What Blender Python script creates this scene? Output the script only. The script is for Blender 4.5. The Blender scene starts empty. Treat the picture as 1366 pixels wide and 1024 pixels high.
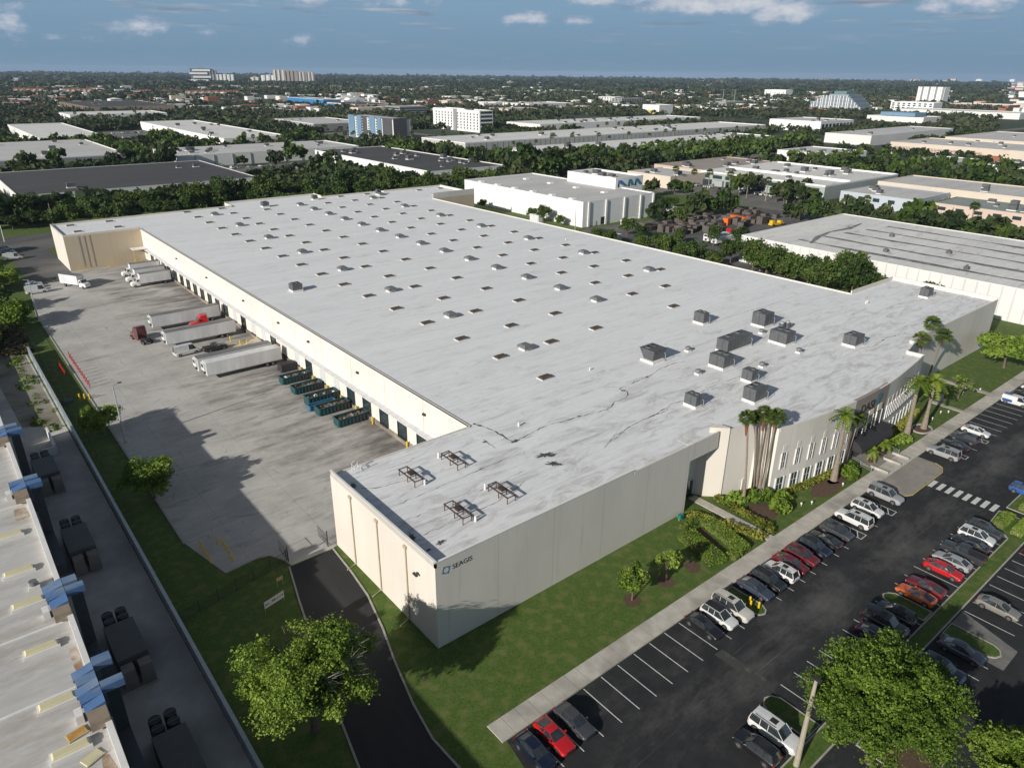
import bpy, math, random
import numpy as np
from mathutils import Vector, Matrix
R = math.radians
random.seed(7)
RNG = np.random.default_rng(11)
SC = bpy.context.scene
COL = SC.collection

# ------------------------------------------------------------------ camera
F_PX = 953.07
PITCH, ROLL, YAW = R(23.4631), R(-0.5819), R(39.5607)
CAM = Vector((-34.695, -55.087, 61.940))
fw = Vector((math.sin(YAW)*math.cos(PITCH), math.cos(YAW)*math.cos(PITCH), -math.sin(PITCH)))
rt0 = Vector((math.cos(YAW), -math.sin(YAW), 0)); up0 = rt0.cross(fw)
rt = rt0*math.cos(ROLL) - up0*math.sin(ROLL); up = up0*math.cos(ROLL) + rt0*math.sin(ROLL)
cd = bpy.data.cameras.new("camera"); cam = bpy.data.objects.new("camera", cd); COL.objects.link(cam)
cam.matrix_world = Matrix(((rt.x, up.x, -fw.x, CAM.x), (rt.y, up.y, -fw.y, CAM.y), (rt.z, up.z, -fw.z, CAM.z), (0, 0, 0, 1)))
cd.sensor_width = 36; cd.lens = F_PX/1366*36; cd.clip_start = 1; cd.clip_end = 60000
SC.camera = cam

def P(u, v, z=0.0):
    """surveyed photo point -> world point on the horizontal plane z"""
    d = fw + rt*((u-683)/F_PX) - up*((v-512)/F_PX)
    return CAM + d*((z-CAM.z)/d.z)

# ------------------------------------------------------------------ light
SUN_EL, SUN_AZ = R(23), R(11)          # light travels towards +X, a little towards +Y
w = bpy.data.worlds.new("World"); SC.world = w; w.use_nodes = True
nt = w.node_tree; nt.nodes.clear()
def N(nt, t, **k):
    n = nt.nodes.new(t)
    for a, b in k.items(): setattr(n, a, b)
    return n
def L(nt, a, b): nt.links.new(a, b)
out = N(nt, 'ShaderNodeOutputWorld'); bg = N(nt, 'ShaderNodeBackground'); sky = N(nt, 'ShaderNodeTexSky')
sky.sky_type = 'NISHITA'; sky.sun_disc = False; sky.sun_elevation = SUN_EL
sky.sun_rotation = R(270) - SUN_AZ; sky.altitude = 60; sky.air_density = 1.0; sky.dust_density = 0.6; sky.ozone_density = 1.2
SKY_STR = 0.066
bg.inputs[1].default_value = SKY_STR
tc = N(nt, 'ShaderNodeTexCoord')
sep = N(nt, 'ShaderNodeSeparateXYZ'); L(nt, tc.outputs['Generated'], sep.inputs[0])
# clouds live on a plane high above: project direction on it
mx = N(nt, 'ShaderNodeMath', operation='MAXIMUM'); L(nt, sep.outputs[2], mx.inputs[0]); mx.inputs[1].default_value = 0.012
mz = N(nt, 'ShaderNodeMath', operation='ADD'); L(nt, mx.outputs[0], mz.inputs[0]); mz.inputs[1].default_value = 0.10
dx = N(nt, 'ShaderNodeMath', operation='DIVIDE'); L(nt, sep.outputs[0], dx.inputs[0]); L(nt, mz.outputs[0], dx.inputs[1])
dy = N(nt, 'ShaderNodeMath', operation='DIVIDE'); L(nt, sep.outputs[1], dy.inputs[0]); L(nt, mz.outputs[0], dy.inputs[1])
cmb = N(nt, 'ShaderNodeCombineXYZ'); L(nt, dx.outputs[0], cmb.inputs[0]); L(nt, dy.outputs[0], cmb.inputs[1])
zz = N(nt, 'ShaderNodeMath', operation='MULTIPLY'); L(nt, sep.outputs[2], zz.inputs[0]); zz.inputs[1].default_value = 55.0; L(nt, zz.outputs[0], cmb.inputs[2])
cn = N(nt, 'ShaderNodeTexNoise'); cn.inputs['Scale'].default_value = 1.5; cn.inputs['Detail'].default_value = 9; cn.inputs['Roughness'].default_value = 0.58
L(nt, cmb.outputs[0], cn.inputs['Vector'])
cr = N(nt, 'ShaderNodeMapRange'); L(nt, cn.outputs[0], cr.inputs[0]); cr.inputs[1].default_value = 0.55; cr.inputs[2].default_value = 0.68
zf = N(nt, 'ShaderNodeMapRange'); L(nt, sep.outputs[2], zf.inputs[0]); zf.inputs[1].default_value = 0.03; zf.inputs[2].default_value = 0.085; zf.inputs[3].default_value = 0.08; zf.inputs[4].default_value = 1.0
cf = N(nt, 'ShaderNodeMath', operation='MULTIPLY'); L(nt, cr.outputs[0], cf.inputs[0]); L(nt, zf.outputs[0], cf.inputs[1])
cn2 = N(nt, 'ShaderNodeTexNoise'); cn2.inputs['Scale'].default_value = 2.2; cn2.inputs['Detail'].default_value = 5; L(nt, cmb.outputs[0], cn2.inputs['Vector'])
ccol = N(nt, 'ShaderNodeMix', data_type='RGBA'); ccol.inputs[6].default_value = (2.9, 3.7, 5.0, 1); ccol.inputs[7].default_value = (7.6, 8.0, 8.8, 1)
cw = N(nt, 'ShaderNodeMapRange'); L(nt, cn2.outputs[0], cw.inputs[0]); cw.inputs[1].default_value = 0.42; cw.inputs[2].default_value = 0.66
L(nt, cw.outputs[0], ccol.inputs[0])
tint = N(nt, 'ShaderNodeMix', data_type='RGBA', blend_type='MULTIPLY'); tint.inputs[0].default_value = 1
L(nt, sky.outputs[0], tint.inputs[6])
tr = N(nt, 'ShaderNodeValToRGB'); L(nt, sep.outputs[2], tr.inputs[0])
tr.color_ramp.elements[0].position = 0.0; tr.color_ramp.elements[0].color = (2.5/8, 4.1/8, 5.9/8, 1)
tr.color_ramp.elements[1].position = 0.10; tr.color_ramp.elements[1].color = (3.4/8, 5.5/8, 7.6/8, 1)
tint.inputs[7].default_value = (1.30, 1.06, 0.86, 1)
low = N(nt, 'ShaderNodeVectorMath', operation='SCALE'); L(nt, tr.outputs[0], low.inputs[0]); low.inputs['Scale'].default_value = 8.0
lowf = N(nt, 'ShaderNodeMapRange'); L(nt, sep.outputs[2], lowf.inputs[0]); lowf.inputs[1].default_value = 0.10; lowf.inputs[2].default_value = 0.45; lowf.inputs[3].default_value = 1.0; lowf.inputs[4].default_value = 0.0
lowm = N(nt, 'ShaderNodeMix', data_type='RGBA'); L(nt, lowf.outputs[0], lowm.inputs[0]); L(nt, tint.outputs[2], lowm.inputs[6]); L(nt, low.outputs[0], lowm.inputs[7])
smx = N(nt, 'ShaderNodeMix', data_type='RGBA'); L(nt, cf.outputs[0], smx.inputs[0]); L(nt, lowm.outputs[2], smx.inputs[6]); L(nt, ccol.outputs[2], smx.inputs[7])
# cumulus banks with a place of their own in the sky (azimuth, elevation, half sizes in radians)
azn = N(nt, 'ShaderNodeMath', operation='ARCTAN2'); L(nt, sep.outputs[0], azn.inputs[0]); L(nt, sep.outputs[1], azn.inputs[1])
eln = N(nt, 'ShaderNodeMath', operation='ARCSINE'); L(nt, sep.outputs[2], eln.inputs[0])
acc = None
for (u_, v_, ru_, rv_, am_) in ((960, 4, 110, 14, 1.0), (1045, 14, 42, 16, 1.0), (830, 0, 80, 9, .8), (708, 25, 40, 10, .8), (770, 28, 26, 9, .7), (1310, 2, 80, 12, .8), (185, 38, 36, 17, .68), (402, 50, 24, 14, .62), (270, 42, 26, 11, .5), (8, 28, 26, 24, .7), (520, 4, 70, 9, .6), (400, -2, 100, 10, .62), (90, 50, 60, 10, .45), (1300, 34, 40, 9, .35), (1180, 24, 60, 6, .3), (60, 44, 90, 8, .3), (850, 38, 30, 7, .3), (690, 60, 60, 6, .15)):
    d_ = (fw + rt*((u_-683)/F_PX) - up*((v_-512)/F_PX)).normalized(); a0, e0 = math.atan2(d_.x, d_.y), math.asin(d_.z)
    s1 = N(nt, 'ShaderNodeMath', operation='SUBTRACT'); L(nt, azn.outputs[0], s1.inputs[0]); s1.inputs[1].default_value = a0
    s2 = N(nt, 'ShaderNodeMath', operation='MULTIPLY'); L(nt, s1.outputs[0], s2.inputs[0]); s2.inputs[1].default_value = 953/ru_
    s3 = N(nt, 'ShaderNodeMath', operation='SUBTRACT'); L(nt, eln.outputs[0], s3.inputs[0]); s3.inputs[1].default_value = e0
    s4 = N(nt, 'ShaderNodeMath', operation='MULTIPLY'); L(nt, s3.outputs[0], s4.inputs[0]); s4.inputs[1].default_value = 953/rv_
    c_ = N(nt, 'ShaderNodeCombineXYZ'); L(nt, s2.outputs[0], c_.inputs[0]); L(nt, s4.outputs[0], c_.inputs[1])
    ln = N(nt, 'ShaderNodeVectorMath', operation='LENGTH'); L(nt, c_.outputs[0], ln.inputs[0])
    mr = N(nt, 'ShaderNodeMapRange'); L(nt, ln.outputs['Value'], mr.inputs[0]); mr.inputs[1].default_value = 1.6; mr.inputs[2].default_value = 0.2; mr.inputs[3].default_value = 0; mr.inputs[4].default_value = am_
    if acc is None: acc = mr.outputs[0]
    else:
        mm = N(nt, 'ShaderNodeMath', operation='MAXIMUM'); L(nt, acc, mm.inputs[0]); L(nt, mr.outputs[0], mm.inputs[1]); acc = mm.outputs[0]
cv = N(nt, 'ShaderNodeCombineXYZ'); L(nt, azn.outputs[0], cv.inputs[0]); L(nt, eln.outputs[0], cv.inputs[1]); cvs = N(nt, 'ShaderNodeVectorMath', operation='MULTIPLY'); L(nt, cv.outputs[0], cvs.inputs[0]); cvs.inputs[1].default_value = (26, 52, 1)
kn = N(nt, 'ShaderNodeTexNoise'); kn.inputs['Scale'].default_value = 1.0; kn.inputs['Detail'].default_value = 8; kn.inputs['Roughness'].default_value = 0.62; L(nt, cvs.outputs[0], kn.inputs['Vector'])
ka = N(nt, 'ShaderNodeMath', operation='MULTIPLY_ADD'); L(nt, acc, ka.inputs[0]); ka.inputs[1].default_value = 0.62; L(nt, kn.outputs[0], ka.inputs[2])
kf = N(nt, 'ShaderNodeMapRange', interpolation_type='SMOOTHSTEP'); L(nt, ka.outputs[0], kf.inputs[0]); kf.inputs[1].default_value = 0.72; kf.inputs[2].default_value = 1.02; kf.inputs[4].default_value = 0.95
kc = N(nt, 'ShaderNodeMix', data_type='RGBA'); kw = N(nt, 'ShaderNodeMapRange'); L(nt, ka.outputs[0], kw.inputs[0]); kw.inputs[1].default_value = 0.80; kw.inputs[2].default_value = 1.15; L(nt, kw.outputs[0], kc.inputs[0]); kc.inputs[6].default_value = (4.6, 5.9, 8.0, 1); kc.inputs[7].default_value = (9.5, 9.8, 10.4, 1)
fin = N(nt, 'ShaderNodeMix', data_type='RGBA'); L(nt, kf.outputs[0], fin.inputs[0]); L(nt, smx.outputs[2], fin.inputs[6]); L(nt, kc.outputs[2], fin.inputs[7])
L(nt, fin.outputs[2], bg.inputs[0]); L(nt, bg.outputs[0], out.inputs[0])

sl = bpy.data.lights.new("sun", 'SUN'); sl.energy = 4.9; sl.angle = R(0.5); sl.color = (1.0, 0.95, 0.87)
so = bpy.data.objects.new("sun", sl); COL.objects.link(so)
sd = Vector((math.cos(SUN_EL)*math.cos(SUN_AZ), math.cos(SUN_EL)*math.sin(SUN_AZ), -math.sin(SUN_EL)))
so.rotation_euler = sd.to_track_quat('-Z', 'Y').to_euler(); so.location = (-50, -20, 90)
vs = SC.view_settings; vs.view_transform = 'Standard'; vs.look = 'None'; vs.exposure = 0.0; vs.gamma = 1; vs.use_curve_mapping = False
SC.render.engine = 'CYCLES'; SC.cycles.max_bounces = 5; SC.cycles.diffuse_bounces = 2; SC.cycles.glossy_bounces = 2
SC.cycles.transmission_bounces = 3; SC.cycles.transparent_max_bounces = 6; SC.cycles.caustics_reflective = False; SC.cycles.caustics_refractive = False

# ------------------------------------------------------------------ materials
MATS = {}
def mat(name, c1, c2=None, scale=1.0, rough=0.8, c3=None, stretch=(1, 1, 1), detail=6, metal=0.0, bump=0.0, bscale=None, lo=0.35, hi=0.65, spec=0.4, coat=0.0, coord='Object', trans=0.0, emit=None):
    if name in MATS: return MATS[name]
    m = bpy.data.materials.new(name); m.use_nodes = True; t = m.node_tree
    b = t.nodes['Principled BSDF']; o = t.nodes['Material Output']
    b.inputs['Roughness'].default_value = rough; b.inputs['Metallic'].default_value = metal
    b.inputs['Specular IOR Level'].default_value = spec; b.inputs['Coat Weight'].default_value = coat
    if c2 is None: c2 = tuple(x*0.82 for x in c1)
    tcn = N(t, 'ShaderNodeTexCoord'); mp = N(t, 'ShaderNodeMapping'); mp.inputs['Scale'].default_value = stretch
    L(t, tcn.outputs[coord], mp.inputs[0])
    n1 = N(t, 'ShaderNodeTexNoise'); n1.inputs['Scale'].default_value = scale; n1.inputs['Detail'].default_value = detail; n1.inputs['Roughness'].default_value = 0.6
    L(t, mp.outputs[0], n1.inputs['Vector'])
    r1 = N(t, 'ShaderNodeMapRange'); L(t, n1.outputs[0], r1.inputs[0]); r1.inputs[1].default_value = lo; r1.inputs[2].default_value = hi
    x = N(t, 'ShaderNodeMix', data_type='RGBA'); L(t, r1.outputs[0], x.inputs[0]); x.inputs[6].default_value = (*c1, 1); x.inputs[7].default_value = (*c2, 1)
    col = x.outputs[2]
    if c3:
        n2 = N(t, 'ShaderNodeTexNoise'); n2.inputs['Scale'].default_value = scale*0.23; n2.inputs['Detail'].default_value = 4; L(t, mp.outputs[0], n2.inputs['Vector'])
        r2 = N(t, 'ShaderNodeMapRange'); L(t, n2.outputs[0], r2.inputs[0]); r2.inputs[1].default_value = 0.48; r2.inputs[2].default_value = 0.68
        y = N(t, 'ShaderNodeMix', data_type='RGBA'); L(t, r2.outputs[0], y.inputs[0]); L(t, col, y.inputs[6]); y.inputs[7].default_value = (*c3, 1); col = y.outputs[2]
    L(t, col, b.inputs['Base Color'])
    if bump:
        n3 = N(t, 'ShaderNodeTexNoise'); n3.inputs['Scale'].default_value = bscale or scale*6; n3.inputs['Detail'].default_value = 3; L(t, mp.outputs[0], n3.inputs['Vector'])
        bp = N(t, 'ShaderNodeBump'); bp.inputs['Strength'].default_value = bump; bp.inputs['Distance'].default_value = 0.1; L(t, n3.outputs[0], bp.inputs['Height']); L(t, bp.outputs[0], b.inputs['Normal'])
    if trans:
        tl = N(t, 'ShaderNodeBsdfTranslucent'); L(t, col, tl.inputs[0]); ms = N(t, 'ShaderNodeMixShader'); ms.inputs[0].default_value = trans
        L(t, b.outputs[0], ms.inputs[1]); L(t, tl.outputs[0], ms.inputs[2]); L(t, ms.outputs[0], o.inputs[0])
    MATS[name] = m
    return m

def leafmat(name, dark, mid, light, scale=0.35, attr=True):
    """foliage: hue varies from clump to clump (per-leaf attribute + noise)"""
    if name in MATS: return MATS[name]
    m = bpy.data.materials.new(name); m.use_nodes = True; t = m.node_tree
    b = t.nodes['Principled BSDF']; o = t.nodes['Material Output']; b.inputs['Roughness'].default_value = 0.6; b.inputs['Specular IOR Level'].default_value = 0.25
    tcn = N(t, 'ShaderNodeTexCoord'); n1 = N(t, 'ShaderNodeTexNoise'); n1.inputs['Scale'].default_value = scale; n1.inputs['Detail'].default_value = 4
    oi = N(t, 'ShaderNodeObjectInfo'); ad = N(t, 'ShaderNodeVectorMath', operation='ADD'); L(t, tcn.outputs['Object'], ad.inputs[0])
    sc_ = N(t, 'ShaderNodeMath', operation='MULTIPLY'); sc_.inputs[1].default_value = 50; L(t, oi.outputs['Random'], sc_.inputs[0]); L(t, sc_.outputs[0], ad.inputs[1])
    L(t, ad.outputs[0], n1.inputs['Vector'])
    at = N(t, 'ShaderNodeAttribute'); at.attribute_name = 'tone'
    a1 = N(t, 'ShaderNodeMath', operation='MULTIPLY'); a1.inputs[1].default_value = 0.5; L(t, at.outputs['Fac'], a1.inputs[0])
    a2 = N(t, 'ShaderNodeMath', operation='MULTIPLY_ADD'); a2.inputs[1].default_value = 0.7; L(t, n1.outputs[0], a2.inputs[0]); L(t, a1.outputs[0], a2.inputs[2])
    a3 = N(t, 'ShaderNodeMath', operation='MULTIPLY_ADD'); a3.inputs[1].default_value = 0.34; L(t, oi.outputs['Random'], a3.inputs[0]); L(t, a2.outputs[0], a3.inputs[2])
    r = N(t, 'ShaderNodeValToRGB'); L(t, a3.outputs[0], r.inputs[0]); e = r.color_ramp.elements
    e[0].position = 0.35; e[0].color = (*dark, 1); e[1].position = 1.0; e[1].color = (*light, 1); q = e.new(0.68); q.color = (*mid, 1)
    L(t, r.outputs[0], b.inputs['Base Color'])
    tl = N(t, 'ShaderNodeBsdfTranslucent'); L(t, r.outputs[0], tl.inputs[0]); ms = N(t, 'ShaderNodeMixShader'); ms.inputs[0].default_value = 0.25
    L(t, b.outputs[0], ms.inputs[1]); L(t, tl.outputs[0], ms.inputs[2]); L(t, ms.outputs[0], o.inputs[0])
    MATS[name] = m
    return m

WALL = mat('wall_paint', (0.60, 0.54, 0.445), (0.56, 0.505, 0.42), 0.15, 0.85, c3=(0.53, 0.48, 0.40), stretch=(1, 1, 0.3), detail=8)
WALLD = mat('wall_paint_dock', (0.66, 0.57, 0.42), (0.60, 0.52, 0.38), 0.25, 0.85, stretch=(1, 1, 0.3), c3=(0.55, 0.48, 0.35))
TAN = mat('wall_tan', (0.47, 0.38, 0.26), (0.43, 0.35, 0.24), 0.3, 0.85)
WHITE = mat('white_paint', (0.78, 0.77, 0.74), (0.70, 0.69, 0.67), 0.5, 0.6)
WHITEM = mat('white_metal', (0.74, 0.75, 0.76), (0.62, 0.63, 0.64), 0.8, 0.45, metal=0.0, c3=(0.55, 0.55, 0.55), stretch=(1, 1, 0.2))
GREYP = mat('grey_paint', (0.30, 0.31, 0.32), (0.25, 0.26, 0.27), 0.6, 0.7)
DARK = mat('dark_metal', (0.045, 0.045, 0.05), (0.03, 0.03, 0.033), 1.5, 0.5)
UNITG = mat('unit_grey', (0.115, 0.12, 0.125), (0.085, 0.09, 0.095), 1.2, 0.5, c3=(0.16, 0.16, 0.16))
FANG = mat('fan_grey', (0.20, 0.205, 0.21), (0.15, 0.155, 0.16), 1.2, 0.55, metal=0.2)
GLASS = mat('window_glass', (0.03, 0.05, 0.055), (0.02, 0.035, 0.04), 0.8, 0.08, spec=0.8)
GLASSG = mat('window_green', (0.03, 0.075, 0.07), (0.02, 0.045, 0.045), 0.8, 0.08, spec=0.8)
SKYL = mat('skylight_brown', (0.10, 0.078, 0.060), (0.06, 0.048, 0.04), 1.6, 0.6, spec=0.2, c3=(0.15, 0.13, 0.11), coord='Object')
YEL = mat('yellow_paint', (0.75, 0.50, 0.02), (0.62, 0.40, 0.02), 1.5, 0.5)
ORANGE = mat('orange_paint', (0.75, 0.17, 0.02), (0.6, 0.13, 0.02), 1.0, 0.5)
RED = mat('red_paint', (0.50, 0.02, 0.015), (0.40, 0.02, 0.015), 1.0, 0.4)
RUST = mat('rust_brown', (0.085, 0.05, 0.035), (0.05, 0.035, 0.03), 2.0, 0.8)
DUCT = mat('blue_duct', (0.12, 0.23, 0.45), (0.09, 0.18, 0.36), 1.2, 0.25, metal=0.25, c3=(0.22, 0.30, 0.42))
TYRE = mat('tyre', (0.018, 0.018, 0.018), (0.025, 0.025, 0.025), 4, 0.9)
RIM = mat('rim', (0.42, 0.43, 0.44), (0.3, 0.3, 0.31), 4, 0.35, metal=0.7)
CGLASS = mat('car_glass', (0.02, 0.026, 0.030), (0.04, 0.048, 0.052), 1.2, 0.04, spec=1.0, coat=1.0)
TRIM = mat('car_trim', (0.02, 0.02, 0.02), (0.03, 0.03, 0.03), 2, 0.6)
LAMPW = mat('lamp_clear', (0.7, 0.72, 0.74), (0.6, 0.6, 0.62), 3, 0.15, spec=0.8)
LAMPR = mat('lamp_red', (0.42, 0.015, 0.01), (0.3, 0.01, 0.01), 3, 0.2, spec=0.7)
BARK = mat('bark', (0.17, 0.13, 0.10), (0.10, 0.08, 0.06), 2.0, 0.95)
PALMB = mat('palm_bark', (0.30, 0.25, 0.20), (0.20, 0.165, 0.13), 1.4, 0.95, stretch=(1, 1, 5))
PALMD = mat('palm_skirt', (0.22, 0.085, 0.04), (0.15, 0.06, 0.03), 2, 0.95)
GALV = mat('galvanised', (0.55, 0.57, 0.59), (0.46, 0.48, 0.50), 1.5, 0.45, metal=0.4)
POLEC = mat('pole_concrete', (0.40, 0.35, 0.28), (0.33, 0.29, 0.23), 1.0, 0.85)
CONC = mat('concrete_walk', (0.52, 0.49, 0.43), (0.42, 0.395, 0.35), 0.7, 0.9, c3=(0.28, 0.265, 0.235), detail=9, bump=0.1)
KERB = mat('kerb_concrete', (0.42, 0.40, 0.36), (0.32, 0.31, 0.28), 1.2, 0.9)
LINE = mat('line_paint', (0.62, 0.62, 0.60), (0.38, 0.38, 0.37), 2.5, 0.8, lo=0.45, hi=0.8)
PLASTIC = mat('yellow_skylight', (0.66, 0.60, 0.36), (0.58, 0.54, 0.36), 1.0, 0.4, c3=(0.5, 0.48, 0.40))
BLUEW = mat('bluish_fence', (0.26, 0.31, 0.38), (0.36, 0.38, 0.40), 0.8, 0.5, c3=(0.22, 0.26, 0.33))
GROUND = mat('far_ground', (0.032, 0.050, 0.024), (0.10, 0.105, 0.075), 0.008, 0.95, c3=(0.05, 0.065, 0.035), detail=12, lo=.5, hi=.75)
GRASS = mat('grass', (0.046, 0.092, 0.013), (0.088, 0.138, 0.022), 3.0, 0.95, c3=(0.125, 0.145, 0.04), detail=12, bump=0.6, bscale=7)
MULCH = mat('mulch', (0.12, 0.075, 0.05), (0.08, 0.05, 0.035), 2, 0.95)
SAND = mat('sandy', (0.30, 0.27, 0.22), (0.22, 0.21, 0.18), 0.6, 0.95, c3=(0.13, 0.12, 0.07), detail=9)
ROADM = mat('road_asphalt', (0.16, 0.155, 0.145), (0.12, 0.118, 0.11), 0.25, 0.9, c3=(0.19, 0.185, 0.17), detail=9)
LEAF_A = leafmat('leaf_bright', (0.040, 0.085, 0.010), (0.135, 0.215, 0.024), (0.27, 0.37, 0.06), 0.9)
LEAF_B = leafmat('leaf_mid', (0.020, 0.042, 0.012), (0.050, 0.092, 0.020), (0.115, 0.165, 0.035), 0.3)
LEAF_C = leafmat('leaf_dark', (0.014, 0.028, 0.012), (0.032, 0.056, 0.018), (0.080, 0.105, 0.035), 0.2)
LEAF_P = leafmat('palm_leaf', (0.03, 0.055, 0.012), (0.07, 0.11, 0.02), (0.13, 0.17, 0.04), 0.8)
LEAF_PB = leafmat('palm_leaf_bright', (0.05, 0.10, 0.01), (0.14, 0.21, 0.02), (0.25, 0.32, 0.05), 0.8)
LEAF_F = leafmat('leaf_far', (0.014, 0.027, 0.016), (0.030, 0.048, 0.024), (0.085, 0.10, 0.05), 0.012)

def paint(name, c, rough=0.28):
    k = 'paint_'+name
    return mat(k, c, tuple(x*0.86 for x in c), 1.2, rough, coat=1.0, spec=0.6)

def ramp_mix(t, fac, a, b, lo, hi):
    r = N(t, 'ShaderNodeMapRange'); L(t, fac, r.inputs[0]); r.inputs[1].default_value = lo; r.inputs[2].default_value = hi
    x = N(t, 'ShaderNodeMix', data_type='RGBA'); L(t, r.outputs[0], x.inputs[0])
    if hasattr(a, 'default_value'): L(t, a, x.inputs[6])
    else: x.inputs[6].default_value = (*a, 1)
    if hasattr(b, 'default_value'): L(t, b, x.inputs[7])
    else: x.inputs[7].default_value = (*b, 1)
    return x.outputs[2]
def noise(t, scale, stretch=(1, 1, 1), detail=6, rough=0.6, rot=0, loc=(0, 0, 0), dist=0):
    tcn = N(t, 'ShaderNodeTexCoord'); mp = N(t, 'ShaderNodeMapping'); mp.inputs['Scale'].default_value = stretch; mp.inputs['Rotation'].default_value = (0, 0, rot); mp.inputs['Location'].default_value = loc
    n = N(t, 'ShaderNodeTexNoise'); n.inputs['Scale'].default_value = scale; n.inputs['Detail'].default_value = detail; n.inputs['Roughness'].default_value = rough; n.inputs['Distortion'].default_value = dist
    L(t, tcn.outputs['Object'], mp.inputs[0]); L(t, mp.outputs[0], n.inputs['Vector'])
    return n.outputs[0]
def fresh(name, rough):
    m = bpy.data.materials.new(name); m.use_nodes = True; t = m.node_tree; b = t.nodes['Principled BSDF']; b.inputs['Roughness'].default_value = rough; b.inputs['Specular IOR Level'].default_value = 0.3
    return m, t, b

def roof_mat(name, base, alt, dirt, amount=(0.60, 0.85), seam=2.4):
    m, t, b = fresh(name, 0.75)
    c = ramp_mix(t, noise(t, 0.05, (0.28, 2.4, 1), 10, 0.70), base, alt, 0.40, 0.62)
    c = ramp_mix(t, noise(t, 0.7, (0.5, 1.6, 1), 8, 0.7), c, tuple(x*1.05 for x in base), 0.46, 0.74)
    c = ramp_mix(t, noise(t, 0.35, (0.15, 2.8, 1), 9, 0.75, loc=(40, 3, 0)), c, tuple(x*.88 for x in alt), 0.52, 0.76)
    if name == 'roof_membrane':   # foot traffic, ponding and soot are worst at the front end of the roof
        tq = N(t, 'ShaderNodeTexCoord'); sq = N(t, 'ShaderNodeSeparateXYZ'); L(t, tq.outputs['Object'], sq.inputs[0]); fr = N(t, 'ShaderNodeMapRange'); L(t, sq.outputs[1], fr.inputs[0]); fr.inputs[1].default_value = 60; fr.inputs[2].default_value = 8; fr.inputs[3].default_value = -0.06; fr.inputs[4].default_value = 0.085
        aq = N(t, 'ShaderNodeMath', operation='ADD'); L(t, fr.outputs[0], aq.inputs[0]); L(t, noise(t, 0.28, (0.5, 1.5, 1), 10, 0.74, loc=(2, 31, 0), dist=0.8), aq.inputs[1]); c = ramp_mix(t, aq.outputs[0], c, (0.40, 0.39, 0.375), 0.56, 0.78)
    c = ramp_mix(t, noise(t, 2.6, (0.6, 1.8, 1), 8, 0.8), c, tuple(x*.80 for x in base), 0.56, 0.82)
    c = ramp_mix(t, noise(t, 0.22, (0.5, 1.3, 1), 10, 0.72, loc=(5, 9, 0)), c, dirt, *amount)
    tcn = N(t, 'ShaderNodeTexCoord'); sp = N(t, 'ShaderNodeSeparateXYZ'); L(t, tcn.outputs['Object'], sp.inputs[0])
    ds = noise(t, 0.3, detail=2); ma = N(t, 'ShaderNodeMath', operation='MULTIPLY_ADD'); L(t, ds, ma.inputs[0]); ma.inputs[1].default_value = 0.25; L(t, sp.outputs[1], ma.inputs[2])
    md = N(t, 'ShaderNodeMath', operation='PINGPONG'); L(t, ma.outputs[0], md.inputs[0]); md.inputs[1].default_value = seam
    lt = N(t, 'ShaderNodeMapRange'); L(t, md.outputs[0], lt.inputs[0]); lt.inputs[1].default_value = 0.11; lt.inputs[2].default_value = 0.0; lt.inputs[3].default_value = 0; lt.inputs[4].default_value = 0.42
    x = N(t, 'ShaderNodeMix', data_type='RGBA'); L(t, lt.outputs[0], x.inputs[0]); L(t, c, x.inputs[6]); x.inputs[7].default_value = (*[q*0.55 for q in base], 1)
    L(t, x.outputs[2], b.inputs['Base Color'])
    bp = N(t, 'ShaderNodeBump'); bp.inputs['Strength'].default_value = 0.35; bp.inputs['Distance'].default_value = 0.08; L(t, noise(t, 0.5, (0.5, 2, 1), 6), bp.inputs['Height']); L(t, bp.outputs[0], b.inputs['Normal'])
    return m
ROOF = roof_mat('roof_membrane', (0.78, 0.785, 0.79), (0.715, 0.72, 0.725), (0.46, 0.45, 0.43), (0.54, 0.88))
ROOFD = roof_mat('roof_dark_gravel', (0.085, 0.083, 0.082), (0.065, 0.064, 0.066), (0.14, 0.135, 0.13))
ROOFW = roof_mat('roof_white_aged', (0.74, 0.73, 0.70), (0.62, 0.61, 0.59), (0.28, 0.28, 0.28), (0.56, 0.72), 6.0)
ROOFG = roof_mat('roof_grey_aged', (0.58, 0.57, 0.555), (0.47, 0.465, 0.455), (0.22, 0.22, 0.22))
ROOFL = roof_mat('roof_near_left', (0.55, 0.54, 0.515), (0.43, 0.42, 0.405), (0.34, 0.30, 0.25), (0.50, 0.74), 7.0)

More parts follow.
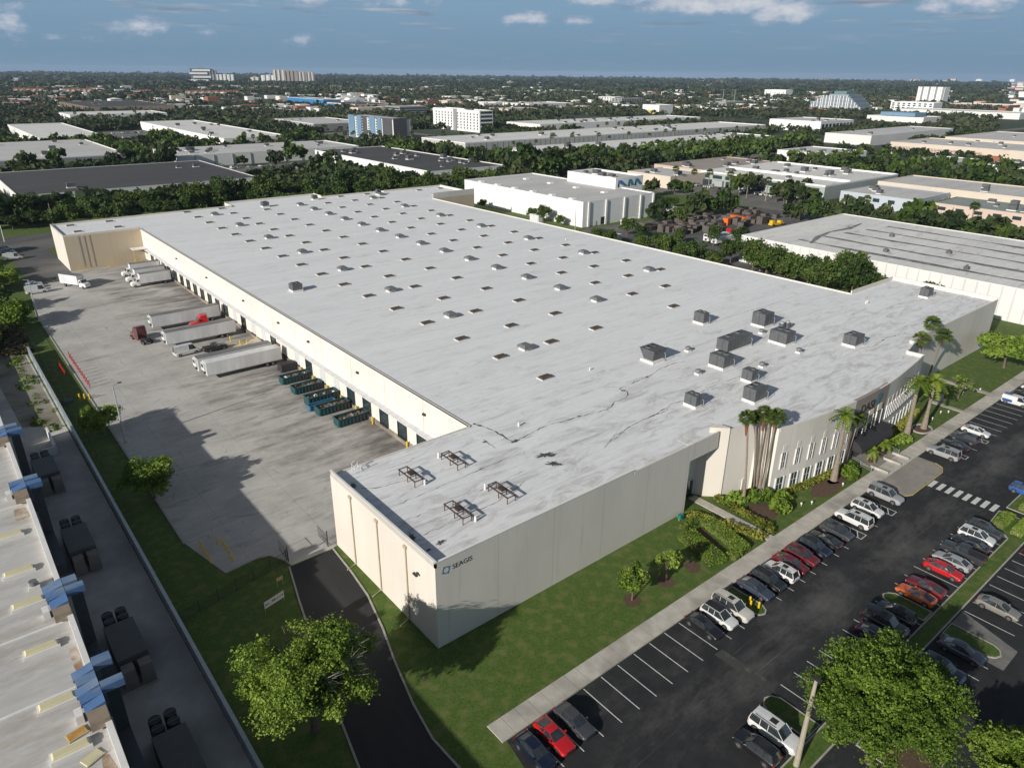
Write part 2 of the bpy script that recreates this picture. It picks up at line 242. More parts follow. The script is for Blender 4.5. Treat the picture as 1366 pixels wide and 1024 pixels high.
def asphalt_mat():
    m, t, b = fresh('asphalt_lot', 0.85)
    c = ramp_mix(t, noise(t, 0.5, detail=9), (0.020, 0.021, 0.023), (0.032, 0.033, 0.035), 0.35, 0.65)
    tcn = N(t, 'ShaderNodeTexCoord'); sp = N(t, 'ShaderNodeSeparateXYZ'); L(t, tcn.outputs['Object'], sp.inputs[0])
    ab = N(t, 'ShaderNodeMath', operation='ADD'); L(t, sp.outputs[1], ab.inputs[0]); ab.inputs[1].default_value = 24.6; aa = N(t, 'ShaderNodeMath', operation='ABSOLUTE'); L(t, ab.outputs[0], aa.inputs[0])
    lane = N(t, 'ShaderNodeMapRange'); L(t, aa.outputs[0], lane.inputs[0]); lane.inputs[1].default_value = 6.5; lane.inputs[2].default_value = 1.0; lane.inputs[3].default_value = 0; lane.inputs[4].default_value = 0.12
    def plus(o): q = N(t, 'ShaderNodeMath', operation='ADD'); L(t, lane.outputs[0], q.inputs[0]); L(t, o, q.inputs[1]); return q.outputs[0]
    worn = ramp_mix(t, plus(noise(t, 0.16, (0.5, 1.0, 1), 10, 0.75, loc=(3, 2, 0), dist=0.2)), c, (0.105, 0.103, 0.099), 0.55, 0.84)
    worn2 = ramp_mix(t, plus(noise(t, 1.6, (0.05, 2.8, 1), 8, 0.8, rot=R(3))), worn, (0.20, 0.197, 0.19), 0.68, 0.90)
    worn2 = ramp_mix(t, plus(noise(t, 1.2, (0.06, 2.4, 1), 8, 0.8, rot=R(-7), loc=(0, 14, 0))), worn2, (0.16, 0.157, 0.15), 0.74, 0.94)
    worn2 = ramp_mix(t, noise(t, 2.5, (0.8, 0.3, 1), 8, 0.85, rot=R(30), dist=0.3), worn2, (0.12, 0.12, 0.115), 0.70, 0.85)
    L(t, worn2, b.inputs['Base Color'])
    return m
ASPH = asphalt_mat()
def yard_mat():
    m, t, b = fresh('yard_concrete', 0.9)
    c = ramp_mix(t, noise(t, 0.09, detail=9, rough=0.65), (0.50, 0.485, 0.455), (0.385, 0.375, 0.35), 0.38, 0.62)
    c = ramp_mix(t, noise(t, 0.8, (0.3, 1.6, 1), 8, 0.7), c, (0.57, 0.555, 0.52), 0.5, 0.8)
    # oil and tyre grime gathers towards the docks (x near 20)
    tcn = N(t, 'ShaderNodeTexCoord'); sp = N(t, 'ShaderNodeSeparateXYZ'); L(t, tcn.outputs['Object'], sp.inputs[0])
    g = N(t, 'ShaderNodeMapRange'); L(t, sp.outputs[0], g.inputs[0]); g.inputs[1].default_value = -2; g.inputs[2].default_value = 22; g.inputs[3].default_value = -0.08; g.inputs[4].default_value = 0.17
    ad = N(t, 'ShaderNodeMath', operation='ADD'); L(t, g.outputs[0], ad.inputs[0]); L(t, noise(t, 0.16, (0.5, 1.5, 1), 9, 0.7, loc=(1, 7, 0)), ad.inputs[1])
    c = ramp_mix(t, ad.outputs[0], c, (0.15, 0.14, 0.13), 0.48, 0.72)
    c = ramp_mix(t, noise(t, 0.30, (1, 0.3, 1), 3, 0.8, dist=3.0), c, (0.31, 0.30, 0.285), 0.62, 0.72)
    c = ramp_mix(t, noise(t, 0.12, (0.35, 1, 1), 2, 0.9, dist=5.0, loc=(9, 1, 0)), c, (0.34, 0.33, 0.31), 0.64, 0.70)
    # slab joints
    for ax, per in ((0, 5.5), (1, 7.5)):
        md = N(t, 'ShaderNodeMath', operation='PINGPONG'); L(t, sp.outputs[ax], md.inputs[0]); md.inputs[1].default_value = per
        lt = N(t, 'ShaderNodeMapRange'); L(t, md.outputs[0], lt.inputs[0]); lt.inputs[1].default_value = 0.07; lt.inputs[2].default_value = 0.0; lt.inputs[3].default_value = 0; lt.inputs[4].default_value = 0.4
        x = N(t, 'ShaderNodeMix', data_type='RGBA'); L(t, lt.outputs[0], x.inputs[0]); L(t, c, x.inputs[6]); x.inputs[7].default_value = (0.14, 0.13, 0.12, 1); c = x.outputs[2]
    L(t, c, b.inputs['Base Color'])
    return m
YARD = yard_mat()
ALLEY = mat('alley_concrete', (0.56, 0.53, 0.49), (0.42, 0.40, 0.375), 0.35, 0.9, c3=(0.30, 0.285, 0.27), detail=9)
OLDASPH = mat('old_asphalt', (0.11, 0.11, 0.108), (0.075, 0.075, 0.075), 0.15, 0.9, c3=(0.16, 0.155, 0.145), detail=9, stretch=(0.6, 1, 1))
DRIVE = mat('driveway_asphalt', (0.030, 0.030, 0.031), (0.022, 0.022, 0.023), 0.4, 0.85, c3=(0.045, 0.045, 0.045), stretch=(1.6, 0.5, 1), detail=9)

def panel_wall(name, c, per=(6.0, 6.0), seam=0.05, dark=0.72, axis='xy', stain=0.12):
    """tilt-up concrete: noise + thin vertical panel joints every few metres"""
    m, t, b = fresh(name, 0.85)
    k = ramp_mix(t, noise(t, 0.12, (1, 1, 0.5), 8), c, tuple(v*0.93 for v in c), 0.4, 0.62)
    k = ramp_mix(t, noise(t, 0.7, (1.4, 1.4, 0.10), 5, 0.7), k, tuple(v*(1-stain) for v in c), 0.55, 0.8)
    tcn = N(t, 'ShaderNodeTexCoord'); sp = N(t, 'ShaderNodeSeparateXYZ'); L(t, tcn.outputs['Object'], sp.inputs[0])
    for i, ax in enumerate((0, 1)):
        if not per[i]: continue
        md = N(t, 'ShaderNodeMath', operation='PINGPONG'); L(t, sp.outputs[ax], md.inputs[0]); md.inputs[1].default_value = per[i]
        lt = N(t, 'ShaderNodeMapRange'); L(t, md.outputs[0], lt.inputs[0]); lt.inputs[1].default_value = seam*1.4; lt.inputs[2].default_value = 0.0; lt.inputs[3].default_value = 0; lt.inputs[4].default_value = 1-dark
        x = N(t, 'ShaderNodeMix', data_type='RGBA'); L(t, lt.outputs[0], x.inputs[0]); L(t, k, x.inputs[6]); x.inputs[7].default_value = (0.04, 0.035, 0.03, 1); k = x.outputs[2]
    L(t, k, b.inputs['Base Color'])
    return m
WALLF = panel_wall('wall_front', (0.70, 0.665, 0.605), (4.5, 0), 0.06, 0.72, stain=.2)
WALLL = panel_wall('wall_left', (0.70, 0.65, 0.575), (0, 0), 0.05, 0.8)
WALLK = panel_wall('wall_dock', (0.78, 0.71, 0.635), (0, 6.5), 0.12, 0.5, stain=.16)
WALLT = panel_wall('wall_far_tan', (0.58, 0.49, 0.36), (3.4, 3.4), 0.06, 0.7)
RIBW = panel_wall('ribbed_white', (0.72, 0.71, 0.69), (0, 1.6), 0.22, 0.72)
RIBWX = panel_wall('ribbed_white_x', (0.66, 0.66, 0.64), (6, 6), 0.7, 0.45)
BRN = panel_wall('brown_panel', (0.40, 0.30, 0.24), (8, 8), 0.5, 0.5)

# ------------------------------------------------------------------ mesh building
class MB:
    def __init__(s): s.v = []; s.f = []; s.m = []
    def add(s, vs, fs, m=0):
        o = len(s.v); s.v += [tuple(p) for p in vs]; s.f += [tuple(i+o for i in f) for f in fs]; s.m += [m]*len(fs); return s
    def box(s, x0, x1, y0, y1, z0, z1, m=0, rot=0, piv=None, taper=0.0):
        t = taper
        vs = [(x0, y0, z0), (x1, y0, z0), (x1, y1, z0), (x0, y1, z0), (x0+t, y0+t, z1), (x1-t, y0+t, z1), (x1-t, y1-t, z1), (x0+t, y1-t, z1)]
        if rot:
            cx, cy = piv or ((x0+x1)/2, (y0+y1)/2); c, sn = math.cos(rot), math.sin(rot)
            vs = [(cx+(x-cx)*c-(y-cy)*sn, cy+(x-cx)*sn+(y-cy)*c, z) for x, y, z in vs]
        return s.add(vs, [(0, 3, 2, 1), (4, 5, 6, 7), (0, 1, 5, 4), (1, 2, 6, 5), (2, 3, 7, 6), (3, 0, 4, 7)], m)
    def prism(s, pts, z0, z1, m=0, caps=(True, True), mt=None):
        n = len(pts); vs = [(x, y, z0) for x, y in pts]+[(x, y, z1) for x, y in pts]
        fs = [(i, (i+1) % n, (i+1) % n+n, i+n) for i in range(n)]
        s.add(vs, fs, m)
        if caps[1]: s.add([(x, y, z1) for x, y in pts], [tuple(range(n))], m if mt is None else mt)
        if caps[0]: s.add([(x, y, z0) for x, y in pts], [tuple(reversed(range(n)))], m)
        return s
    def sheet(s, pts, z, m=0): return s.add([(p[0], p[1], z) for p in pts], [tuple(range(len(pts)))], m)
    def tube(s, path, rad, seg=8, m=0, cap=True):
        path = [Vector(p) for p in path]; n = len(path)
        rad = rad if isinstance(rad, (list, tuple)) else [rad]*n
        o = len(s.v); 
        for i, p in enumerate(path):
            d = (path[min(i+1, n-1)]-path[max(i-1, 0)]).normalized()
            a = Vector((0, 0, 1)) if abs(d.z) < 0.9 else Vector((1, 0, 0))
            u = d.cross(a).normalized(); w_ = d.cross(u)
            for k in range(seg):
                t = 2*math.pi*k/seg; q = p+(u*math.cos(t)+w_*math.sin(t))*rad[i]; s.v.append(tuple(q))
        for i in range(n-1):
            for k in range(seg):
                s.f.append((o+i*seg+k, o+i*seg+(k+1) % seg, o+(i+1)*seg+(k+1) % seg, o+(i+1)*seg+k)); s.m.append(m)
        if cap:
            s.f.append(tuple(o+k for k in reversed(range(seg)))); s.m.append(m)
            s.f.append(tuple(o+(n-1)*seg+k for k in range(seg))); s.m.append(m)
        return s
    def ribbon(s, pts, wd, z, m=0):
        """flat strip along a polyline"""
        pts = [Vector((p[0], p[1], 0)) for p in pts]; n = len(pts); l = []
        for i, p in enumerate(pts):
            d = (pts[min(i+1, n-1)]-pts[max(i-1, 0)]).normalized(); nn = Vector((-d.y, d.x, 0))
            wi = wd[i] if isinstance(wd, (list, tuple)) else wd
            l.append(((p+nn*wi/2)[:2], (p-nn*wi/2)[:2]))
        for i in range(n-1):
            a, b = l[i]; c, d = l[i+1]
            s.add([(*a, z), (*b, z), (*d, z), (*c, z)], [(0, 1, 2, 3)], m)
        return s
    def kerb(s, pts, wd, z0, z1, m=0, closed=False):
        """a real step: solid strip along a polyline, butt ended"""
        pts = [Vector((p[0], p[1], 0)) for p in pts]
        if closed: pts = pts+[pts[0], pts[1]]
        n = len(pts); l = []
        for i, p in enumerate(pts):
            d = (pts[min(i+1, n-1)]-pts[max(i-1, 0)]).normalized(); nn = Vector((-d.y, d.x, 0)); l.append((p+nn*wd/2, p-nn*wd/2))
        for i in range(n-1-(1 if closed else 0)):
            a, b = l[i]; c, d = l[i+1]
            s.add([(a.x, a.y, z0), (b.x, b.y, z0), (d.x, d.y, z0), (c.x, c.y, z0), (a.x, a.y, z1), (b.x, b.y, z1), (d.x, d.y, z1), (c.x, c.y, z1)],
                  [(4, 5, 6, 7), (0, 4, 7, 3), (1, 2, 6, 5)]+([(0, 1, 5, 4)] if i == 0 and not closed else [])+([(3, 7, 6, 2)] if i == n-2 and not closed else []), m)
        return s
    def mesh(s, name, mats):
        me = bpy.data.meshes.new(name); me.from_pydata(s.v, [], s.f); me.update()
        for m_ in (mats if isinstance(mats, (list, tuple)) else [mats]): me.materials.append(m_)
        me.polygons.foreach_set('material_index', s.m); return me
    def build(s, name, mats, parent=None, smooth=False, bevel=0.0):
        me = s.mesh(name, mats); o = bpy.data.objects.new(name, me); COL.objects.link(o)
        if parent: o.parent = parent
        if smooth:
            me.polygons.foreach_set('use_smooth', [True]*len(me.polygons))
        if bevel:
            b = o.modifiers.new('bevel', 'BEVEL'); b.width = bevel; b.segments = 2; b.limit_method = 'ANGLE'
        return o

def tag(o, label=None, cat=None, group=None, kind=None):
    if label: o['label'] = label
    if cat: o['category'] = cat
    if group: o['group'] = group
    if kind: o['kind'] = kind
    return o
def thing(name, label, cat, loc=(0, 0, 0), rz=0, group=None):
    o = bpy.data.objects.new(name, None); COL.objects.link(o); o.location = loc; o.rotation_euler = (0, 0, rz); o.empty_display_size = 0.3
    return tag(o, label, cat, group)
def struct(name, mb, m):
    return tag(mb.build(name, m), kind='structure')
def objof(name, me, parent=None):
    o = bpy.data.objects.new(name, me); COL.objects.link(o)
    if parent: o.parent = parent
    return o
def copy_tree(root, loc, rz, label, group=None):
    r = root.copy(); COL.objects.link(r); r.location = loc; r.rotation_euler = (0, 0, rz); r['label'] = label
    if group: r['group'] = group
    for ch in list(root.children):
        c = ch.copy(); COL.objects.link(c); c.parent = r
        for g in list(ch.children):
            d = g.copy(); COL.objects.link(d); d.parent = c
    return r

# text in lettering: font curve turned into a mesh part
def letters(name, txt, m, size, loc, rot, parent, extr=0.03):
    cu = bpy.data.curves.new(name, 'FONT'); cu.body = txt; cu.size = size; cu.extrude = extr; cu.resolution_u = 3
    o = bpy.data.objects.new(name, cu); COL.objects.link(o); dg = bpy.context.evaluated_depsgraph_get()
    me = bpy.data.meshes.new_from_object(o.evaluated_get(dg)); bpy.data.objects.remove(o); me.materials.clear(); me.materials.append(m)
    q = objof(name, me, parent); q.location = loc; q.rotation_euler = rot
    return q

# ================================================================== GROUND AND PAVEMENTS
g = MB(); g.sheet([(CAM.x+11500*math.cos(2*math.pi*k/96), CAM.y+11500*math.sin(2*math.pi*k/96)) for k in range(96)], -0.02); struct('ground', g, GROUND)
g = MB(); g.sheet([(-60, -120), (330, -120), (330, 420), (-60, 420)], -0.012); struct('lawn', g, GRASS)
yardp = [(-16.8, 39.5), (-14.6, 29.4), (-10.2, 29.9), (-8.6, 29.4), (-7.6, 27.6), (-6.9, 25.4), (-0.9, 25.4), (0.0, 25.7), (23.5, 25.7), (23.5, 218.4), (0, 218.4), (-1.5, 207), (-13.0, 207), (-14.5, 196), (-16.4, 172)]
g = MB(); g.sheet(yardp, 0.0); struct('loading_yard', g, YARD)
g = MB(); g.sheet([(-1.5, 207.2), (0, 218.4), (-0.1, 242), (-0.1, 262), (170, 262), (170, 275), (-60, 300), (-45, 262), (-13.0, 262), (-13.0, 207.2)], 0.0)
struct('access_road', g, OLDASPH)
dl = [(-7.4, 25.2), (-9.2, 18), (-10.8, 11), (-12.6, 3), (-14.8, -8.3), (-17.2, -22), (-18.5, -40), (-19, -70)]
dr = [(-0.9, 25.2), (-1.3, 19), (-1.9, 13.5), (-3.4, 7), (-5.0, 1.5), (-6.6, -5), (-7.4, -10), (-7.2, -15), (-8, -25), (-9.4, -40), (-10, -70)]
g = MB(); g.sheet(dl+dr[::-1], 0.0); struct('driveway', g, DRIVE)
g = MB(); g.kerb(dl, 0.22, -0.01, 0.10); g.kerb(dr, 0.22, -0.01, 0.10); g.kerb([(-16.9, 39.5), (-16.5, 172), (-14.6, 196)], 0.25, -0.01, 0.12)
g.kerb([(-14.5, 29.3), (-10.2, 29.8), (-8.5, 29.3), (-7.5, 27.4), (-7.0, 25.6)], 0.18, -0.01, 0.13)
struct('kerb', g, KERB)
# car park
g = MB(); g.sheet([(-1.7, -14.9), (300, -14.9), (300, -120), (-1.7, -120), (-1.5, -40), (-2.4, -19)], 0.0); struct('parking_lot', g, ASPH)
# long walk in front of the stalls with joints as separate slabs
g = MB(); x = -2.2
g.add([(-2.3, -12.3, -0.01), (300, -12.3, -0.01), (300, -12.3, 0.12), (-2.3, -12.3, 0.12)], [(0, 1, 2, 3)])
while x < 300:
    g.box(x, x+1.75, -14.85, -12.3, -0.01, 0.13+RNG.uniform(-.006, .006)); x += 1.8
g.box(132.5, 133.9, -12.3, 0, -0.01, 0.11)   # link path across the lawn
g.box(118.5, 119.7, -12.28, -6, -0.01, 0.11)
for k in range(11): g.box(49.2, 50.8, -12.28+k*1.3, -12.28+k*1.3+1.27, -0.01, 0.11)
struct('pavement', g, CONC)
PLAZA = mat('plaza_brick', (0.31, 0.285, 0.245), (0.255, 0.235, 0.21), 0.9, 0.9, c3=(0.22, 0.21, 0.19), detail=8)
g = MB(); pl = [(76.2, -14.87), (76.2, -18.0), (77.0, -19.2), (78.5, -19.9), (90.0, -19.9), (91.6, -19.2), (92.3, -17.8), (92.3, -14.87)]
g.prism(pl, -0.01, 0.135); g.prism([(82, -12.27), (82, -7.2), (90, -7.2), (90, -12.27)], -0.01, 0.14); struct('plaza', g, PLAZA)
g = MB(); yk = [(76.4, -18.2), (77.15, -19.35), (78.6, -20.02), (90.0, -20.02), (91.75, -19.3), (92.42, -17.9)]
g.kerb(yk, 0.16, -0.01, 0.142); struct('painted_kerb', g, mat('kerb_yellow', (0.50, 0.38, 0.12), (0.40, 0.33, 0.16), 1.5, 0.8))

# markings
g = MB(); W = 0.055; Z = 0.004
def sline(x, y0, y1): g.box(x-W, x+W, y0, y1, 0.0, Z)
xs = [9.07-2.74*1+2.74*k for k in range(0, 9)]
for x in [0.8, 3.55, 6.33]+xs[1:]+[28.3, 31.0]: sline(x, -20.7, -15.0)
for x in (39.2, 42.1, 44.9, 47.55, 50.6, 53.8, 56.6): sline(x, -20.7, -15.0)
def hatch(x0, x1, y0, y1, vertical=True):
    sline(x0, y0, y1); sline(x1, y0, y1); g.box(x0+W, x1-W, y0, y0+2*W, 0.0, Z)
    yy = y0+0.5
    while yy < y1-0.9:
        g.add([(x0+W, yy, Z), (x0+W, yy+0.14, Z), (x1-W, yy+1.0, Z), (x1-W, yy+0.86, Z)], [(0, 3, 2, 1)]); yy += 1.1
hatch(60.3, 61.9, -20.7, -15.0); sline(65.3, -20.7, -15.0); hatch(70.0, 71.6, -20.7, -15.0)
hatch(98.2, 99.6, -20.7, -15.0); sline(103.4, -20.7, -15); hatch(107.6, 109.0, -20.7, -15.0)
for k in range(17): sline(112.6+2.74*k, -20.7, -15.0)
for k in range(-1, 9): sline(17.2-2.74*5+2.74*k*1.0, -34.0, -28.3) if k < 3 else None
for x in (26.6, 29.35, 32.1, 34.8, 37.6, 40.3, 43.1, 45.8, 48.6, 54.2, 57.0, 59.9, 62.7, 65.9, 69.1, 72.1, 74.7, 77.5): sline(x, -34.0, -28.3)
for k in range(14): sline(39.0+2.74*k if k < 4 else 55.6+2.74*(k-4), -42.0, -36.4)
for k in range(10): sline(18+2.74*k, -58.5, -52.8)
# crosswalk
for k in range(8): g.box(83.6, 86.3, -20.9-1.32*k, -20.2-1.32*k, 0.0, Z)
struct('road_marking', g, LINE)
g = MB(); g.box(24.6, 26.0, -27.0, -21.0, 0.0, 0.004); struct('worn_patch', g, mat('worn_asphalt', (0.055, 0.054, 0.052), (0.15, 0.148, 0.14), 0.7, 0.9, lo=0.5, hi=0.75))
# medians and islands
g = MB(); h = MB()
def isle(pts, z=0.09):
    g.prism(pts, -0.01, z, 0); h.kerb(pts, 0.17, -0.008, z+0.03, closed=True)
isle([(8, -36.0), (8, -34.15), (77.3, -34.15), (77.9, -33.6), (78.6, -31.0), (84.5, -30.6), (84.5, -36.0)])
isle([(86.5, -31), (130, -31), (130, -36), (86.5, -36)])
isle([(34.0, -15.1), (36.4, -15.1), (36.4, -19.6), (35.9, -20.5), (35.2, -20.8), (34.5, -20.5), (34.0, -19.6)])
isle([(49.6, -33.9), (52.0, -33.9), (52.0, -29.4), (51.4, -28.7), (50.6, -28.4), (49.9, -28.8), (49.6, -29.6)])
isle([(49.2, -36.3), (49.2, -41.2), (49.7, -41.9), (50.5, -42.2), (51.4, -41.8), (51.8, -41.0), (51.8, -36.3)])
isle([(22.2, -33.9), (24.8, -33.9), (24.8, -29.4), (24.3, -28.6), (23.5, -28.3), (22.6, -28.7), (22.2, -29.5)])
isle([(25.5, -37.5), (31.5, -37.5), (31.5, -44), (25.5, -44)])
struct('median_grass', g, GRASS); struct('median_kerb', h, KERB)
g = MB(); g.sheet([(48.3, -36.25), (48.3, -43.2), (52.9, -43.2), (55.4, -36.25)], 0.006); struct('concrete_apron', g, mat('apron', (0.20, 0.195, 0.18), (0.14, 0.135, 0.125), 0.8, 0.9))
# beds
g = MB()
def disc(x, y, r, z, n=14, e=1.0): g.sheet([(x+r*math.cos(2*math.pi*k/n)*random.uniform(.85, 1.1), y+e*r*math.sin(2*math.pi*k/n)*random.uniform(.85, 1.1)) for k in range(n)], z)
disc(24.1, -8.6, 1.3, 0.0); disc(30.5, -8.9, 1.3, 0.0); disc(55.6, -7.4, 2.4, 0.0); disc(69.5, -10.2, 4.0, 0.0, e=.45); disc(74.5, -9.6, 3.5, 0.0, e=.4); disc(104.0, -10.5, 2.2, 0.0); g.sheet([(40.9, -8.9), (42.5, -9.4), (44.5, -4.3), (42.8, -4.2)], .012); disc(35.7, -9.2, 1.2, 0)
g.sheet([(25.8, -37.8), (31.2, -37.8), (31.2, -43.7), (25.8, -43.7)], 0.10)
struct('mulch_bed', g, MULCH)
# neighbouring alley and rough ground on the left
g = MB(); g.sheet([(-40, -60), (-22.6, -60), (-23.2, 178), (-40, 178)], 0.0); struct('alley', g, ALLEY)
g = MB(); g.sheet([(-29.5, 96), (-23.4, 92), (-23.4, 170), (-32, 170)], 0.008); struct('sandy_ground', g, SAND)
# yard of the neighbour on the right, streets further out
g = MB(); g.sheet([(192, 168), (300, 150), (300, 60), (176, 60), (176, 160)], -0.006); struct('storage_yard', g, OLDASPH)
g = MB()
def road(pts, wd, z=0.0): g.ribbon(pts, wd, z)
g.sheet([(300, 118), (300, 240), (347, 240), (347, 118)], 0.004)
g.sheet([(262, 240), (262, 300), (340, 300), (340, 240)], 0.004)
g.sheet([(120, 410), (210, 410), (210, 470), (120, 470)], 0.004)
g.sheet([(262, 30), (262, 118), (350, 118), (350, 30)], 0.0)
g.sheet([(110, 690), (180, 690), (180, 860), (110, 860)], 0.004)
g.sheet([(300, 610), (420, 610), (420, 720), (300, 720)], 0.0)
g.sheet([(440, 300), (560, 300), (560, 340), (440, 340)], 0.0)
g.sheet([(500, 560), (900, 560), (900, 640), (500, 640)], 0.0)
road([(270, 300), (1500, 300)], 14, 0.012); road([(300, 305), (300, 1800)], 14, 0.016)
road([(0, 1100), (1800, 1100)], 22, 0.012); road([(0, 800), (300, 800)], 14, 0.02)
struct('road', g, ROADM)

# ================================================================== MAIN WAREHOUSE
ZR, ZP = 11.45, 12.0
arc = [(60.0, -5.45), (64, -6.2), (68, -6.8), (72, -7.25), (76, -7.6), (80, -7.8), (84, -7.9), (88, -7.85), (92, -7.7), (96, -7.35), (100, -6.9), (104, -6.4), (108, -5.9), (111.4, -5.4)]
foot = [(0, 0), (45.5, 0), (45.5, 2.6), (51.0, 2.6), (51.6, 1.3), (53.7, -0.7), (59.3, -2.2)]+arc+[(111.0, -2.4), (117.9, -1.0), (117.9, 0), (166, 0), (166, 25.8), (143.2, 25.8), (141, 213), (163.6, 213.4), (164, 241.5), (133, 242.0), (133, 243.5), (103.4, 244.2), (103.4, 251.8), (64, 251.8), (64, 243.4), (31.8, 243.0), (0, 241.8), (0, 218.4), (23.5, 218.4), (23.5, 25.7), (0, 25.7)]
wh = thing('warehouse', 'huge white-roofed warehouse with cream walls filling the middle of the photo', 'warehouse', (0, 0, 0))
walls = MB(); n = len(foot)
def wallseg(mb, a, b, z0, z1, m): mb.add([(a[0], a[1], z0), (b[0], b[1], z0), (b[0], b[1], z1), (a[0], a[1], z1)], [(0, 1, 2, 3)], m)
for i in range(n):
    a, b = foot[i], foot[(i+1) % n]; m_ = 0
    if a[0] == 23.5 and b[0] == 23.5: m_ = 2
    elif a == (0, 25.7): m_ = 1
    elif a == (0, 218.4): m_ = 3
    elif a == (0, 241.8): m_ = 1
    elif a == (141, 213): m_ = 3
    elif a[0] == 45.5 or a == (51.3, 2.6): m_ = 0
    wallseg(walls, a, b, -0.3, ZR, m_)
walls.build('wall', [WALLF, WALLL, WALLK, WALLT], wh)
rf = MB(); rf.add([(x, y, ZR) for x, y in foot[1:1]+foot], [tuple(range(n))])
me = rf.mesh('roof', ROOF)
import bmesh
bm = bmesh.new(); bm.from_mesh(me); bmesh.ops.triangulate(bm, faces=bm.faces[:]); bm.to_mesh(me); bm.free()
roof = objof('roof', me, wh)
# the wall above the recessed side entrance
rc = MB(); rc.box(45.5, 52.3, 0.0, 2.75, 9.0, ZR+.03, 0); rc.add([(45.5, 0.02, ZR+.035), (52.3, 0.02, ZR+.035), (52.3, 2.75, ZR+.035), (45.5, 2.75, ZR+.035)], [(0, 1, 2, 3)], 1); rc.build('entrance_lintel', [WALLF, ROOF], wh)
en = MB(); en.box(47.2, 50.6, 2.45, 2.58, 0, 3.0, 0); en.box(48.85, 48.97, 2.40, 2.45, 0, 3.0, 1); en.box(47.1, 50.7, 2.38, 2.45, 2.95, 3.1, 1)
en.build('entrance_door', [GLASS, WHITEM], wh)
# parapets, inset kerbs along the outline (low at the dock side)
pp = MB()
def para(a, b, h, t=0.25, mb=pp, m=0):
    a, b = Vector((*a, 0)), Vector((*b, 0)); d = (b-a).normalized(); nn = Vector((-d.y, d.x, 0))
    p = [a, b, b+nn*t, a+nn*t]
    mb.prism([(q.x, q.y) for q in p], ZR-0.2 if False else ZR, ZR+h, m)
for i in range(n):
    a, b = foot[i], foot[(i+1) % n]
    h_ = 0.55
    if a[0] == 23.5 and b[0] == 23.5: h_ = 0.12
    if a == (23.5, 25.7): h_ = 0.12
    if a in ((45.5, 0), (45.5, 2.6), (51.0, 2.6)): continue
    if a == (0, 0):
        para((0, 0), (32.7, 0), 0.62); para((32.9, 0), (45.5, 0), 0.40); continue
    if a == (143.2, 25.8): h_ = 0.25
    if a == (0, 25.7): h_ = 0.75
    if a in ((166, 0), (166, 25.8)): h_ = 0.9
    if a in ((103.4, 244.2), (103.4, 251.8), (163.6, 213.4), (164, 241.5)): h_ = 0.8
    if a == (141, 213): h_ = 2.4
    pr_ = foot[i-1]; d0 = Vector((a[0]-pr_[0], a[1]-pr_[1])).normalized(); d1 = Vector((b[0]-a[0], b[1]-a[1])).normalized()
    if d0.x*d1.y-d0.y*d1.x > 0.3: a = (a[0]+d1.x*0.252, a[1]+d1.y*0.252)
    para(a, b, h_+i*0.0015)
para((45.5, 0), (52.3, 0.02), 0.41)
pp.build('parapet', WALLF, wh)
for a, b, h_ in (((0, 25.7), (0, 0.0), 0.75), ((0, 0), (32.7, 0), 0.62), ((166, 0), (166, 25.8), 0.9), ((111.0, -2.4), (117.9, -1.0), 0.55), ((111.4, -5.4), (111.0, -2.4), 0.55), ((117.9, -1.0), (117.9, 0), 0.55), ((103.4, 244.2), (103.4, 251.8), 0.8), ((164, 218), (164, 241.5), 0.8)):
    A_, B_ = Vector((*a, 0)), Vector((*b, 0)); d = (B_-A_).normalized(); nn = Vector((-d.y, d.x, 0))
    q = [A_-nn*.03, B_-nn*.03, B_+nn*.27, A_+nn*.27]; co = MB(); co.prism([(v.x, v.y) for v in q], ZR+h_+0.06, ZR+h_+0.12); co.build('coping', WHITE, wh)
fl = MB(); fl.box(23.42, 23.47, 25.7, 218.4, ZR-0.05, ZR+0.16); fl.build('roof_edge_flashing', DARK, wh)
# entrance pylons (bright splayed blocks)
py = MB(); py.prism([(51.5, 1.3), (53.75, -0.85), (54.0, -0.5), (53.6, 1.3)], -0.3, 12.3); py.build('pylon', WALLL, wh)
# skylights: 13 m grid
sk_me = MB(); sk_me.box(-1.38, 1.38, -0.86, 0.86, 0.0, 0.14, 1); sk_me.box(-1.26, 1.26, -0.78, 0.78, 0.143, 0.42, 0, taper=0.16)
for k_ in range(5): sk_me.box(-1.0+k_*.5-.02, -1.0+k_*.5+.02, -.6, .6, .42, .45, 0)
sk_me = sk_me.mesh('skylight', [SKYL, ROOF])
ve_me = MB(); ve_me.box(-0.95, 0.95, -0.95, 0.95, 0, 0.5, 1); ve_me.box(-1.2, 1.2, -1.3, 1.3, 0.503, 0.95, 0, taper=0.08); ve_me.box(-1.05, 1.05, -1.1, 1.1, 0.95, 1.2, 0, taper=0.3)
ve_me = ve_me.mesh('roof_vent', [FANG, ROOF])
sp = []
for X, y0, y1 in ((45.9, 33, 242), (59.3, 46.2, 242), (72.7, 46.6, 230), (98.8, 46.5, 230), (111.1, 59.1, 242), (123.6, 71.2, 242)):
    y = y0
    while y < y1: sp.append((X, y)); y += 13.0
sp += [(5.6, 238), (18.1, 238.3), (18.2, 225.6), (5.6, 224.9), (149, 236.7), (160.3, 236), (148.3, 223), (160.2, 222.8), (139.0, 60), (133, 46)]
for i, (X, y) in enumerate(sp[:100]):
    o = objof('skylight', sk_me, wh); o.location = (X, y, ZR+0.004)
vp = [(52.5, 46.4+26.1*k) for k in range(8)]+[(87.5, 60.9+13.05*k) for k in range(14)]+[(120.1, 72.5+26*k) for k in range(7)]+[(127.5, 235)]
for X, y in vp:
    o = objof('roof_vent', ve_me, wh); o.location = (X, y, ZR+0.004)
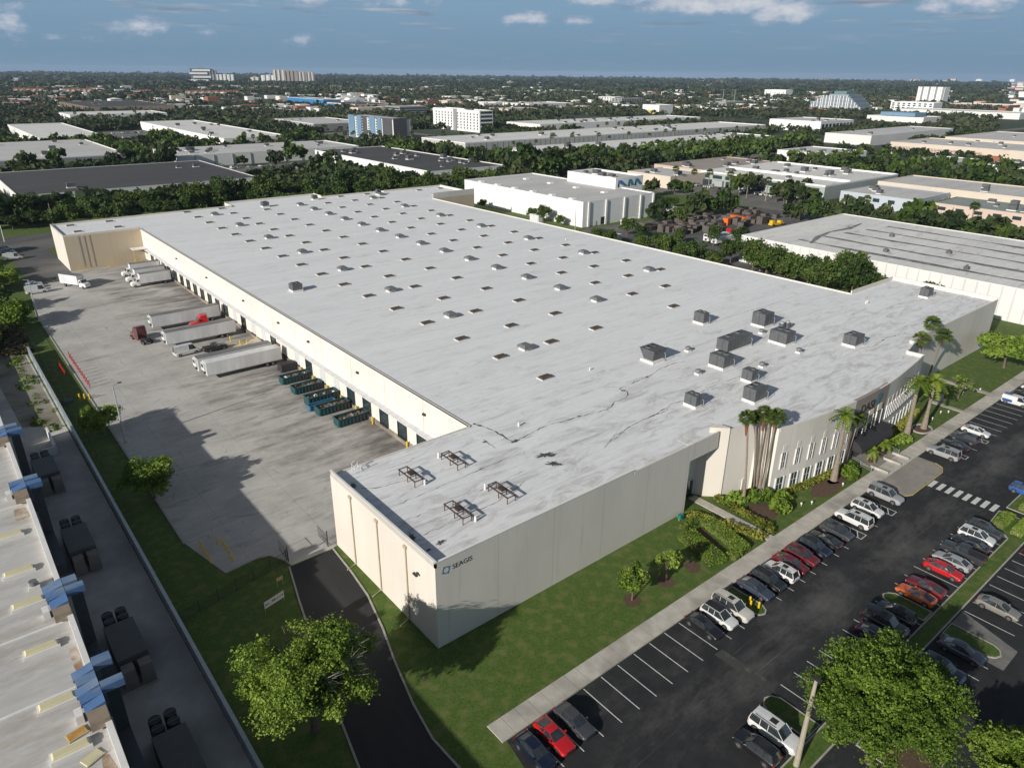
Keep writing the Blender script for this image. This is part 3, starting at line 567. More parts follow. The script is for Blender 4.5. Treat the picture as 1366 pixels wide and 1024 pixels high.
# tar lines and patches on the membrane
TAR = mat('tar', (0.05, 0.05, 0.052), (0.12, 0.118, 0.115), 2.0, 0.6)
def px(lst, ox, oy, s, z=ZR): return [P(ox+a/s, oy+b/s, z) for a, b in lst]
rr = random.Random(3)
def crack(lst, ox, oy, s, wmin=0.05, wmax=0.3, sub=5):
    q = px(lst, ox, oy, s); pts = []; tl = MB(); nz = ZR+.005+.0007*(crack.n % 9); crack.n += 1
    for a, b in zip(q[:-1], q[1:]):
        ns_ = max(sub, int((b-a).length/.55))
        for k in range(ns_): t = k/ns_; p = a.lerp(b, t); pts.append((p.x+rr.uniform(-.14, .14), p.y+rr.uniform(-.14, .14)))
    pts.append((q[-1].x, q[-1].y)); ph = rr.uniform(0, 9); tl.ribbon(pts, [max(.02, .8*rr.uniform(wmin*.5, wmax)*(.35+.65*abs(math.sin(ph+i*.21)))*(2.0 if rr.random() < .08 else 1)) for i, _ in enumerate(pts)], nz); tl.build('tar_seam', TAR, wh)
crack.n = 0
crack([(690, 860), (800, 800), (960, 755), (1060, 730), (1090, 700), (1140, 680), (1140, 660), (1105, 650), (1160, 625), (1230, 595), (1265, 570), (1330, 545), (1365, 540)], 453, 300, 2.967, .06, .36)
crack([(1085, 850), (1130, 810), (1200, 770), (1290, 735), (1310, 710), (1365, 695)], 453, 300, 2.967, .04, .22)
crack([(530, 785), (600, 810), (640, 830), (690, 860)], 453, 300, 2.967, .1, .7)
crack([(570, 850), (620, 885)], 453, 300, 2.967, .1, .3)
crack([(230, 385), (420, 330), (600, 275), (740, 200)], 420, 560, 4.875, .04, .14)
crack([(470, 578), (700, 480), (1000, 355), (1270, 240), (1365, 210)], 420, 560, 4.875, .04, .2)
crack([(540, 672), (870, 545), (1190, 410), (1365, 330)], 420, 560, 4.875, .03, .1)
crack([(700, 748), (860, 680), (1000, 612), (1180, 535), (1365, 400)], 420, 560, 4.875, .04, .2)
crack([(300, 445), (420, 440), (540, 405), (600, 390)], 420, 560, 4.875, .04, .25)
crack([(620, 715), (800, 640), (900, 600)], 420, 560, 4.875, .03, .12)
crack([(110, 860), (60, 930), (30, 960), (100, 880), (230, 805), (330, 760), (440, 700), (470, 670), (530, 660)], 800, 400, 4.875, .04, .2)
crack([(640, 610), (740, 560), (900, 500), (930, 495)], 800, 400, 4.875, .03, .16)
crack([(410, 330), (540, 325), (570, 310)], 800, 400, 4.875, .03, .14)
crack([(710, 150), (900, 90), (1170, 15)], 800, 400, 4.875, .03, .14)
crack([(240, 535), (330, 525), (370, 500), (420, 465), (560, 430)], 1100, 360, 5.12, .04, .25)
def blot(cx, cy, rx, ry, rot, n=34, z=ZR+0.013):
    pts = []; tl = MB()
    for k in range(n):
        t = 2*math.pi*k/n; r_ = rr.uniform(.35, 1.05); a_, b_ = rx*r_*math.cos(t), ry*r_*math.sin(t)
        pts.append((cx+a_*math.cos(rot)-b_*math.sin(rot), cy+a_*math.sin(rot)+b_*math.cos(rot)))
    tl.add([(cx, cy, z)]+[(*p, z) for p in pts], [(0, 1+k, 1+(k+1) % n) for k in range(n)]); tl.build('tar_patch', TAR, wh)
for (a, b), rx, ry, ro in (((815, 910), 2.0, .9, -.3), ((850, 945), 1.4, .8, -.6), ((695, 855), .9, .5, .2), ((575, 858), .5, .3, 0), ((1122, 655), .6, .3, 0)):
    p = P(453+a/2.967, 300+b/2.967, ZR); blot(p.x, p.y, rx, ry, ro)
for (a, b), rx, ry, ro in (((250, 425), 1.0, .5, 1.3), ((630, 762), 1.2, .5, 1.2), ((820, 795), .9, .45, .1), ((330, 520), .6, .3, 1.2), ((740, 845), .5, .3, .5)):
    p = P(420+a/4.875, 560+b/4.875, ZR); blot(p.x, p.y, rx, ry, ro)
# small pipes
pb = MB()
for (a, b, h_) in ((1107, 450, .9), (805, 245, .9), (1045, 658, .8), (715, 420, .8), (905, 555, .5), (1325, 40, .7)):
    p = P(420+a/4.875, 560+b/4.875, ZR); pb.tube([(p.x, p.y, ZR), (p.x, p.y, ZR+h_)], .16, 10)
for (a, b) in ((712, 795), (990, 575), (895, 60)):
    p = P(453+a/2.967, 300+b/2.967, ZR); pb.tube([(p.x, p.y, ZR), (p.x, p.y, ZR+.6)], .12, 10)
p = P(1155, 405, ZR); pb.tube([(p.x, p.y, ZR), (p.x, p.y, ZR+.7)], .14, 10); pb.tube([(p.x+.8, p.y, ZR), (p.x+.8, p.y, ZR+.7)], .14, 10)
pb.build('vent_pipe', WHITE, wh)

# dock side: canopy, doors, downpipes, wall lamps
cp = MB(); cp.box(22.3, 23.5, 30, 213, 5.15, 5.25); cp.box(22.25, 22.3, 30, 213, 5.1, 5.27)
cp.build('dock_canopy', mat('canopy_pale', (.70, .72, .74), (.58, .60, .62), .8, .5), wh)
br = MB()
for y in np.arange(31, 213, 1.625): br.tube([(22.0, y, 5.28), (23.5, y, 6.3)], .022, 4)
br.build('canopy_brace', WHITEM, wh)
dd = MB(); dd.box(23.40, 23.49, -1.3, 1.3, 1.25, 4.1, 0); dd.box(23.30, 23.40, -1.55, -1.3, 1.0, 4.3, 1); dd.box(23.30, 23.40, 1.3, 1.55, 1.0, 4.3, 1); dd.box(23.30, 23.40, -1.3, 1.3, 4.1, 4.3, 1)
dd.box(23.15, 23.49, -1.4, 1.4, 0.9, 1.22, 1)
dd = dd.mesh('dock_door', [GLASS, DARK])
de = MB(); de.box(23.42, 23.49, -1.3, 1.3, 1.25, 4.1, 0); de.box(23.15, 23.48, -1.4, 1.4, 0.9, 1.22, 1)
for k in range(1, 6): de.box(23.41, 23.42, -1.28, 1.28, 1.25+k*.48, 1.28+k*.48, 1)
de = de.mesh('dock_door', [WHITEM, DARK])
for i in range(27):
    y = 39.8+6.5*i; o = objof('dock_door', de if 5 <= i <= 14 and i % 3 != 1 else dd, wh); o.location = (0, y, 0)
db = MB(); db.box(23.30, 23.49, 25.9, 218, 0.0, 1.0); db.build('dock_base', mat('dock_plinth', (0.33, 0.29, 0.23), (0.2, 0.17, 0.14), 0.8, .9, c3=(0.12, 0.10, 0.09), stretch=(1, 1, .6)), wh)
wl = MB()
for y in (38.5, 62, 84, 100, 122, 150, 178): wl.box(23.1, 23.48, y-.35, y+.35, 8.6, 8.95)
wl.build('wall_lamp', DARK, wh)
dp = MB()
for y in (6.2, 13.0, 19.9): dp.tube([(-.12, y, 10.9), (-.12, y, .35), (-1.6, y-.3, .12)], .09, 8); dp.box(-.28, -.01, y-.3, y+.3, 10.7, 11.1)
dp.build('downspout', mat('downspout_beige', (0.52, 0.45, 0.33), (0.45, 0.38, 0.28), 1, .6), wh)
fld = MB(); fld.box(-.3, -.05, 3.5, 3.7, 8.65, 8.8); fld.box(-.6, -.3, 3.2, 4.0, 8.6, 8.78); fld.build('floodlight', DARK, wh)
y2 = MB()
for y in (207, 209, 213): y2.box(22.6, 22.8, y-.1, y+.1, 0, 1.2)
# ladder/fire stair shape on far tan wall
ld = MB()
for k in range(3):
    ld.tube([(3.6+k*1.6, 218.2, 1), (3.6+k*1.6, 218.2, 11.6)], .05, 5)
for k in range(24): ld.tube([(3.6, 218.2, 1+k*.45), (4.3, 218.2, 1+k*.45)], .025, 4)
ld.build('ladder', GALV, wh)
# lettering SEAGIS with compass roundel on the front wall
SIGN = mat('sign_dark', (0.03, 0.035, 0.045), (0.02, 0.025, 0.03), 1, .4); SIGNB = mat('sign_blue', (0.07, 0.22, 0.42), (0.06, 0.18, 0.35), 1, .4)
letters('sign_lettering', 'SEAGIS', SIGN, .92, (2.3, -.014, 10.3), (R(90), 0, 0), wh, .004)
rn = MB()
for k in range(40):
    a0, a1 = 2*math.pi*k/40, 2*math.pi*(k+1)/40
    rn.add([(1.45+r_*math.cos(a), -.012, 10.6+r_*math.sin(a)) for a, r_ in ((a0, .36), (a1, .36), (a1, .50), (a0, .50))], [(0, 1, 2, 3)])
for k in range(4):
    a = math.pi/4+k*math.pi/2-.25; c, s_ = math.cos(a), math.sin(a)
    rn.add([(1.45+c*.74, -.016, 10.6+s_*.74), (1.45+c*.45-s_*.13, -.016, 10.6+s_*.45+c*.13), (1.45+c*.45+s_*.13, -.016, 10.6+s_*.45-c*.13)], [(0, 1, 2)])
rn.build('sign_roundel', SIGNB, wh)
# office front: windows on the curved wall
def arc_y(x):
    for (a, b), (c, d) in zip(arc[:-1], arc[1:]):
        if a <= x <= c: return b+(d-b)*(x-a)/(c-a), math.atan2(d-b, c-a)
    return arc[-1][1], 0
wu = MB(); wu.box(-.42, .42, -.06, .02, 0, 2.7, 0); wu.box(-.62, -.42, -.14, .02, -.1, 2.75, 1); wu.box(.42, .62, -.14, .02, -.1, 2.75, 1); wu.box(-.03, .03, -.09, -.06, 0, 2.7, 1); wu.box(-.42, .42, -.09, -.06, 1.3, 1.36, 1)
wu.box(-.40, .40, -.03, .02, 2.8, 4.1, 2)
wu = wu.mesh('window', [GLASS, WHITE, WALLL])
wlo = MB(); wlo.box(-.75, .75, -.06, .02, 0, 2.4, 0); wlo.box(-1.0, -.75, -.16, .02, -.1, 2.5, 1); wlo.box(.75, 1.0, -.16, .02, -.1, 2.5, 1); wlo.box(-.03, .03, -.09, -.06, 0, 2.4, 1); wlo.box(-.75, .75, -.09, -.06, 1.2, 1.26, 1)
wlo = wlo.mesh('window', [GLASSG, WHITE])
for x in list(np.arange(62.0, 79, 3.25))+list(np.arange(93.5, 111, 2.1)):
    y, an = arc_y(x); o = objof('window', wu, wh); o.location = (x, y-.03, 4.6); o.rotation_euler = (0, 0, an)
    o = objof('window', wlo, wh); o.location = (x, y-.03, 0.45); o.rotation_euler = (0, 0, an)
# brown entrance bay, sign, dark barrel awning
bay = MB(); pts = [(x, arc_y(x)[0]-.04) for x in (79.6, 81.6, 84, 86, 88, 90, 91.8)]
bay.prism(pts+[(x, y+.6) for x, y in pts[::-1]], 0.0, ZP+.02); bay.build('entrance_bay', mat('bay_brown', (0.33, 0.28, 0.245), (0.28, 0.24, 0.21), .4, .8), wh)
bw = MB()
for x in (82.6, 85.8, 89.0): bw.box(x-.9, x+.9, -8.12, -8.0, 3.2, 7.6, 0); bw.box(x-1.0, x-.9, -8.2, -8.0, 3.1, 7.7, 1); bw.box(x+.9, x+1.0, -8.2, -8.0, 3.1, 7.7, 1)
bw.box(82, 89.6, -8.1, -8.0, 0, 2.9, 0); bw.build('entrance_glazing', [GLASS, WHITE], wh)
lt_ = MB(); lt_.box(84.9, 86.6, -8.14, -8.0, 7.75, 8.7); lt_.box(88.1, 89.6, -8.1, -7.98, 7.75, 9.0); lt_.build('wall_panel', WALLL, wh)
letters('sign_lettering', 'DASI', mat('sign_black', (.012, .016, .02), None, 1, .4), 2.3, (81.6, -7.98, 9.0), (R(90), 0, R(-.6)), wh, .01)
dn = MB(); dn.add([(87.0, -8.03, 9.2), (88.0, -8.03, 9.3), (88.9, -8.03, 11.3), (87.5, -8.03, 11.0)], [(0, 1, 2, 3)]); dn.build('sign_swoosh', mat('teal', (0.04, 0.27, 0.34), (0.04, 0.22, 0.30), 1, .4), wh)
aw = MB(); segs = 12
for j in range(3):
    x0, x1 = 79.9+3.9*j, 79.9+3.9*j+3.8
    for k in range(segs):
        a0, a1 = math.pi/2*k/segs, math.pi/2*(k+1)/segs
        aw.add([(x0, -8.0-2.4*math.sin(a0), 2.9+1.9*math.cos(a0)), (x1, -8.0-2.4*math.sin(a0), 2.9+1.9*math.cos(a0)), (x1, -8.0-2.4*math.sin(a1), 2.9+1.9*math.cos(a1)), (x0, -8.0-2.4*math.sin(a1), 2.9+1.9*math.cos(a1))], [(0, 1, 2, 3)])
    for xx in (x0, x1): aw.add([(xx, -8.0, 2.9)]+[(xx, -8.0-2.4*math.sin(math.pi/2*k/segs), 2.9+1.9*math.cos(math.pi/2*k/segs)) for k in range(segs+1)], [tuple(range(segs+2))])
aw.build('entrance_awning', mat('awning_black', (0.028, 0.026, 0.028), (0.04, 0.038, 0.04), 1, .6), wh)
sd_ = MB(); sd_.box(62.5-3.1, 60.7, -3.5, -3.4, 0, 2.2); dr_ = MB(); dr_.box(57.6, 58.5, -2.0, -1.86, 0, 2.3); dr_.build('side_door', WHITE, wh)

# ================================================================== ROOFTOP UNITS
def unit(name, label, cat, x0, x1, y0, y1, h, z=ZR, style='box', curb=0.45, group=None):
    cx, cy = (x0+x1)/2, (y0+y1)/2; hx, hy = (x1-x0)/2, (y1-y0)/2
    t = thing(name, label, cat, (cx, cy, z), 0, group)
    MB().box(-hx, hx, -hy, hy, 0, curb).build('curb', WHITE, t)
    b = MB(); e = .06
    if style == 'tower':     # flared cooling tower
        b.add([(-hx+.5, -hy+.5, curb), (hx-.5, -hy+.5, curb), (hx-.5, hy-.5, curb), (-hx+.5, hy-.5, curb), (-hx-.2, -hy-.2, h), (hx+.2, -hy-.2, h), (hx+.2, hy+.2, h), (-hx-.2, hy+.2, h)],
              [(4, 5, 6, 7), (0, 1, 5, 4), (1, 2, 6, 5), (2, 3, 7, 6), (3, 0, 4, 7)], 0)
        for k in range(6):
            q = -hx+k*hx/2.6; b.box(q, q+.05, -hy-.24, hy+.24, h-.25, h+.04, 1)
    else:
        b.box(-hx+e, hx-e, -hy+e, hy-e, curb+.003, h, 0)
        nn = max(2, int(hx*2/1.1))
        for k in range(1, nn): q = -hx+e+k*(2*hx-2*e)/nn; b.box(q-.02, q+.02, -hy+e-.02, hy-e+.02, curb+.1, h+.015, 1)
        b.box(-hx+e-.015, hx-e+.015, -hy*.1, -hy*.04, curb+.1, h-.1, 1)
    b.build('casing', [UNITG, DARK], t)
    f = MB(); k = 0
    nf = 2 if hx > 1.2 or hy > 1.2 else 1
    for i in range(nf):
        fx, fy = ((-hx*.4+i*hx*.8, hy*.35) if hx >= hy else (hx*.3, -hy*.4+i*hy*.8)); r_ = min(hx, hy)*.42
        f.tube([(fx, fy, h+.02), (fx, fy, h+.2)], r_, 14, 0); f.tube([(fx, fy, h+.2), (fx, fy, h+.215)], r_*.8, 14, 1)
    f.build('fan', [FANG, DARK], t)
    p = MB(); p.tube([(hx*.9, -hy-.25, .05), (hx*.9, -hy-.25, h*.6), (hx*.9, -hy+.1, h*.6)], .05, 6); p.tube([(hx*.7, -hy-.2, .08), (hx*.7, -hy-1.2, .08)], .04, 6); p.build('pipe', GALV, t)
    return t
unit('cooling_tower', 'black flared cooling tower on white curb, leftmost big unit of the front roof cluster', 'cooling tower', 66.2, 69.6, 25.1, 28.3, 2.7, style='tower')
unit('roof_air_conditioner', 'small dark cube air conditioner on the front roof, farthest left one of the back pair', 'air conditioner', 93.0, 95.0, 33.6, 36.4, 2.6)
unit('roof_air_conditioner', 'large square dark air conditioner farthest back in the roof cluster, beside a condenser', 'air conditioner', 101.8, 105.4, 24.1, 27.4, 3.1)
unit('roof_air_conditioner', 'longest dark air conditioner lying across the middle of the roof cluster', 'air conditioner', 82.0, 90.3, 19.6, 22.4, 2.8)
unit('roof_air_conditioner', 'dark ribbed air conditioner on the right of the long one in the roof cluster', 'air conditioner', 95.2, 98.6, 14.9, 18.9, 2.7)
unit('roof_air_conditioner', 'dark ribbed air conditioner just below the long one in the roof cluster', 'air conditioner', 74.2, 77.4, 15.0, 18.4, 2.6)
unit('roof_air_conditioner', 'small dark air conditioner right above the brown box unit near the palms', 'air conditioner', 73.0, 75.0, 8.2, 10.4, 2.3)
unit('roof_air_conditioner', 'brown-grey box air conditioner on white curb nearest the palm tops', 'air conditioner', 65.7, 69.3, 2.7, 5.2, 2.6)
unit('roof_air_conditioner', 'small dark air conditioner nearest the front parapet, left of the brown box unit', 'air conditioner', 56.4, 58.2, 7.7, 10.2, 2.2)
unit('roof_air_conditioner', 'lone dark grey air conditioner near the curved office parapet, right of the cluster', 'air conditioner', 105.5, 109.1, 5.6, 8.4, 2.4)
unit('roof_air_conditioner', 'dark upright air conditioner on the far right wing beside the white parapet', 'air conditioner', 154.4, 157.3, 11.8, 14.0, 2.4)
unit('roof_air_conditioner', 'grey air conditioner alone on the big roof near the dock wall', 'air conditioner', 32.6, 35.3, 112.2, 114.8, 1.9)
unit('roof_air_conditioner', 'grey square unit on the back edge of the roof beside the parapet step', 'air conditioner', 97.5, 99.7, 242.6-3, 244.6-3, 2.0)
unit('roof_air_conditioner', 'grey twin unit at the back left of the roof among the last skylights', 'air conditioner', 73.5, 76.2, 234.5, 237.2, 2.0)
unit('roof_air_conditioner', 'white based unit with flue at the back of the roof, left of the tan block', 'air conditioner', 126.5, 128.6, 236, 238, 2.3)
for k, (x, y) in enumerate(((104.6, 21.6), (106.2, 21.2))):
    t = thing('condenser', ('round-topped condenser beside the farthest square unit, %s of the two' % ('left', 'right')[k]), 'condenser', (x, y, ZR))
    MB().box(-.5, .5, -.5, .5, 0, 1.3).build('casing', UNITG, t); m_ = MB(); m_.tube([(0, 0, 1.3), (0, 0, 1.7)], .42, 12); m_.build('fan', GALV, t)
for k, (x, y, l_) in enumerate(((77.4, 25.6, 'left of the long unit'), (69.2, 16.9, 'below the flared cooling tower'), (81.7, 11.6, 'nearest the street'), (94.3, 11.4, 'between the ribbed and lone right units'), (98.6, 22.6, 'behind the ribbed right unit'))):
    t = thing('mushroom_vent', 'small metal mushroom vent on the front roof, '+l_, 'roof vent', (x, y, ZR))
    m_ = MB(); m_.box(-.5, .5, -.5, .5, 0, .3); m_.build('curb', WHITE, t); m_ = MB(); m_.tube([(0, 0, .3), (0, 0, .7)], .35, 10); m_.tube([(0, 0, .7), (0, 0, .95), (0, 0, 1.15)], [.62, .5, .12], 12); m_.build('cap', FANG, t)
# pipe support racks
for k, (x, y, l_) in enumerate(((15.0, 17.9, 'back right'), (8.0, 17.8, 'back left'), (8.0, 6.9, 'front left'), (15.1, 7.1, 'front right'))):
    t = thing('steel_rack', 'bare rust-brown steel equipment rack on the near roof corner, %s of the four' % l_, 'rack', (x, y, ZR))
    f = MB(); q = .07
    for sx in (-.65, .65): f.box(sx-q, sx+q, -2.1, 2.1, .85, 1.0)
    for yy in (-2.1, -.7, .7, 2.0): f.box(-.58, .58, yy, yy+.1, .88, .98)
    f.build('frame', RUST, t)
    for sx in (-.65, .65):
        for yy in (-2.0, -.2, 1.95): MB().tube([(sx, yy, 0), (sx, yy, .85)], .06, 6).build('leg', RUST, t)
    MB().box(-.35, .35, -.5, .4, .99, 1.25).build('junction_box', RUST, t)
# fall-protection hatch rail on the left wing
t = thing('hatch_rail', 'white metal hatch railing on the near roof edge above the loading yard', 'railing', (2.9, 24.0, ZR)); m_ = MB()
for x in (0, .9): 
    for y in (0, .9): m_.tube([(x, y, 0), (x, y, 1.15)], .035, 6)
m_.tube([(0, 0, 1.15), (.45, 0, 1.5), (.9, 0, 1.15)], .035, 6); m_.tube([(0, .9, 1.15), (.45, .9, 1.5), (.9, .9, 1.15)], .035, 6); m_.tube([(0, 0, 1.1), (0, .9, 1.1)], .03, 6); m_.tube([(.9, 0, .6), (.9, .9, .6)], .03, 6); m_.tube([(0, 0, .6), (0, .9, .6)], .03, 6)
m_.build('rail', WHITEM, t)

# ================================================================== VEGETATION
def leafmesh(name, m, centers, sizes, seed=0, flat=0.0, elong=1.0, tone=None, updir=None):
    """many small two-triangle leaf clumps (bent quads) at centers with random attitude"""
    rg = np.random.default_rng(seed); c = np.asarray(centers, float); n = len(c); s = np.broadcast_to(np.asarray(sizes, float), (n,))
    nrm = rg.normal(size=(n, 3)); 
    if updir is not None: nrm = nrm*0.75+updir
    nrm[:, 2] += flat; nrm /= np.linalg.norm(nrm, axis=1)[:, None]
    a = np.cross(nrm, rg.normal(size=(n, 3))); a /= np.linalg.norm(a, axis=1)[:, None]; b = np.cross(nrm, a)
    s = s*np.clip(rg.lognormal(-.08, .38, n), .45, 1.9); a *= (s*elong)[:, None]*rg.uniform(.7, 1.2, (n, 1)); b *= s[:, None]*rg.uniform(.5, 1.0, (n, 1)); k = nrm*(s*0.35)[:, None]
    v = np.stack([c-a-b*.45, c-a*.2-b+k*.2, c+a-b*.4+k, c+a*.55+b*.9, c-a*.5+b+k*.6], 1).reshape(-1, 3)
    me = bpy.data.meshes.new(name); me.vertices.add(n*5); me.vertices.foreach_set('co', v.ravel())
    me.loops.add(n*5); me.loops.foreach_set('vertex_index', np.arange(n*5)); me.polygons.add(n); me.polygons.foreach_set('loop_start', np.arange(n)*5)
    try: me.polygons.foreach_set('loop_total', np.full(n, 5))
    except Exception: pass
    me.update(calc_edges=True); me.validate()
    at = me.attributes.new('tone', 'FLOAT', 'FACE'); tn = rg.uniform(0, 1, n) if tone is None else np.clip(tone+rg.normal(0, .18, n), 0, 1)
    at.data.foreach_set('value', tn); me.materials.append(m)
    return me
def crown_pts(rx, ry, rz, zc, n, lobes, seed, gap=0.25, shell=0.55, low=0.55, lr=(.24, .42)):
    """points in the shells of several lobes packed in an ellipsoid; returns points, tone per lobe, outward"""
    rg = np.random.default_rng(seed); L_ = []
    while len(L_) < lobes:
        p = rg.normal(size=3); p /= np.linalg.norm(p); p *= rg.uniform(.30, .88)
        if p[2] < -low: continue
        L_.append((p*[rx, ry, rz]*(1+(.3-lr[0])*.6), rg.uniform(*lr), rg.uniform(0, 1)))
    pts = []; tn = []; ou = []
    for (p, r_, t_) in L_:
        m_ = int(n/lobes); d = rg.normal(size=(m_, 3)); d /= np.linalg.norm(d, axis=1)[:, None]; rad = rg.uniform(shell, 1.0, (m_, 1))**.6*(1+.15*np.clip(rg.normal(size=(m_, 1)), -1.5, 2.2)); wv = .16*(np.sin(d[:, 0:1]*7+t_*40)+np.sin(d[:, 1:2]*8+t_*70)+np.sin(d[:, 2:3]*6+t_*20)); rad = rad*(1+wv)
        q = p+d*rad*r_*np.array([rx, ry, rz*1.05])
        # bite gaps with a cheap 3-D pattern
        f = np.sin(q[:, 0]*2.3/rx*2.2+seed)+np.sin(q[:, 1]*2.1/ry*2.4+seed*1.7)+np.sin(q[:, 2]*2.6/rz*2+seed*.6)
        keep = f > -3+gap*6*.5
        g2 = np.sin(q[:, 0]*3.1+q[:, 2]*1.7+seed)*np.sin(q[:, 1]*2.9-q[:, 2]*2.3+seed*2.1)+.6*np.sin(q[:, 0]*7.3-q[:, 1]*5.1)*np.sin(q[:, 2]*6.7+q[:, 1]*3.3); keep &= g2 > rg.uniform(-1.0, .25, len(q)); q = q[keep]; d = d[keep]
        pts.append(q); tn.append(np.full(len(q), t_*.6+.2)); ou.append(d)
    q = np.concatenate(pts); q[:, 2] += zc
    return q, np.concatenate(tn), np.concatenate(ou)
def trunkmesh(name, h, r, limbs, rx, zc, rz, seed, m=None):
    rg = random.Random(seed); b = MB(); lean = (rg.uniform(-.4, .4), rg.uniform(-.4, .4))
    top = (lean[0], lean[1], h)
    b.tube([(0, 0, -.1), (lean[0]*.3, lean[1]*.3, h*.35), (lean[0]*.7, lean[1]*.7, h*.7), top], [r*1.35, r, r*.85, r*.7], 9)
    for k in range(limbs):
        a = 2*math.pi*k/limbs+rg.uniform(-.4, .4); e = rg.uniform(.5, .85); s0 = h*rg.uniform(.6, 1); z0 = s0
        st = (lean[0]*s0/h, lean[1]*s0/h, s0); en = (math.cos(a)*rx*e, math.sin(a)*rx*e, zc+rz*rg.uniform(-.2, .6)); mid = tuple(st[i]*.5+en[i]*.5+(0, 0, .5)[i] for i in range(3))
        b.tube([st, mid, en], [r*.5, r*.3, r*.08], 6)
        for j in range(6 if limbs > 8 else 3):
            a2 = a+rg.uniform(-1, 1); e2 = tuple(mid[i]+(math.cos(a2)*rx*.4, math.sin(a2)*rx*.4, rz*rg.uniform(.1, .6))[i] for i in range(3)); b.tube([mid, e2], [r*.22, r*.05], 5)
    return b.mesh(name, m or BARK)
def tree(name, label, loc, me_c, me_t, group=None, rz=0, sc=1, cat='tree'):
    t = thing(name, label, cat, loc, rz, group); t.scale = (sc, sc, sc) if not isinstance(sc, tuple) else sc
    objof('trunk', me_t, t); objof('crown', me_c, t); return t
# --- individual near trees
def big_tree(name, label, loc, rx, ry, rz, zc, n, size, m, seed, lobes=34, limbs=9, gap=.35, r=.35, bare=False, lr=(.2, .36)):
    q, tn, ou = crown_pts(rx, ry, rz, zc, n, lobes, seed, gap, lr=lr)
    t = thing(name, label, 'tree', loc)
    objof('crown', leafmesh('crown', m, q, size, seed, 0.3, tone=tn, updir=ou*.6), t); objof('trunk', trunkmesh('trunk', zc*.62, r, limbs, rx, zc, rz, seed), t)
    if bare:      # dead grey twigs standing out of the crown on the street side
        g_ = random.Random(seed); b = MB()
        for k in range(30):
            a = g_.uniform(-1.5, .2); s0 = Vector((math.cos(a)*rx*.25, math.sin(a)*ry*.25, zc*.8)); e0 = Vector((math.cos(a)*rx*g_.uniform(.7, 1.02), math.sin(a)*ry*g_.uniform(.7, 1.05), zc+rz*g_.uniform(-.35, .75))); m0 = (s0+e0)/2+Vector((g_.uniform(-.5, .5), g_.uniform(-.5, .5), .5)); b.tube([s0, m0, e0], [.06, .04, .012], 5)
            for j in range(4): q0 = m0.lerp(e0, g_.uniform(.1, .9)); b.tube([q0, q0+Vector((g_.uniform(-1, 1), g_.uniform(-1, 1), g_.uniform(.1, .9)))*1.1], [.025, .008], 4)
        b.build('dead_twigs', mat('twig_grey', (.34, .31, .27), (.26, .24, .21), 2, .9), t)
    return t
big_tree('broad_tree', 'big bright green tree with bare grey twigs standing beside the black driveway', (-16.2, -1.6, 0), 6.6, 6.3, 3.8, 8.2, 210000, .085, LEAF_A, 5, gap=.4, lobes=110, lr=(.12, .30), limbs=18, bare=True)
big_tree('broad_tree', 'largest green tree, in the car park at the lower right beside the leaning pole', (24.6, -39.2, 0), 7.0, 6.4, 4.3, 8.4, 260000, .085, LEAF_A, 9, lobes=150, limbs=18, gap=.25, lr=(.11, .28))
big_tree('broad_tree', 'green tree top cut off by the lower right corner of the photo', (31.0, -49.4, 0), 4.4, 4.2, 2.7, 4.4, 90000, .088, LEAF_A, 13, lobes=50, lr=(.16, .3))
big_tree('small_tree', 'round yellow-green tree on the grass strip nearest the yard shadow', (-16.8, 54.6, 0), 4.6, 4.3, 2.6, 4.4, 26000, .115, LEAF_A, 21, lobes=34, r=.16)
big_tree('small_tree', 'low bright shrubby tree on the grass strip at the foot of the tall yard lamp', (-18.4, 83.6, 0), 3.7, 3.6, 2.0, 3.2, 18000, .115, LEAF_A, 22, lobes=22, r=.12)
big_tree('small_tree', 'thin young tree with round crown on the front lawn, left of two in mulch rings', (24.1, -8.6, 0), 2.1, 2.1, 2.2, 3.8, 4200, .10, LEAF_A, 23, lobes=14, r=.09)
big_tree('small_tree', 'thin young tree on the front lawn, right of two in mulch rings', (30.5, -8.9, 0), 1.8, 1.8, 2.1, 3.7, 3600, .10, LEAF_A, 24, lobes=14, r=.09)
big_tree('broad_tree', 'spreading green tree at the far right end of the warehouse front lawn', (152.5, -8.7, 0), 6.9, 6.4, 2.2, 5.4, 12000, .24, LEAF_A, 25, lobes=40, r=.25)
big_tree('bare_tree', 'sparse crooked almost leafless tree on the lawn by the link path', (125.4, -9.0, 0), 3.2, 3.0, 2.0, 3.6, 330, .20, LEAF_A, 26, lobes=14, r=.12, gap=.6)
big_tree('broad_tree', 'dark green tree leaning beside the white ribbed wall at the right edge', (186, 22, 0), 4.5, 4.5, 3.2, 5.5, 2600, .38, LEAF_B, 27, lobes=20)
big_tree('broad_tree', 'shaded green tree on the grass strip beside the parked white cars by the yard', (-21.5, 164, 0), 4.0, 6.5, 2.4, 3.8, 9000, .24, LEAF_A, 28, lobes=34)
big_tree('broad_tree', 'yellowish tree behind the parked cars near the far end of the yard strip', (-19.5, 212, 0), 4, 8, 1.8, 3.0, 6000, .28, LEAF_A, 29, lobes=26)
big_tree('broad_tree', 'dark green tree at the left edge of the photo above the weedy ground', (-30, 152, 0), 5, 11, 2.2, 3.4, 8000, .3, LEAF_B, 30, lobes=34)
for k, (x, y, r_) in enumerate(((-25, 182, 6), (-27, 205, 7), (-24, 228, 6.5), (-30, 245, 7), (-22, 262, 6))):
    big_tree('broad_tree', 'green tree of the leafy row left of the parked white cars', (x, y, 0), r_, r_, 2.6, 4.2, 4000, .34, LEAF_B, 40+k, lobes=22).__setitem__('group', 'trees left of the parked white cars')
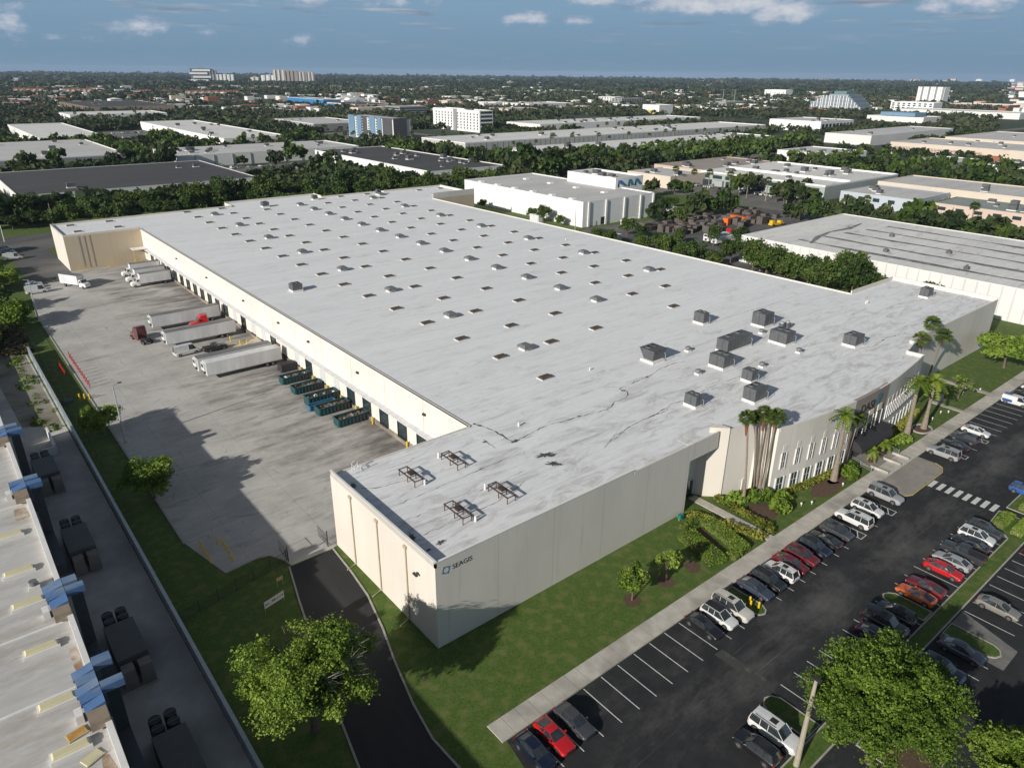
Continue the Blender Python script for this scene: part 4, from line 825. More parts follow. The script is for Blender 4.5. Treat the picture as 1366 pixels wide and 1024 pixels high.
# --- palms
def palm_mesh(seed, nf=26, fl=1.9, fan=True, m=None):
    rg = random.Random(seed); vs = []; fs = []; tn = []
    def add(q, t_):
        o = len(vs); vs.extend(q); fs.append(tuple(range(o, o+len(q)))); tn.append(t_)
    for k in range(nf):
        a = 2.4*k+rg.uniform(-.2, .2); el = R(75)-R(120)*k/nf+rg.uniform(-.1, .1); d = Vector((math.cos(a)*math.cos(el), math.sin(a)*math.cos(el), math.sin(el))); sd_ = Vector((-math.sin(a), math.cos(a), 0)); u = d.cross(sd_)*-1
        tone = rg.random()
        if fan:
            o = d*fl*.45
            for j in range(9):
                t_ = R(-78+19.5*j); e = (d*math.cos(t_)+sd_*math.sin(t_)).normalized(); p1 = o+e*fl*.62-Vector((0, 0, .12)); pw = sd_*math.cos(t_)*.07*fl-d*math.sin(t_)*.07*fl
                add([o, o+e*fl*.34+pw, p1-Vector((0, 0, .1)), o+e*fl*.34-pw], tone)
            add([Vector((0, 0, 0)), o+sd_*.03, o-sd_*.03], .1)
        else:
            ns = 9; pr = Vector((0, 0, 0))
            for j in range(ns):
                s_ = (j+1)/ns; c = d*fl*s_+Vector((0, 0, -fl*.55*s_*s_)); ll = fl*.28*(1-.65*abs(s_-.45))
                for sg in (-1, 1):
                    tip = (pr+c)/2+sd_*sg*ll+Vector((0, 0, -.22*ll))+d*ll*.3
                    add([pr, c, tip], tone)
                pr = c
    me = bpy.data.meshes.new('fronds'); me.from_pydata([tuple(v) for v in vs], [], fs); me.update(); at = me.attributes.new('tone', 'FLOAT', 'FACE'); at.data.foreach_set('value', tn); me.materials.append(m or LEAF_P)
    return me
PF = [palm_mesh(s, 28, 2.0) for s in (1, 2, 3)]; PQ = [palm_mesh(s, 22, 3.3, False, LEAF_PB) for s in (4, 5)]
def palm(label, x, y, h, bend=(0, 0), fan=True, k=0, skirt=False, r=.22, z0=0, sc=1, group=None, cat='palm'):
    t = thing('palm_tree', label, cat, (x, y, z0), 0, group); b = MB(); n = 8; pts = [(bend[0]*(i/n)**1.6, bend[1]*(i/n)**1.6, h*i/n) for i in range(n+1)]
    b.tube([(0, 0, -.1)]+pts, [r*1.7]+[r*(1.45-.75*min(1, i/3)) if i < 4 else r*.72 for i in range(n+1)], 9); b.build('trunk', PALMB, t)
    if skirt: s_ = MB(); s_.tube([(pts[-2][0], pts[-2][1], h*.80), (pts[-1][0]*.99, pts[-1][1]*.99, h*.96)], [r*.9, r*1.6], 9); s_.build('dead_skirt', PALMD, t)
    c = objof('crown', (PF[k % 3] if fan else PQ[k % 2]), t); c.location = (bend[0], bend[1], h); c.rotation_euler = (0, 0, k*1.3); c.scale = (sc, sc, sc)
    return t
def pbend(b, top, h):     # how far the trunk leans
    a = P(*b); c = P(*top, h); return (c.x-a.x, c.y-a.y)
def palm_px(label, base, top, h, fan, k, skirt=False, r=.22, sc=1):
    a_ = P(*base); bx, by = pbend(base, top, h); palm(label, a_.x, a_.y, h, (bx, by), fan, k, skirt, r, 0, sc)
palm_px('tall fan palm in front of the bright splayed wall, leftmost of the cluster', (991, 671), (997, 557), 14.6, True, 0, True, sc=.72)
palm_px('tall fan palm against the splayed wall, second from the left, slim grey trunk', (1003, 659), (1008, 556), 13.9, True, 1, sc=.62)
palm_px('tall fan palm with rust-red upper trunk in the middle of the wall cluster', (1007, 657), (1020, 552), 14.6, True, 2, True, sc=.78)
palm_px('tall curved fan palm of the wall cluster, second from the right', (1011, 663), (1027, 556), 14.0, True, 1, sc=.66)
palm_px('tall curved fan palm of the wall cluster leaning towards the office windows, rightmost', (1015, 665), (1036, 556), 14.0, True, 0, True, sc=.82)
palm_px('royal palm with bright drooping fronds in front of the curved office left of the awning', (1112, 640), (1129, 552), 12.6, False, 0, r=.42, sc=.72)
palm_px('shorter bright palm head beside the awning, right of the royal palm', (1126, 624), (1147, 556), 9.2, False, 1, r=.22, sc=.5)
palm_px('thick-trunked royal palm on the lawn right of the entrance, left of the pair', (1209, 581), (1226, 508), 11.0, False, 1, r=.45, sc=.78)
palm_px('thick-trunked royal palm in the kerbed ring right of the entrance', (1232, 571), (1248, 507), 10.2, False, 0, r=.42, sc=.85)
palm_px('slim fan palm against the far right wall, leftmost of the three', (1222, 508), (1229, 452), 11.5, True, 0, True, r=.22, sc=.95)
palm_px('slim tallest fan palm against the far right wall, middle of the three', (1232, 500), (1244, 431), 13.6, True, 1, r=.22, sc=.95)
palm_px('slim leaning fan palm against the far right wall, rightmost of the three', (1238, 506), (1259, 448), 11.6, True, 2, True, r=.22, sc=1.0)
for k, (x, y, l_) in enumerate(((83.7, -10.6, 'left'), (88.1, -10.6, 'right'))):
    t = palm('small potted palm on the entrance plaza, %s of the two' % l_, x, y, 1.9, (.1, 0), False, k, r=.08, sc=.48, z0=.5, cat='potted palm')
    m_ = MB(); m_.tube([(0, 0, -.36), (0, 0, .15)], [.4, .58], 12); m_.build('pot', mat('pot_brown', (0.12, 0.06, 0.05), (0.09, 0.045, 0.04), 1, .6), t)
# --- hedges and shrubs
def bush(name, label, pts, seed, m=LEAF_A, size=.16, dens=34, group=None):
    """pts: list of (x, y, rx, ry, h)"""
    rg = np.random.default_rng(seed); C_ = []; tn = []
    cx = sum(p[0] for p in pts)/len(pts); cy = sum(p[1] for p in pts)/len(pts)
    for (x, y, rx, ry, h) in pts:
        n = int(dens*rx*ry*4*(.6+h)); d = rg.uniform(-1, 1, (n, 3)); d[:, :2] /= np.maximum(1, np.linalg.norm(d[:, :2], axis=1))[:, None]
        z = h*(1-.35*np.linalg.norm(d[:, :2], axis=1)**3)*rg.uniform(.35, 1.08, n); C_.append(np.stack([x-cx+d[:, 0]*rx, y-cy+d[:, 1]*ry, z], 1)); tn.append(np.full(n, rg.uniform(.2, .8)))
    o = objof(name, leafmesh(name, m, np.concatenate(C_), size, seed, .5, tone=np.concatenate(tn))); o.location = (cx, cy, 0)
    return tag(o, label, 'shrub' if name == 'shrub' else 'hedge', group)
def row(x0, y0, x1, y1, r, h, jit=.2):
    n = max(2, int(math.hypot(x1-x0, y1-y0)/(r*1.1))); return [(x0+(x1-x0)*k/(n-1)+random.uniform(-jit, jit), y0+(y1-y0)*k/(n-1)+random.uniform(-jit, jit), r*random.uniform(.85, 1.15), r*random.uniform(.85, 1.15), h*random.uniform(.8, 1.2)) for k in range(n)]
LEAF_Y = leafmat('leaf_yellow', (0.07, 0.085, 0.012), (0.19, 0.21, 0.03), (0.33, 0.33, 0.07), 0.8)
bush('hedge', 'yellow-green croton hedge left of the short path to the recessed side door', row(45.4, -1.6, 49.0, -11.0, .9, .9), 1, LEAF_Y)
bush('hedge', 'yellow-green croton hedge right of the short path to the side door', row(52.6, -1.6, 51.7, -11.2, .8, .8), 2, LEAF_Y)
def clipped(label, x0, x1, y0, y1, h, seed, m=LEAF_A, rot=0.0):
    """box-cut hedge: dense leaf skin over a dark core"""
    cx, cy = (x0+x1)/2, (y0+y1)/2; hx, hy = (x1-x0)/2, (y1-y0)/2; t = thing('hedge', label, 'hedge', (cx, cy, 0), rot); rg = np.random.default_rng(seed); n = int(110*(4*hx*hy+4*(hx+hy)*h)); q = rg.uniform(-1, 1, (n, 3))*[hx, hy, h/2]+[0, 0, h/2]
    f = rg.integers(0, 5, n); w_ = np.array([4*hx*hy, 2*hy*h, 2*hy*h, 2*hx*h, 2*hx*h]); f = rg.choice(5, n, p=w_/w_.sum())
    q[f == 0, 2] = h; q[f == 1, 0] = -hx; q[f == 2, 0] = hx; q[f == 3, 1] = -hy; q[f == 4, 1] = hy; q += rg.normal(0, .045, q.shape)
    objof('foliage', leafmesh('foliage', m, q, .085, seed, .4, tone=np.full(n, .55)), t); b = MB(); b.box(-hx+.08, hx-.08, -hy+.08, hy-.08, 0, h-.08); b.build('inner_twigs', BARK, t)
clipped('clipped green hedge slab left of the dark planting strip on the lawn', 38.4, 41.4, -11.2, -4.0, .8, 3, rot=R(-14))
clipped('clipped green hedge slab between the dark planting strip and the croton hedge', 43.9, 46.4, -11.6, -3.6, .8, 4, rot=R(-14))
clipped('low clipped hedge at the street end of the dark planting strip', 41.2, 45.0, -12.0, -10.6, .8, 6, rot=R(6))
clipped('low clipped hedge at the wall end of the dark planting strip', 41.6, 45.6, -3.4, -2.4, .8, 7, rot=R(-4))
bush('shrub', 'lush green shrubs at the foot of the tall palm cluster', row(54.8, -3.4, 60.4, -7.6, 1.3, 1.6)+row(53, -2.6, 56, -3.2, 1, 1.1), 5, LEAF_A, .24, 16)
bush('shrub', 'big-leaved green shrub below the palm cluster next to the lawn', [(57.6, -9.0, 1.5, 1.4, 1.8), (58.9, -8.2, 1.2, 1.1, 1.3)], 6, LEAF_A, .28, 22)
bush('hedge', 'long low hedge under the ground-floor windows left of the entrance', [(p[0], arc_y(max(60.1, min(110, p[0])))[0]-.9, .8, .7, .65) for p in row(61.5, -7, 78.5, -8, .8, .7)], 7, LEAF_Y)
bush('hedge', 'long low hedge under the ground-floor windows right of the entrance', [(p[0], arc_y(max(60.1, min(111, p[0])))[0]-.9, .9, .8, .8) for p in row(92, -7, 111, -8, .9, .8)], 8, LEAF_Y)
bush('shrub', 'dense green shrub between the royal palm and the plaza steps', [(76.5, -10.2, 1.7, 1.5, 1.5), (79.2, -9.4, 1.2, 1.1, 1.2), (75.5, -11.2, 1.1, .9, 1.1)], 9, LEAF_A, .2, 30)
bush('hedge', 'green hedge beside the plaza right of the awning', row(91.5, -9.3, 97, -10.8, 1.2, 1.1), 10, LEAF_A)
clipped('clipped green hedge at the left end of the right-hand traffic island', 79.2, 83.8, -32.9, -31.4, .9, 11)
clipped('clipped green hedge behind the first one on the traffic island', 78.9, 83.6, -35.3, -33.9, .9, 12)
clipped('clipped green hedge on the traffic island at the right edge by the blue car', 87.0, 97.0, -34.0, -32.4, .9, 13)
# --- belts of trees behind and beside the warehouse
CR = []; 
for s_ in range(6):
    q, tn, ou = crown_pts(4.6, 4.4, 3.6, 5.8, 5200, 26, 60+s_, .3, lr=(.2, .4)); CR.append((leafmesh('crown', LEAF_B, q, .26, s_, .3, tone=tn, updir=ou*.6), trunkmesh('trunk', 3.8, .2, 5, 4, 5.8, 3.2, s_)))
CD = []
for s_ in range(3):
    q, tn, ou = crown_pts(4.6, 4.4, 3.6, 5.8, 700, 15, 80+s_, .3); CD.append((leafmesh('crown', LEAF_C, q, .75, s_, .3, tone=tn, updir=ou*.6), CR[s_][1]))
def belt(label, group, pts, protos=CR, s0=.85, s1=1.35, name='broad_tree'):
    for i, (x, y) in enumerate(pts):
        k = random.randrange(len(protos)); s_ = random.uniform(s0, s1)
        tree(name, label, (x, y, 0), protos[k][0], protos[k][1], group, random.uniform(0, 6.3), (s_*random.uniform(.8, 1.2), s_*random.uniform(.8, 1.2), s_*random.uniform(.7, 1.25)))
def along(x0, y0, x1, y1, step, jx=2, jy=2): 
    n = max(1, int(math.hypot(x1-x0, y1-y0)/step)); return [(x0+(x1-x0)*(k+.5)/n+random.uniform(-jx, jx), y0+(y1-y0)*(k+.5)/n+random.uniform(-jy, jy)) for k in range(n)]
bl = [p for p in along(-60, 318, 60, 300, 7)+along(60, 300, 204, 272, 6.5, 2, 3)+along(-55, 332, 80, 318, 8)+along(80, 312, 210, 286, 7.5)+along(206, 276, 214, 262, 6)]
belt('broad green tree in the tree belt directly behind the long warehouse', 'trees in the belt behind the warehouse', bl, s0=.75, s1=1.5)
belt('round green tree in the row between the warehouse and the white ribbed building', 'trees by the white ribbed building', along(172, 42, 184, 34, 7)+along(178, 66, 182, 38, 5.5)+along(184, 82, 180, 52, 6)+[(188.8, 48), (187.7, 68.4), (190, 84), (186, 58), (179.9, 72), (176, 50), (182, 44)], s0=1.0, s1=1.3)
belt('green tree along the right side of the warehouse beside the storage yard', 'trees beside the storage yard', [(178.5, 92), (183, 99), (176, 104), (186, 90), (180, 112), (174, 97), (190, 126), (198, 123), (184, 131), (193, 146), (195, 140), (212, 104), (206, 112), (176, 122), (230, 148), (222, 158), (172, 88), (171, 100), (173, 110), (172, 136), (176, 146), (262, 166), (272, 172), (254, 160), (246, 170), (284, 176), (266, 180)], s0=.55, s1=.9)
for x, y, s_, l_ in ((183.5, 196, .62, 'left of a touching pair of small trees'), (184, 188.5, .85, 'larger right tree of a touching pair'), (185, 178, .55, 'low round tree'), (184, 234, .5, 'small lone tree')):
    k = random.randrange(6); tree('small_tree', l_+' before the long white warehouse wall', (x, y, 0), *CR[k], None, 1, s_)

# ================================================================== VEHICLES
def loft(b, st, m=0, caps=True):
    """st: list of cross-sections (lists of (x,y,z), same length) -> skinned"""
    n = len(st[0]); o = len(b.v)
    for s_ in st: b.v += [tuple(p) for p in s_]
    for i in range(len(st)-1):
        for k in range(n-1): b.f.append((o+i*n+k, o+i*n+k+1, o+(i+1)*n+k+1, o+(i+1)*n+k)); b.m.append(m)
    if caps:
        b.f.append(tuple(o+k for k in range(n))); b.m.append(m); b.f.append(tuple(o+(len(st)-1)*n+k for k in reversed(range(n)))); b.m.append(m)
def interp(tab, x):
    for (a, b), (c, d) in zip(tab[:-1], tab[1:]):
        if x <= c: return b+(d-b)*max(0, (x-a))/(c-a)
    return tab[-1][1]
# body types: nose at +x.  L, W, belt profile (x/L from rear), greenhouse (x rear base, rear top, front top, front base as fractions), roof height
BT = {
 'sedan': (4.85, 1.84, [(0, .78), (.05, .98), (.2, 1.02), (.35, .98), (.66, .96), (.75, .93), (.93, .80), (1, .58)], (.10, .26, .56, .74), 1.44, .33),
 'coupe': (4.75, 1.90, [(0, .80), (.04, .98), (.2, 1.0), (.35, .95), (.62, .92), (.72, .92), (.93, .80), (1, .55)], (.07, .30, .50, .68), 1.35, .35),
 'suv': (4.70, 1.90, [(0, .82), (.03, 1.02), (.2, 1.06), (.7, 1.03), (.76, 1.03), (.94, .92), (1, .62)], (.015, .085, .58, .76), 1.70, .36),
 'bigsuv': (5.40, 2.04, [(0, .86), (.02, 1.14), (.3, 1.16), (.72, 1.14), (.77, 1.14), (.95, 1.04), (1, .68)], (.01, .05, .60, .74), 1.92, .40),
 'pickup': (5.75, 2.02, [(0, .95), (.01, 1.18), (.30, 1.18), (.34, 1.18), (.72, 1.15), (.77, 1.15), (.96, 1.06), (1, .7)], (.36, .395, .60, .72), 1.88, .40),
 'van': (5.10, 1.95, [(0, .90), (.01, 1.15), (.3, 1.18), (.75, 1.12), (.80, 1.12), (.95, .98), (1, .62)], (.008, .025, .70, .86), 1.95, .35),
 'tallvan': (5.95, 2.05, [(0, .90), (.01, 1.20), (.3, 1.25), (.78, 1.20), (.83, 1.18), (.96, 1.0), (1, .62)], (.006, .02, .74, .88), 2.45, .36),
}
CARM = {}
def car_meshes(kind):
    if kind in CARM: return CARM[kind]
    Lc, Wd, belt_, gh, H, R_ = BT[kind]; hw = Wd/2
    b = MB(); xs_ = sorted(set([0, .015, .05, .1, .18, .26, .34, .42, .5, .58, .66, .72, .78, .84, .9, .95, .98, 1.0]+[p[0] for p in belt_])); st = []
    for f in xs_:
        z = interp(belt_, f); e = min(f, 1-f); wq = hw*(1-.16*max(0, 1-e/.07)**2-(.05*max(0, 1-(1-f)/.25)**2)); zb = .24+(.16*max(0, 1-e/.05)); x = (f-.5)*Lc
        half = [(x, 0, zb), (x, wq*.88, zb), (x, wq*.985, zb+.12), (x, wq, zb+(z-zb)*.5), (x, wq*.975, z-.12), (x, wq*.9, z-.025), (x, wq*.62, z+.01), (x, 0, z+.025)]
        st.append(half+[(p[0], -p[1], p[2]) for p in half[-2:0:-1]]+[half[0]])
    loft(b, st, 0)
    # wheel arches
    ax = (.185 if kind != 'pickup' else .22, .805)
    for f in ax:
        x = (f-.5)*Lc
        for s_ in (-1, 1):
            a = [(x+(R_+.075)*math.cos(t), s_*(hw+.006), R_+(R_+.075)*math.sin(t)) for t in np.linspace(R(-18), R(198), 13)]; b.add(a if s_ < 0 else a[::-1], [tuple(range(13))], 1)
    # greenhouse glass
    rb, rt_, ft, fb = [(g-.5)*Lc for g in gh]; zr = H; g = MB()
    def sec(x, zb_, zt_, wb, wt): return [(x, wb, zb_), (x, wt+(wb-wt)*.25, zb_+(zt_-zb_)*.72), (x, wt, zt_-.03), (x, wt*.82, zt_), (x, 0, zt_+.02), (x, -wt*.82, zt_), (x, -wt, zt_-.03), (x, -wt-(wb-wt)*.25, zb_+(zt_-zb_)*.72), (x, -wb, zb_)]
    def zbel(x): return interp(belt_, x/Lc+.5)-.015
    wb, wt = hw*.90, hw*.70
    if kind in ('van', 'tallvan', 'bigsuv'): wt = hw*.78
    S = [sec(rb, zbel(rb), zbel(rb)+.05, wb*.9, wt*.96), sec(rt_, zbel(rt_), zr-.05, wb*.97, wt*.95), sec(rt_+(ft-rt_)*.3, zbel(rt_), zr, wb, wt), sec(rt_+(ft-rt_)*.75, zbel(ft), zr, wb, wt), sec(ft, zbel(ft), zr-.05, wb, wt*.97), sec(fb, zbel(fb), zbel(fb)+.04, wb*.93, wt*.98)]
    loft(g, S, 0)
    # roof skin and pillars: body colour, a little proud of the glass
    def skin(x0, x1, wa, zo): return [(x0, -wa, zo), (x1, -wa, zo), (x1, wa, zo), (x0, wa, zo)]
    q = [rt_, rt_+(ft-rt_)*.3, rt_+(ft-rt_)*.75, ft]; zz_ = [zr-.05, zr, zr, zr-.05]; w4 = [wt*.95, wt, wt, wt*.97]; o = len(b.v)
    for x, z, w_ in zip(q, zz_, w4): b.v += [(x, -w_-.01, z-.05), (x, -w_*.82, z+.012), (x, 0, z+.032), (x, w_*.82, z+.012), (x, w_+.01, z-.05)]
    for i in range(3):
        for k in range(4): b.f.append((o+i*5+k, o+(i+1)*5+k, o+(i+1)*5+k+1, o+i*5+k+1)); b.m.append(0)
    def pillar(x0, z0, w0, x1, z1, w1, t):
        for s_ in (-1, 1):
            b.tube([(x0, s_*w0, z0), (x1, s_*w1, z1)], t, 5, 0)
    pillar(fb, zbel(fb)+.01, wb*.93, ft, zr-.06, wt*.97, .032); pillar(rb, zbel(rb)+.02, wb*.90, rt_, zr-.07, wt*.95, .05)
    mids = {'sedan': (.46,), 'coupe': (.36,), 'suv': (.26, .44), 'bigsuv': (.25, .42), 'pickup': (.49,), 'van': (.5,), 'tallvan': (.5,)}[kind]
    for f in mids:
        x = (f-.5)*Lc
        for s_ in (-1, 1):
            y0, y1 = s_*(wb+.008), s_*(wt+.012); ym = s_*(wt+(wb-wt)*.25+.012); zb_ = zbel(x); zt_ = zr-.04; d_ = .028 if kind != 'coupe' else .07
            b.add([(x-d_, y0, zb_), (x+d_, y0, zb_), (x+d_, ym, zb_+(zt_-zb_)*.72), (x+d_, y1, zt_), (x-d_, y1, zt_), (x-d_, ym, zb_+(zt_-zb_)*.72)], [(0, 1, 2, 5), (5, 2, 3, 4)], 0)
    if kind in ('van', 'tallvan'):   # panel sides behind the cab
        x0, x1 = rb+.02, (.56-.5)*Lc
        for s_ in (-1, 1):
            b.add([(x0+.05, s_*(wb+.012), zbel(x0)), (x1, s_*(wb+.012), zbel(x1)), (x1, s_*(wt+(wb-wt)*.25+.016), zbel(x1)+(zr-zbel(x1))*.72), (x1, s_*(wt+.014), zr-.02), (rt_, s_*(wt+.014), zr-.06), (rt_, s_*(wt+(wb-wt)*.25+.016), zbel(x0)+(zr-zbel(x0))*.72)], [(0, 1, 2, 5), (5, 2, 3, 4)], 0)
    if kind == 'pickup':
        x0, x1 = (.015-.5)*Lc, (.345-.5)*Lc
        b.box(x0, x1, -hw*.78, hw*.78, 1.10, 1.215, 1)
        for s_ in (-1, 1): b.box(x0, x1, s_*hw*.86-.07, s_*hw*.86+.07, 1.12, 1.26, 0)
        b.box(x0-.03, x0+.06, -hw*.8, hw*.8, 1.1, 1.25, 0)
    if kind in ('suv', 'bigsuv'):
        for s_ in (-1, 1): b.tube([(rt_+.3, s_*wt*.86, zr+.06), (ft-.3, s_*wt*.86, zr+.06)], .022, 5, 1)
        b.box(ft-1.25, ft-.5, -.33, .33, zr+.035, zr+.045, 1)
    # grille, bumpers trims, plates, mirrors
    xf = Lc/2; b.box(xf-.06, xf+.012, -hw*.5, hw*.5, .50, .66, 1); b.box(xf-.05, xf+.01, -hw*.68, hw*.68, .30, .40, 1); b.box(-xf-.01, -xf+.05, -hw*.6, hw*.6, .34, .44, 1); b.box(-xf-.014, -xf+.02, -.26, .26, .62, .74, 2)
    for s_ in (-1, 1): b.box(fb-.42, fb-.22, s_*(hw+.09)-.09, s_*(hw+.09)+.09, zbel(fb)+.02, zbel(fb)+.17, 0)
    hl = MB(); hl.box(xf-.34, xf-.06, -.20, .20, -.06, .05); hm = hl.mesh('headlight', LAMPW)
    tl_ = MB(); tl_.box(-.05, .05, -.19, .19, -.09, .09); tm = tl_.mesh('taillight', LAMPR)
    ty = MB(); ty.tube([(0, -.12, 0), (0, .12, 0)], R_, 18, 0); ty.tube([(0, -.08, 0), (0, .08, 0)], R_, 6, 0, False)
    ri = MB(); ri.tube([(0, -.128, 0), (0, .128, 0)], R_*.64, 14, 0)
    for k in range(5):
        a = 2*math.pi*k/5
        for s_ in (-1, 1): ri.add([(R_*.15*math.cos(a+.6), s_*.131, R_*.15*math.sin(a+.6)), (R_*.56*math.cos(a+.32), s_*.131, R_*.56*math.sin(a+.32)), (R_*.56*math.cos(a+.95), s_*.131, R_*.56*math.sin(a+.95))], [(0, 1, 2)], 1)
    CARM[kind] = dict(body=b.mesh('body', [WHITE, TRIM, GALV]), glass=g.mesh('windows', CGLASS), head=hm, tail=tm, tyre=ty.mesh('tyre', TYRE), rim=ri.mesh('rim', [RIM, TRIM]), ax=ax, bt=BT[kind])
    return CARM[kind]
VC = dict(black=(.012, .012, .014), white=(.72, .73, .72), silver=(.36, .37, .38), grey=(.06, .062, .07), darkgrey=(.040, .042, .048), red=(.55, .012, .015), darkred=(.16, .010, .016), orange=(.62, .12, .02), navy=(.007, .011, .032), blue=(.03, .10, .35), bluegrey=(.045, .06, .09), beige=(.62, .60, .53), champagne=(.24, .225, .20))
def car(kind, color, label, x, y, heading, cat=None, name=None, group=None, roofc=None, z=0.005):
    """heading: 'N' nose to +Y, 'S' nose to -Y, or radians"""
    m = car_meshes(kind); Lc, Wd, belt_, gh, H, R_ = m['bt']; hw = Wd/2
    rz = {'N': R(90), 'S': R(-90), 'E': 0, 'W': R(180)}.get(heading, heading); rz += random.uniform(-.02, .02)
    nm = name or {'sedan': 'parked_car', 'coupe': 'sports_car', 'suv': 'parked_suv', 'bigsuv': 'large_suv', 'pickup': 'pickup_truck', 'van': 'parked_van', 'tallvan': 'cargo_van'}[kind]
    t = thing(nm, label, cat or {'pickup': 'pickup truck', 'van': 'van', 'tallvan': 'van', 'suv': 'suv', 'bigsuv': 'suv'}.get(kind, 'car'), (x+random.uniform(-.06, .06), y+random.uniform(-.15, .15), z), rz, group)
    b = objof('body', m['body'], t); b.material_slots[0].link = 'OBJECT'; b.material_slots[0].material = paint(color, VC[color])
    for p_ in m['body'].polygons[:1]: pass
    objof('windows', m['glass'], t)
    for f in m['ax']:
        for s_ in (-1, 1):
            w_ = objof('wheel', m['tyre'], t); w_.location = ((f-.5)*Lc, s_*(hw-.115), R_); r_ = objof('rim', m['rim'], w_)
    zh = interp(belt_, .97)-.04; zt = interp(belt_, .01)-.05
    for s_ in (-1, 1):
        h_ = objof('headlight', m['head'], t); h_.location = (-.10, s_*hw*.70, zh-.02); h_.rotation_euler = (0, R(0), 0)
        l_ = objof('taillight', m['tail'], t); l_.location = (-Lc/2+.06, s_*hw*.74, zt)
    if roofc:
        g = m['bt'][3]; rp = MB(); rp.box((g[1]-.5)*Lc+.05, (g[2]-.5)*Lc-.05, -hw*.6, hw*.6, H+.03, H+.042); rp.build('roof_panel', paint(roofc, VC[roofc]), t)
    return t
Y1 = -17.7
car('sedan', 'navy', 'dark navy sedan at the lower left end of the front row, beside the red car', -.5, -17.9, 'S')
car('coupe', 'red', 'bright red sports coupe between two dark cars at the left end of the front row', 2.15, Y1-.1, 'S')
car('sedan', 'grey', 'dark grey coupe between the red car and the empty stalls in the front row', 4.95, Y1, 'S')
car('sedan', 'black', 'black sedan first after the run of empty stalls in the front row', 27.0, Y1, 'S')
car('suv', 'white', 'white hatchback with black roof and bonnet stripe in the front row', 29.75, Y1, 'S', roofc='black')
car('bigsuv', 'beige', 'large cream suv beside the yellow bollards island', 32.4, Y1-.1, 'S')
car('sedan', 'bluegrey', 'dark blue-grey sedan just right of the bollards island', 37.9, Y1, 'S')
car('suv', 'black', 'black suv right of the blue-grey sedan in the front row', 40.7, Y1, 'S')
car('suv', 'white', 'white suv, tail outwards, between the black suv and the dark maroon sedan', 43.6, Y1, 'N')
car('sedan', 'darkred', 'dark maroon sedan between the white suv and the red suv in the front row', 46.3, Y1, 'S')
car('suv', 'darkred', 'wine red suv left of the navy suv in the front row', 49.1, Y1, 'S')
car('suv', 'navy', 'navy suv right of the wine red suv in the front row', 52.3, Y1, 'S')
car('coupe', 'black', 'black car with a sunlit red tail light, left of the grey hatchback', 55.2, Y1, 'N')
car('suv', 'grey', 'grey hatchback left of the first hatched parking zone', 58.5, Y1, 'S')
car('bigsuv', 'white', 'long white suv with its tail outwards between the two hatched zones', 63.5, Y1, 'N')
car('suv', 'white', 'white suv with sunroof left of the second hatched zone', 68.0, Y1, 'S')
car('bigsuv', 'silver', 'silver suv parked last before the entrance plaza', 74.0, Y1, 'S')
car('bigsuv', 'silver', 'silver suv with nose to the walk, first right of the plaza', 96.2, Y1, 'N')
car('sedan', 'black', 'black sedan between the silver suv and the dark car with red tail lights', 101.2, Y1, 'N')
car('suv', 'darkgrey', 'dark car with red tail lights next to the white sedan right of the plaza', 105.6, Y1, 'N')
car('sedan', 'white', 'white sedan right of the plaza, last before the empty stalls', 110.4, Y1, 'S')
t = car('van', 'white', 'white minivan with a blue wrapped rear at the right edge of the front row', 131.5, Y1, 'S')
for s_ in (-1, 1): vb = MB(); vb.box(-2.3, -.5, s_*.985-.012, s_*.985+.012, .55, 1.12); vb.build('blue_wrap', paint('blue', VC['blue']), t)
vb = MB(); vb.box(-2.35, -.9, -.6, .6, 1.985, 1.995); vb.build('blue_wrap', paint('blue', VC['blue']), t)
car('suv', 'black', 'black suv right of the blue wrapped minivan at the photo edge', 137.2, Y1, 'N')
car('sedan', 'white', 'white car farthest up the front row at the right edge of the photo', 142.7, Y1, 'N')
Y2 = -31.4
car('sedan', 'navy', 'dark blue car half hidden by the big tree in the middle row', 41.8, Y2-.3, 'S')
car('bigsuv', 'black', 'black suv at the left of the middle row by the big tree', 44.6, Y2, 'S')
car('suv', 'black', 'black suv with red tail lights left of the small grass island in the middle row', 47.4, Y2, 'N')
car('coupe', 'orange', 'orange sports coupe right of the small grass island', 53.2, Y2, 'N')
car('coupe', 'darkred', 'dark red sports car right next to the orange coupe', 55.8, Y2, 'N')
car('sedan', 'red', 'bright red sedan alone beside an empty stall in the middle row', 61.4, Y2, 'S')
car('sedan', 'silver', 'silver-grey sedan with tail to the median between red sedan and pickup', 64.4, Y2, 'N')
car('pickup', 'darkgrey', 'dark pickup truck with open black bed in the middle row', 67.5, Y2-.1, 'N')
car('sedan', 'black', 'black sedan squeezed between the pickup and the white suv', 70.7, Y2, 'N')
car('suv', 'white', 'white suv with sunroof at the right end of the middle row', 73.4, Y2, 'S')
car('suv', 'darkgrey', 'dark grey suv last in the middle row by the traffic island', 76.0, Y2, 'S')
Y3 = -39.0
car('sedan', 'champagne', 'champagne grey sedan alone in the row behind the median', 58.8, Y3, 'S')
car('sedan', 'bluegrey', 'dark blue-grey sedan beside the grass island behind the median', 47.2, Y3-.2, 'S')
car('suv', 'navy', 'dark suv behind the median next to the big tree', 42.4, Y3+.1, 'S')
car('sedan', 'black', 'black car cut by the right edge in the row behind the median', 75.2, Y3, 'S')
car('bigsuv', 'white', 'big white suv beside the pole at the bottom of the photo', 19.9, -31.7, 'S')
car('suv', 'black', 'black car next to the big white suv at the bottom of the photo', 16.9, -31.6, 'N')
car('suv', 'blue', 'blue car at the right edge of the photo behind the island hedge', 93.2, -31.6, 'S')
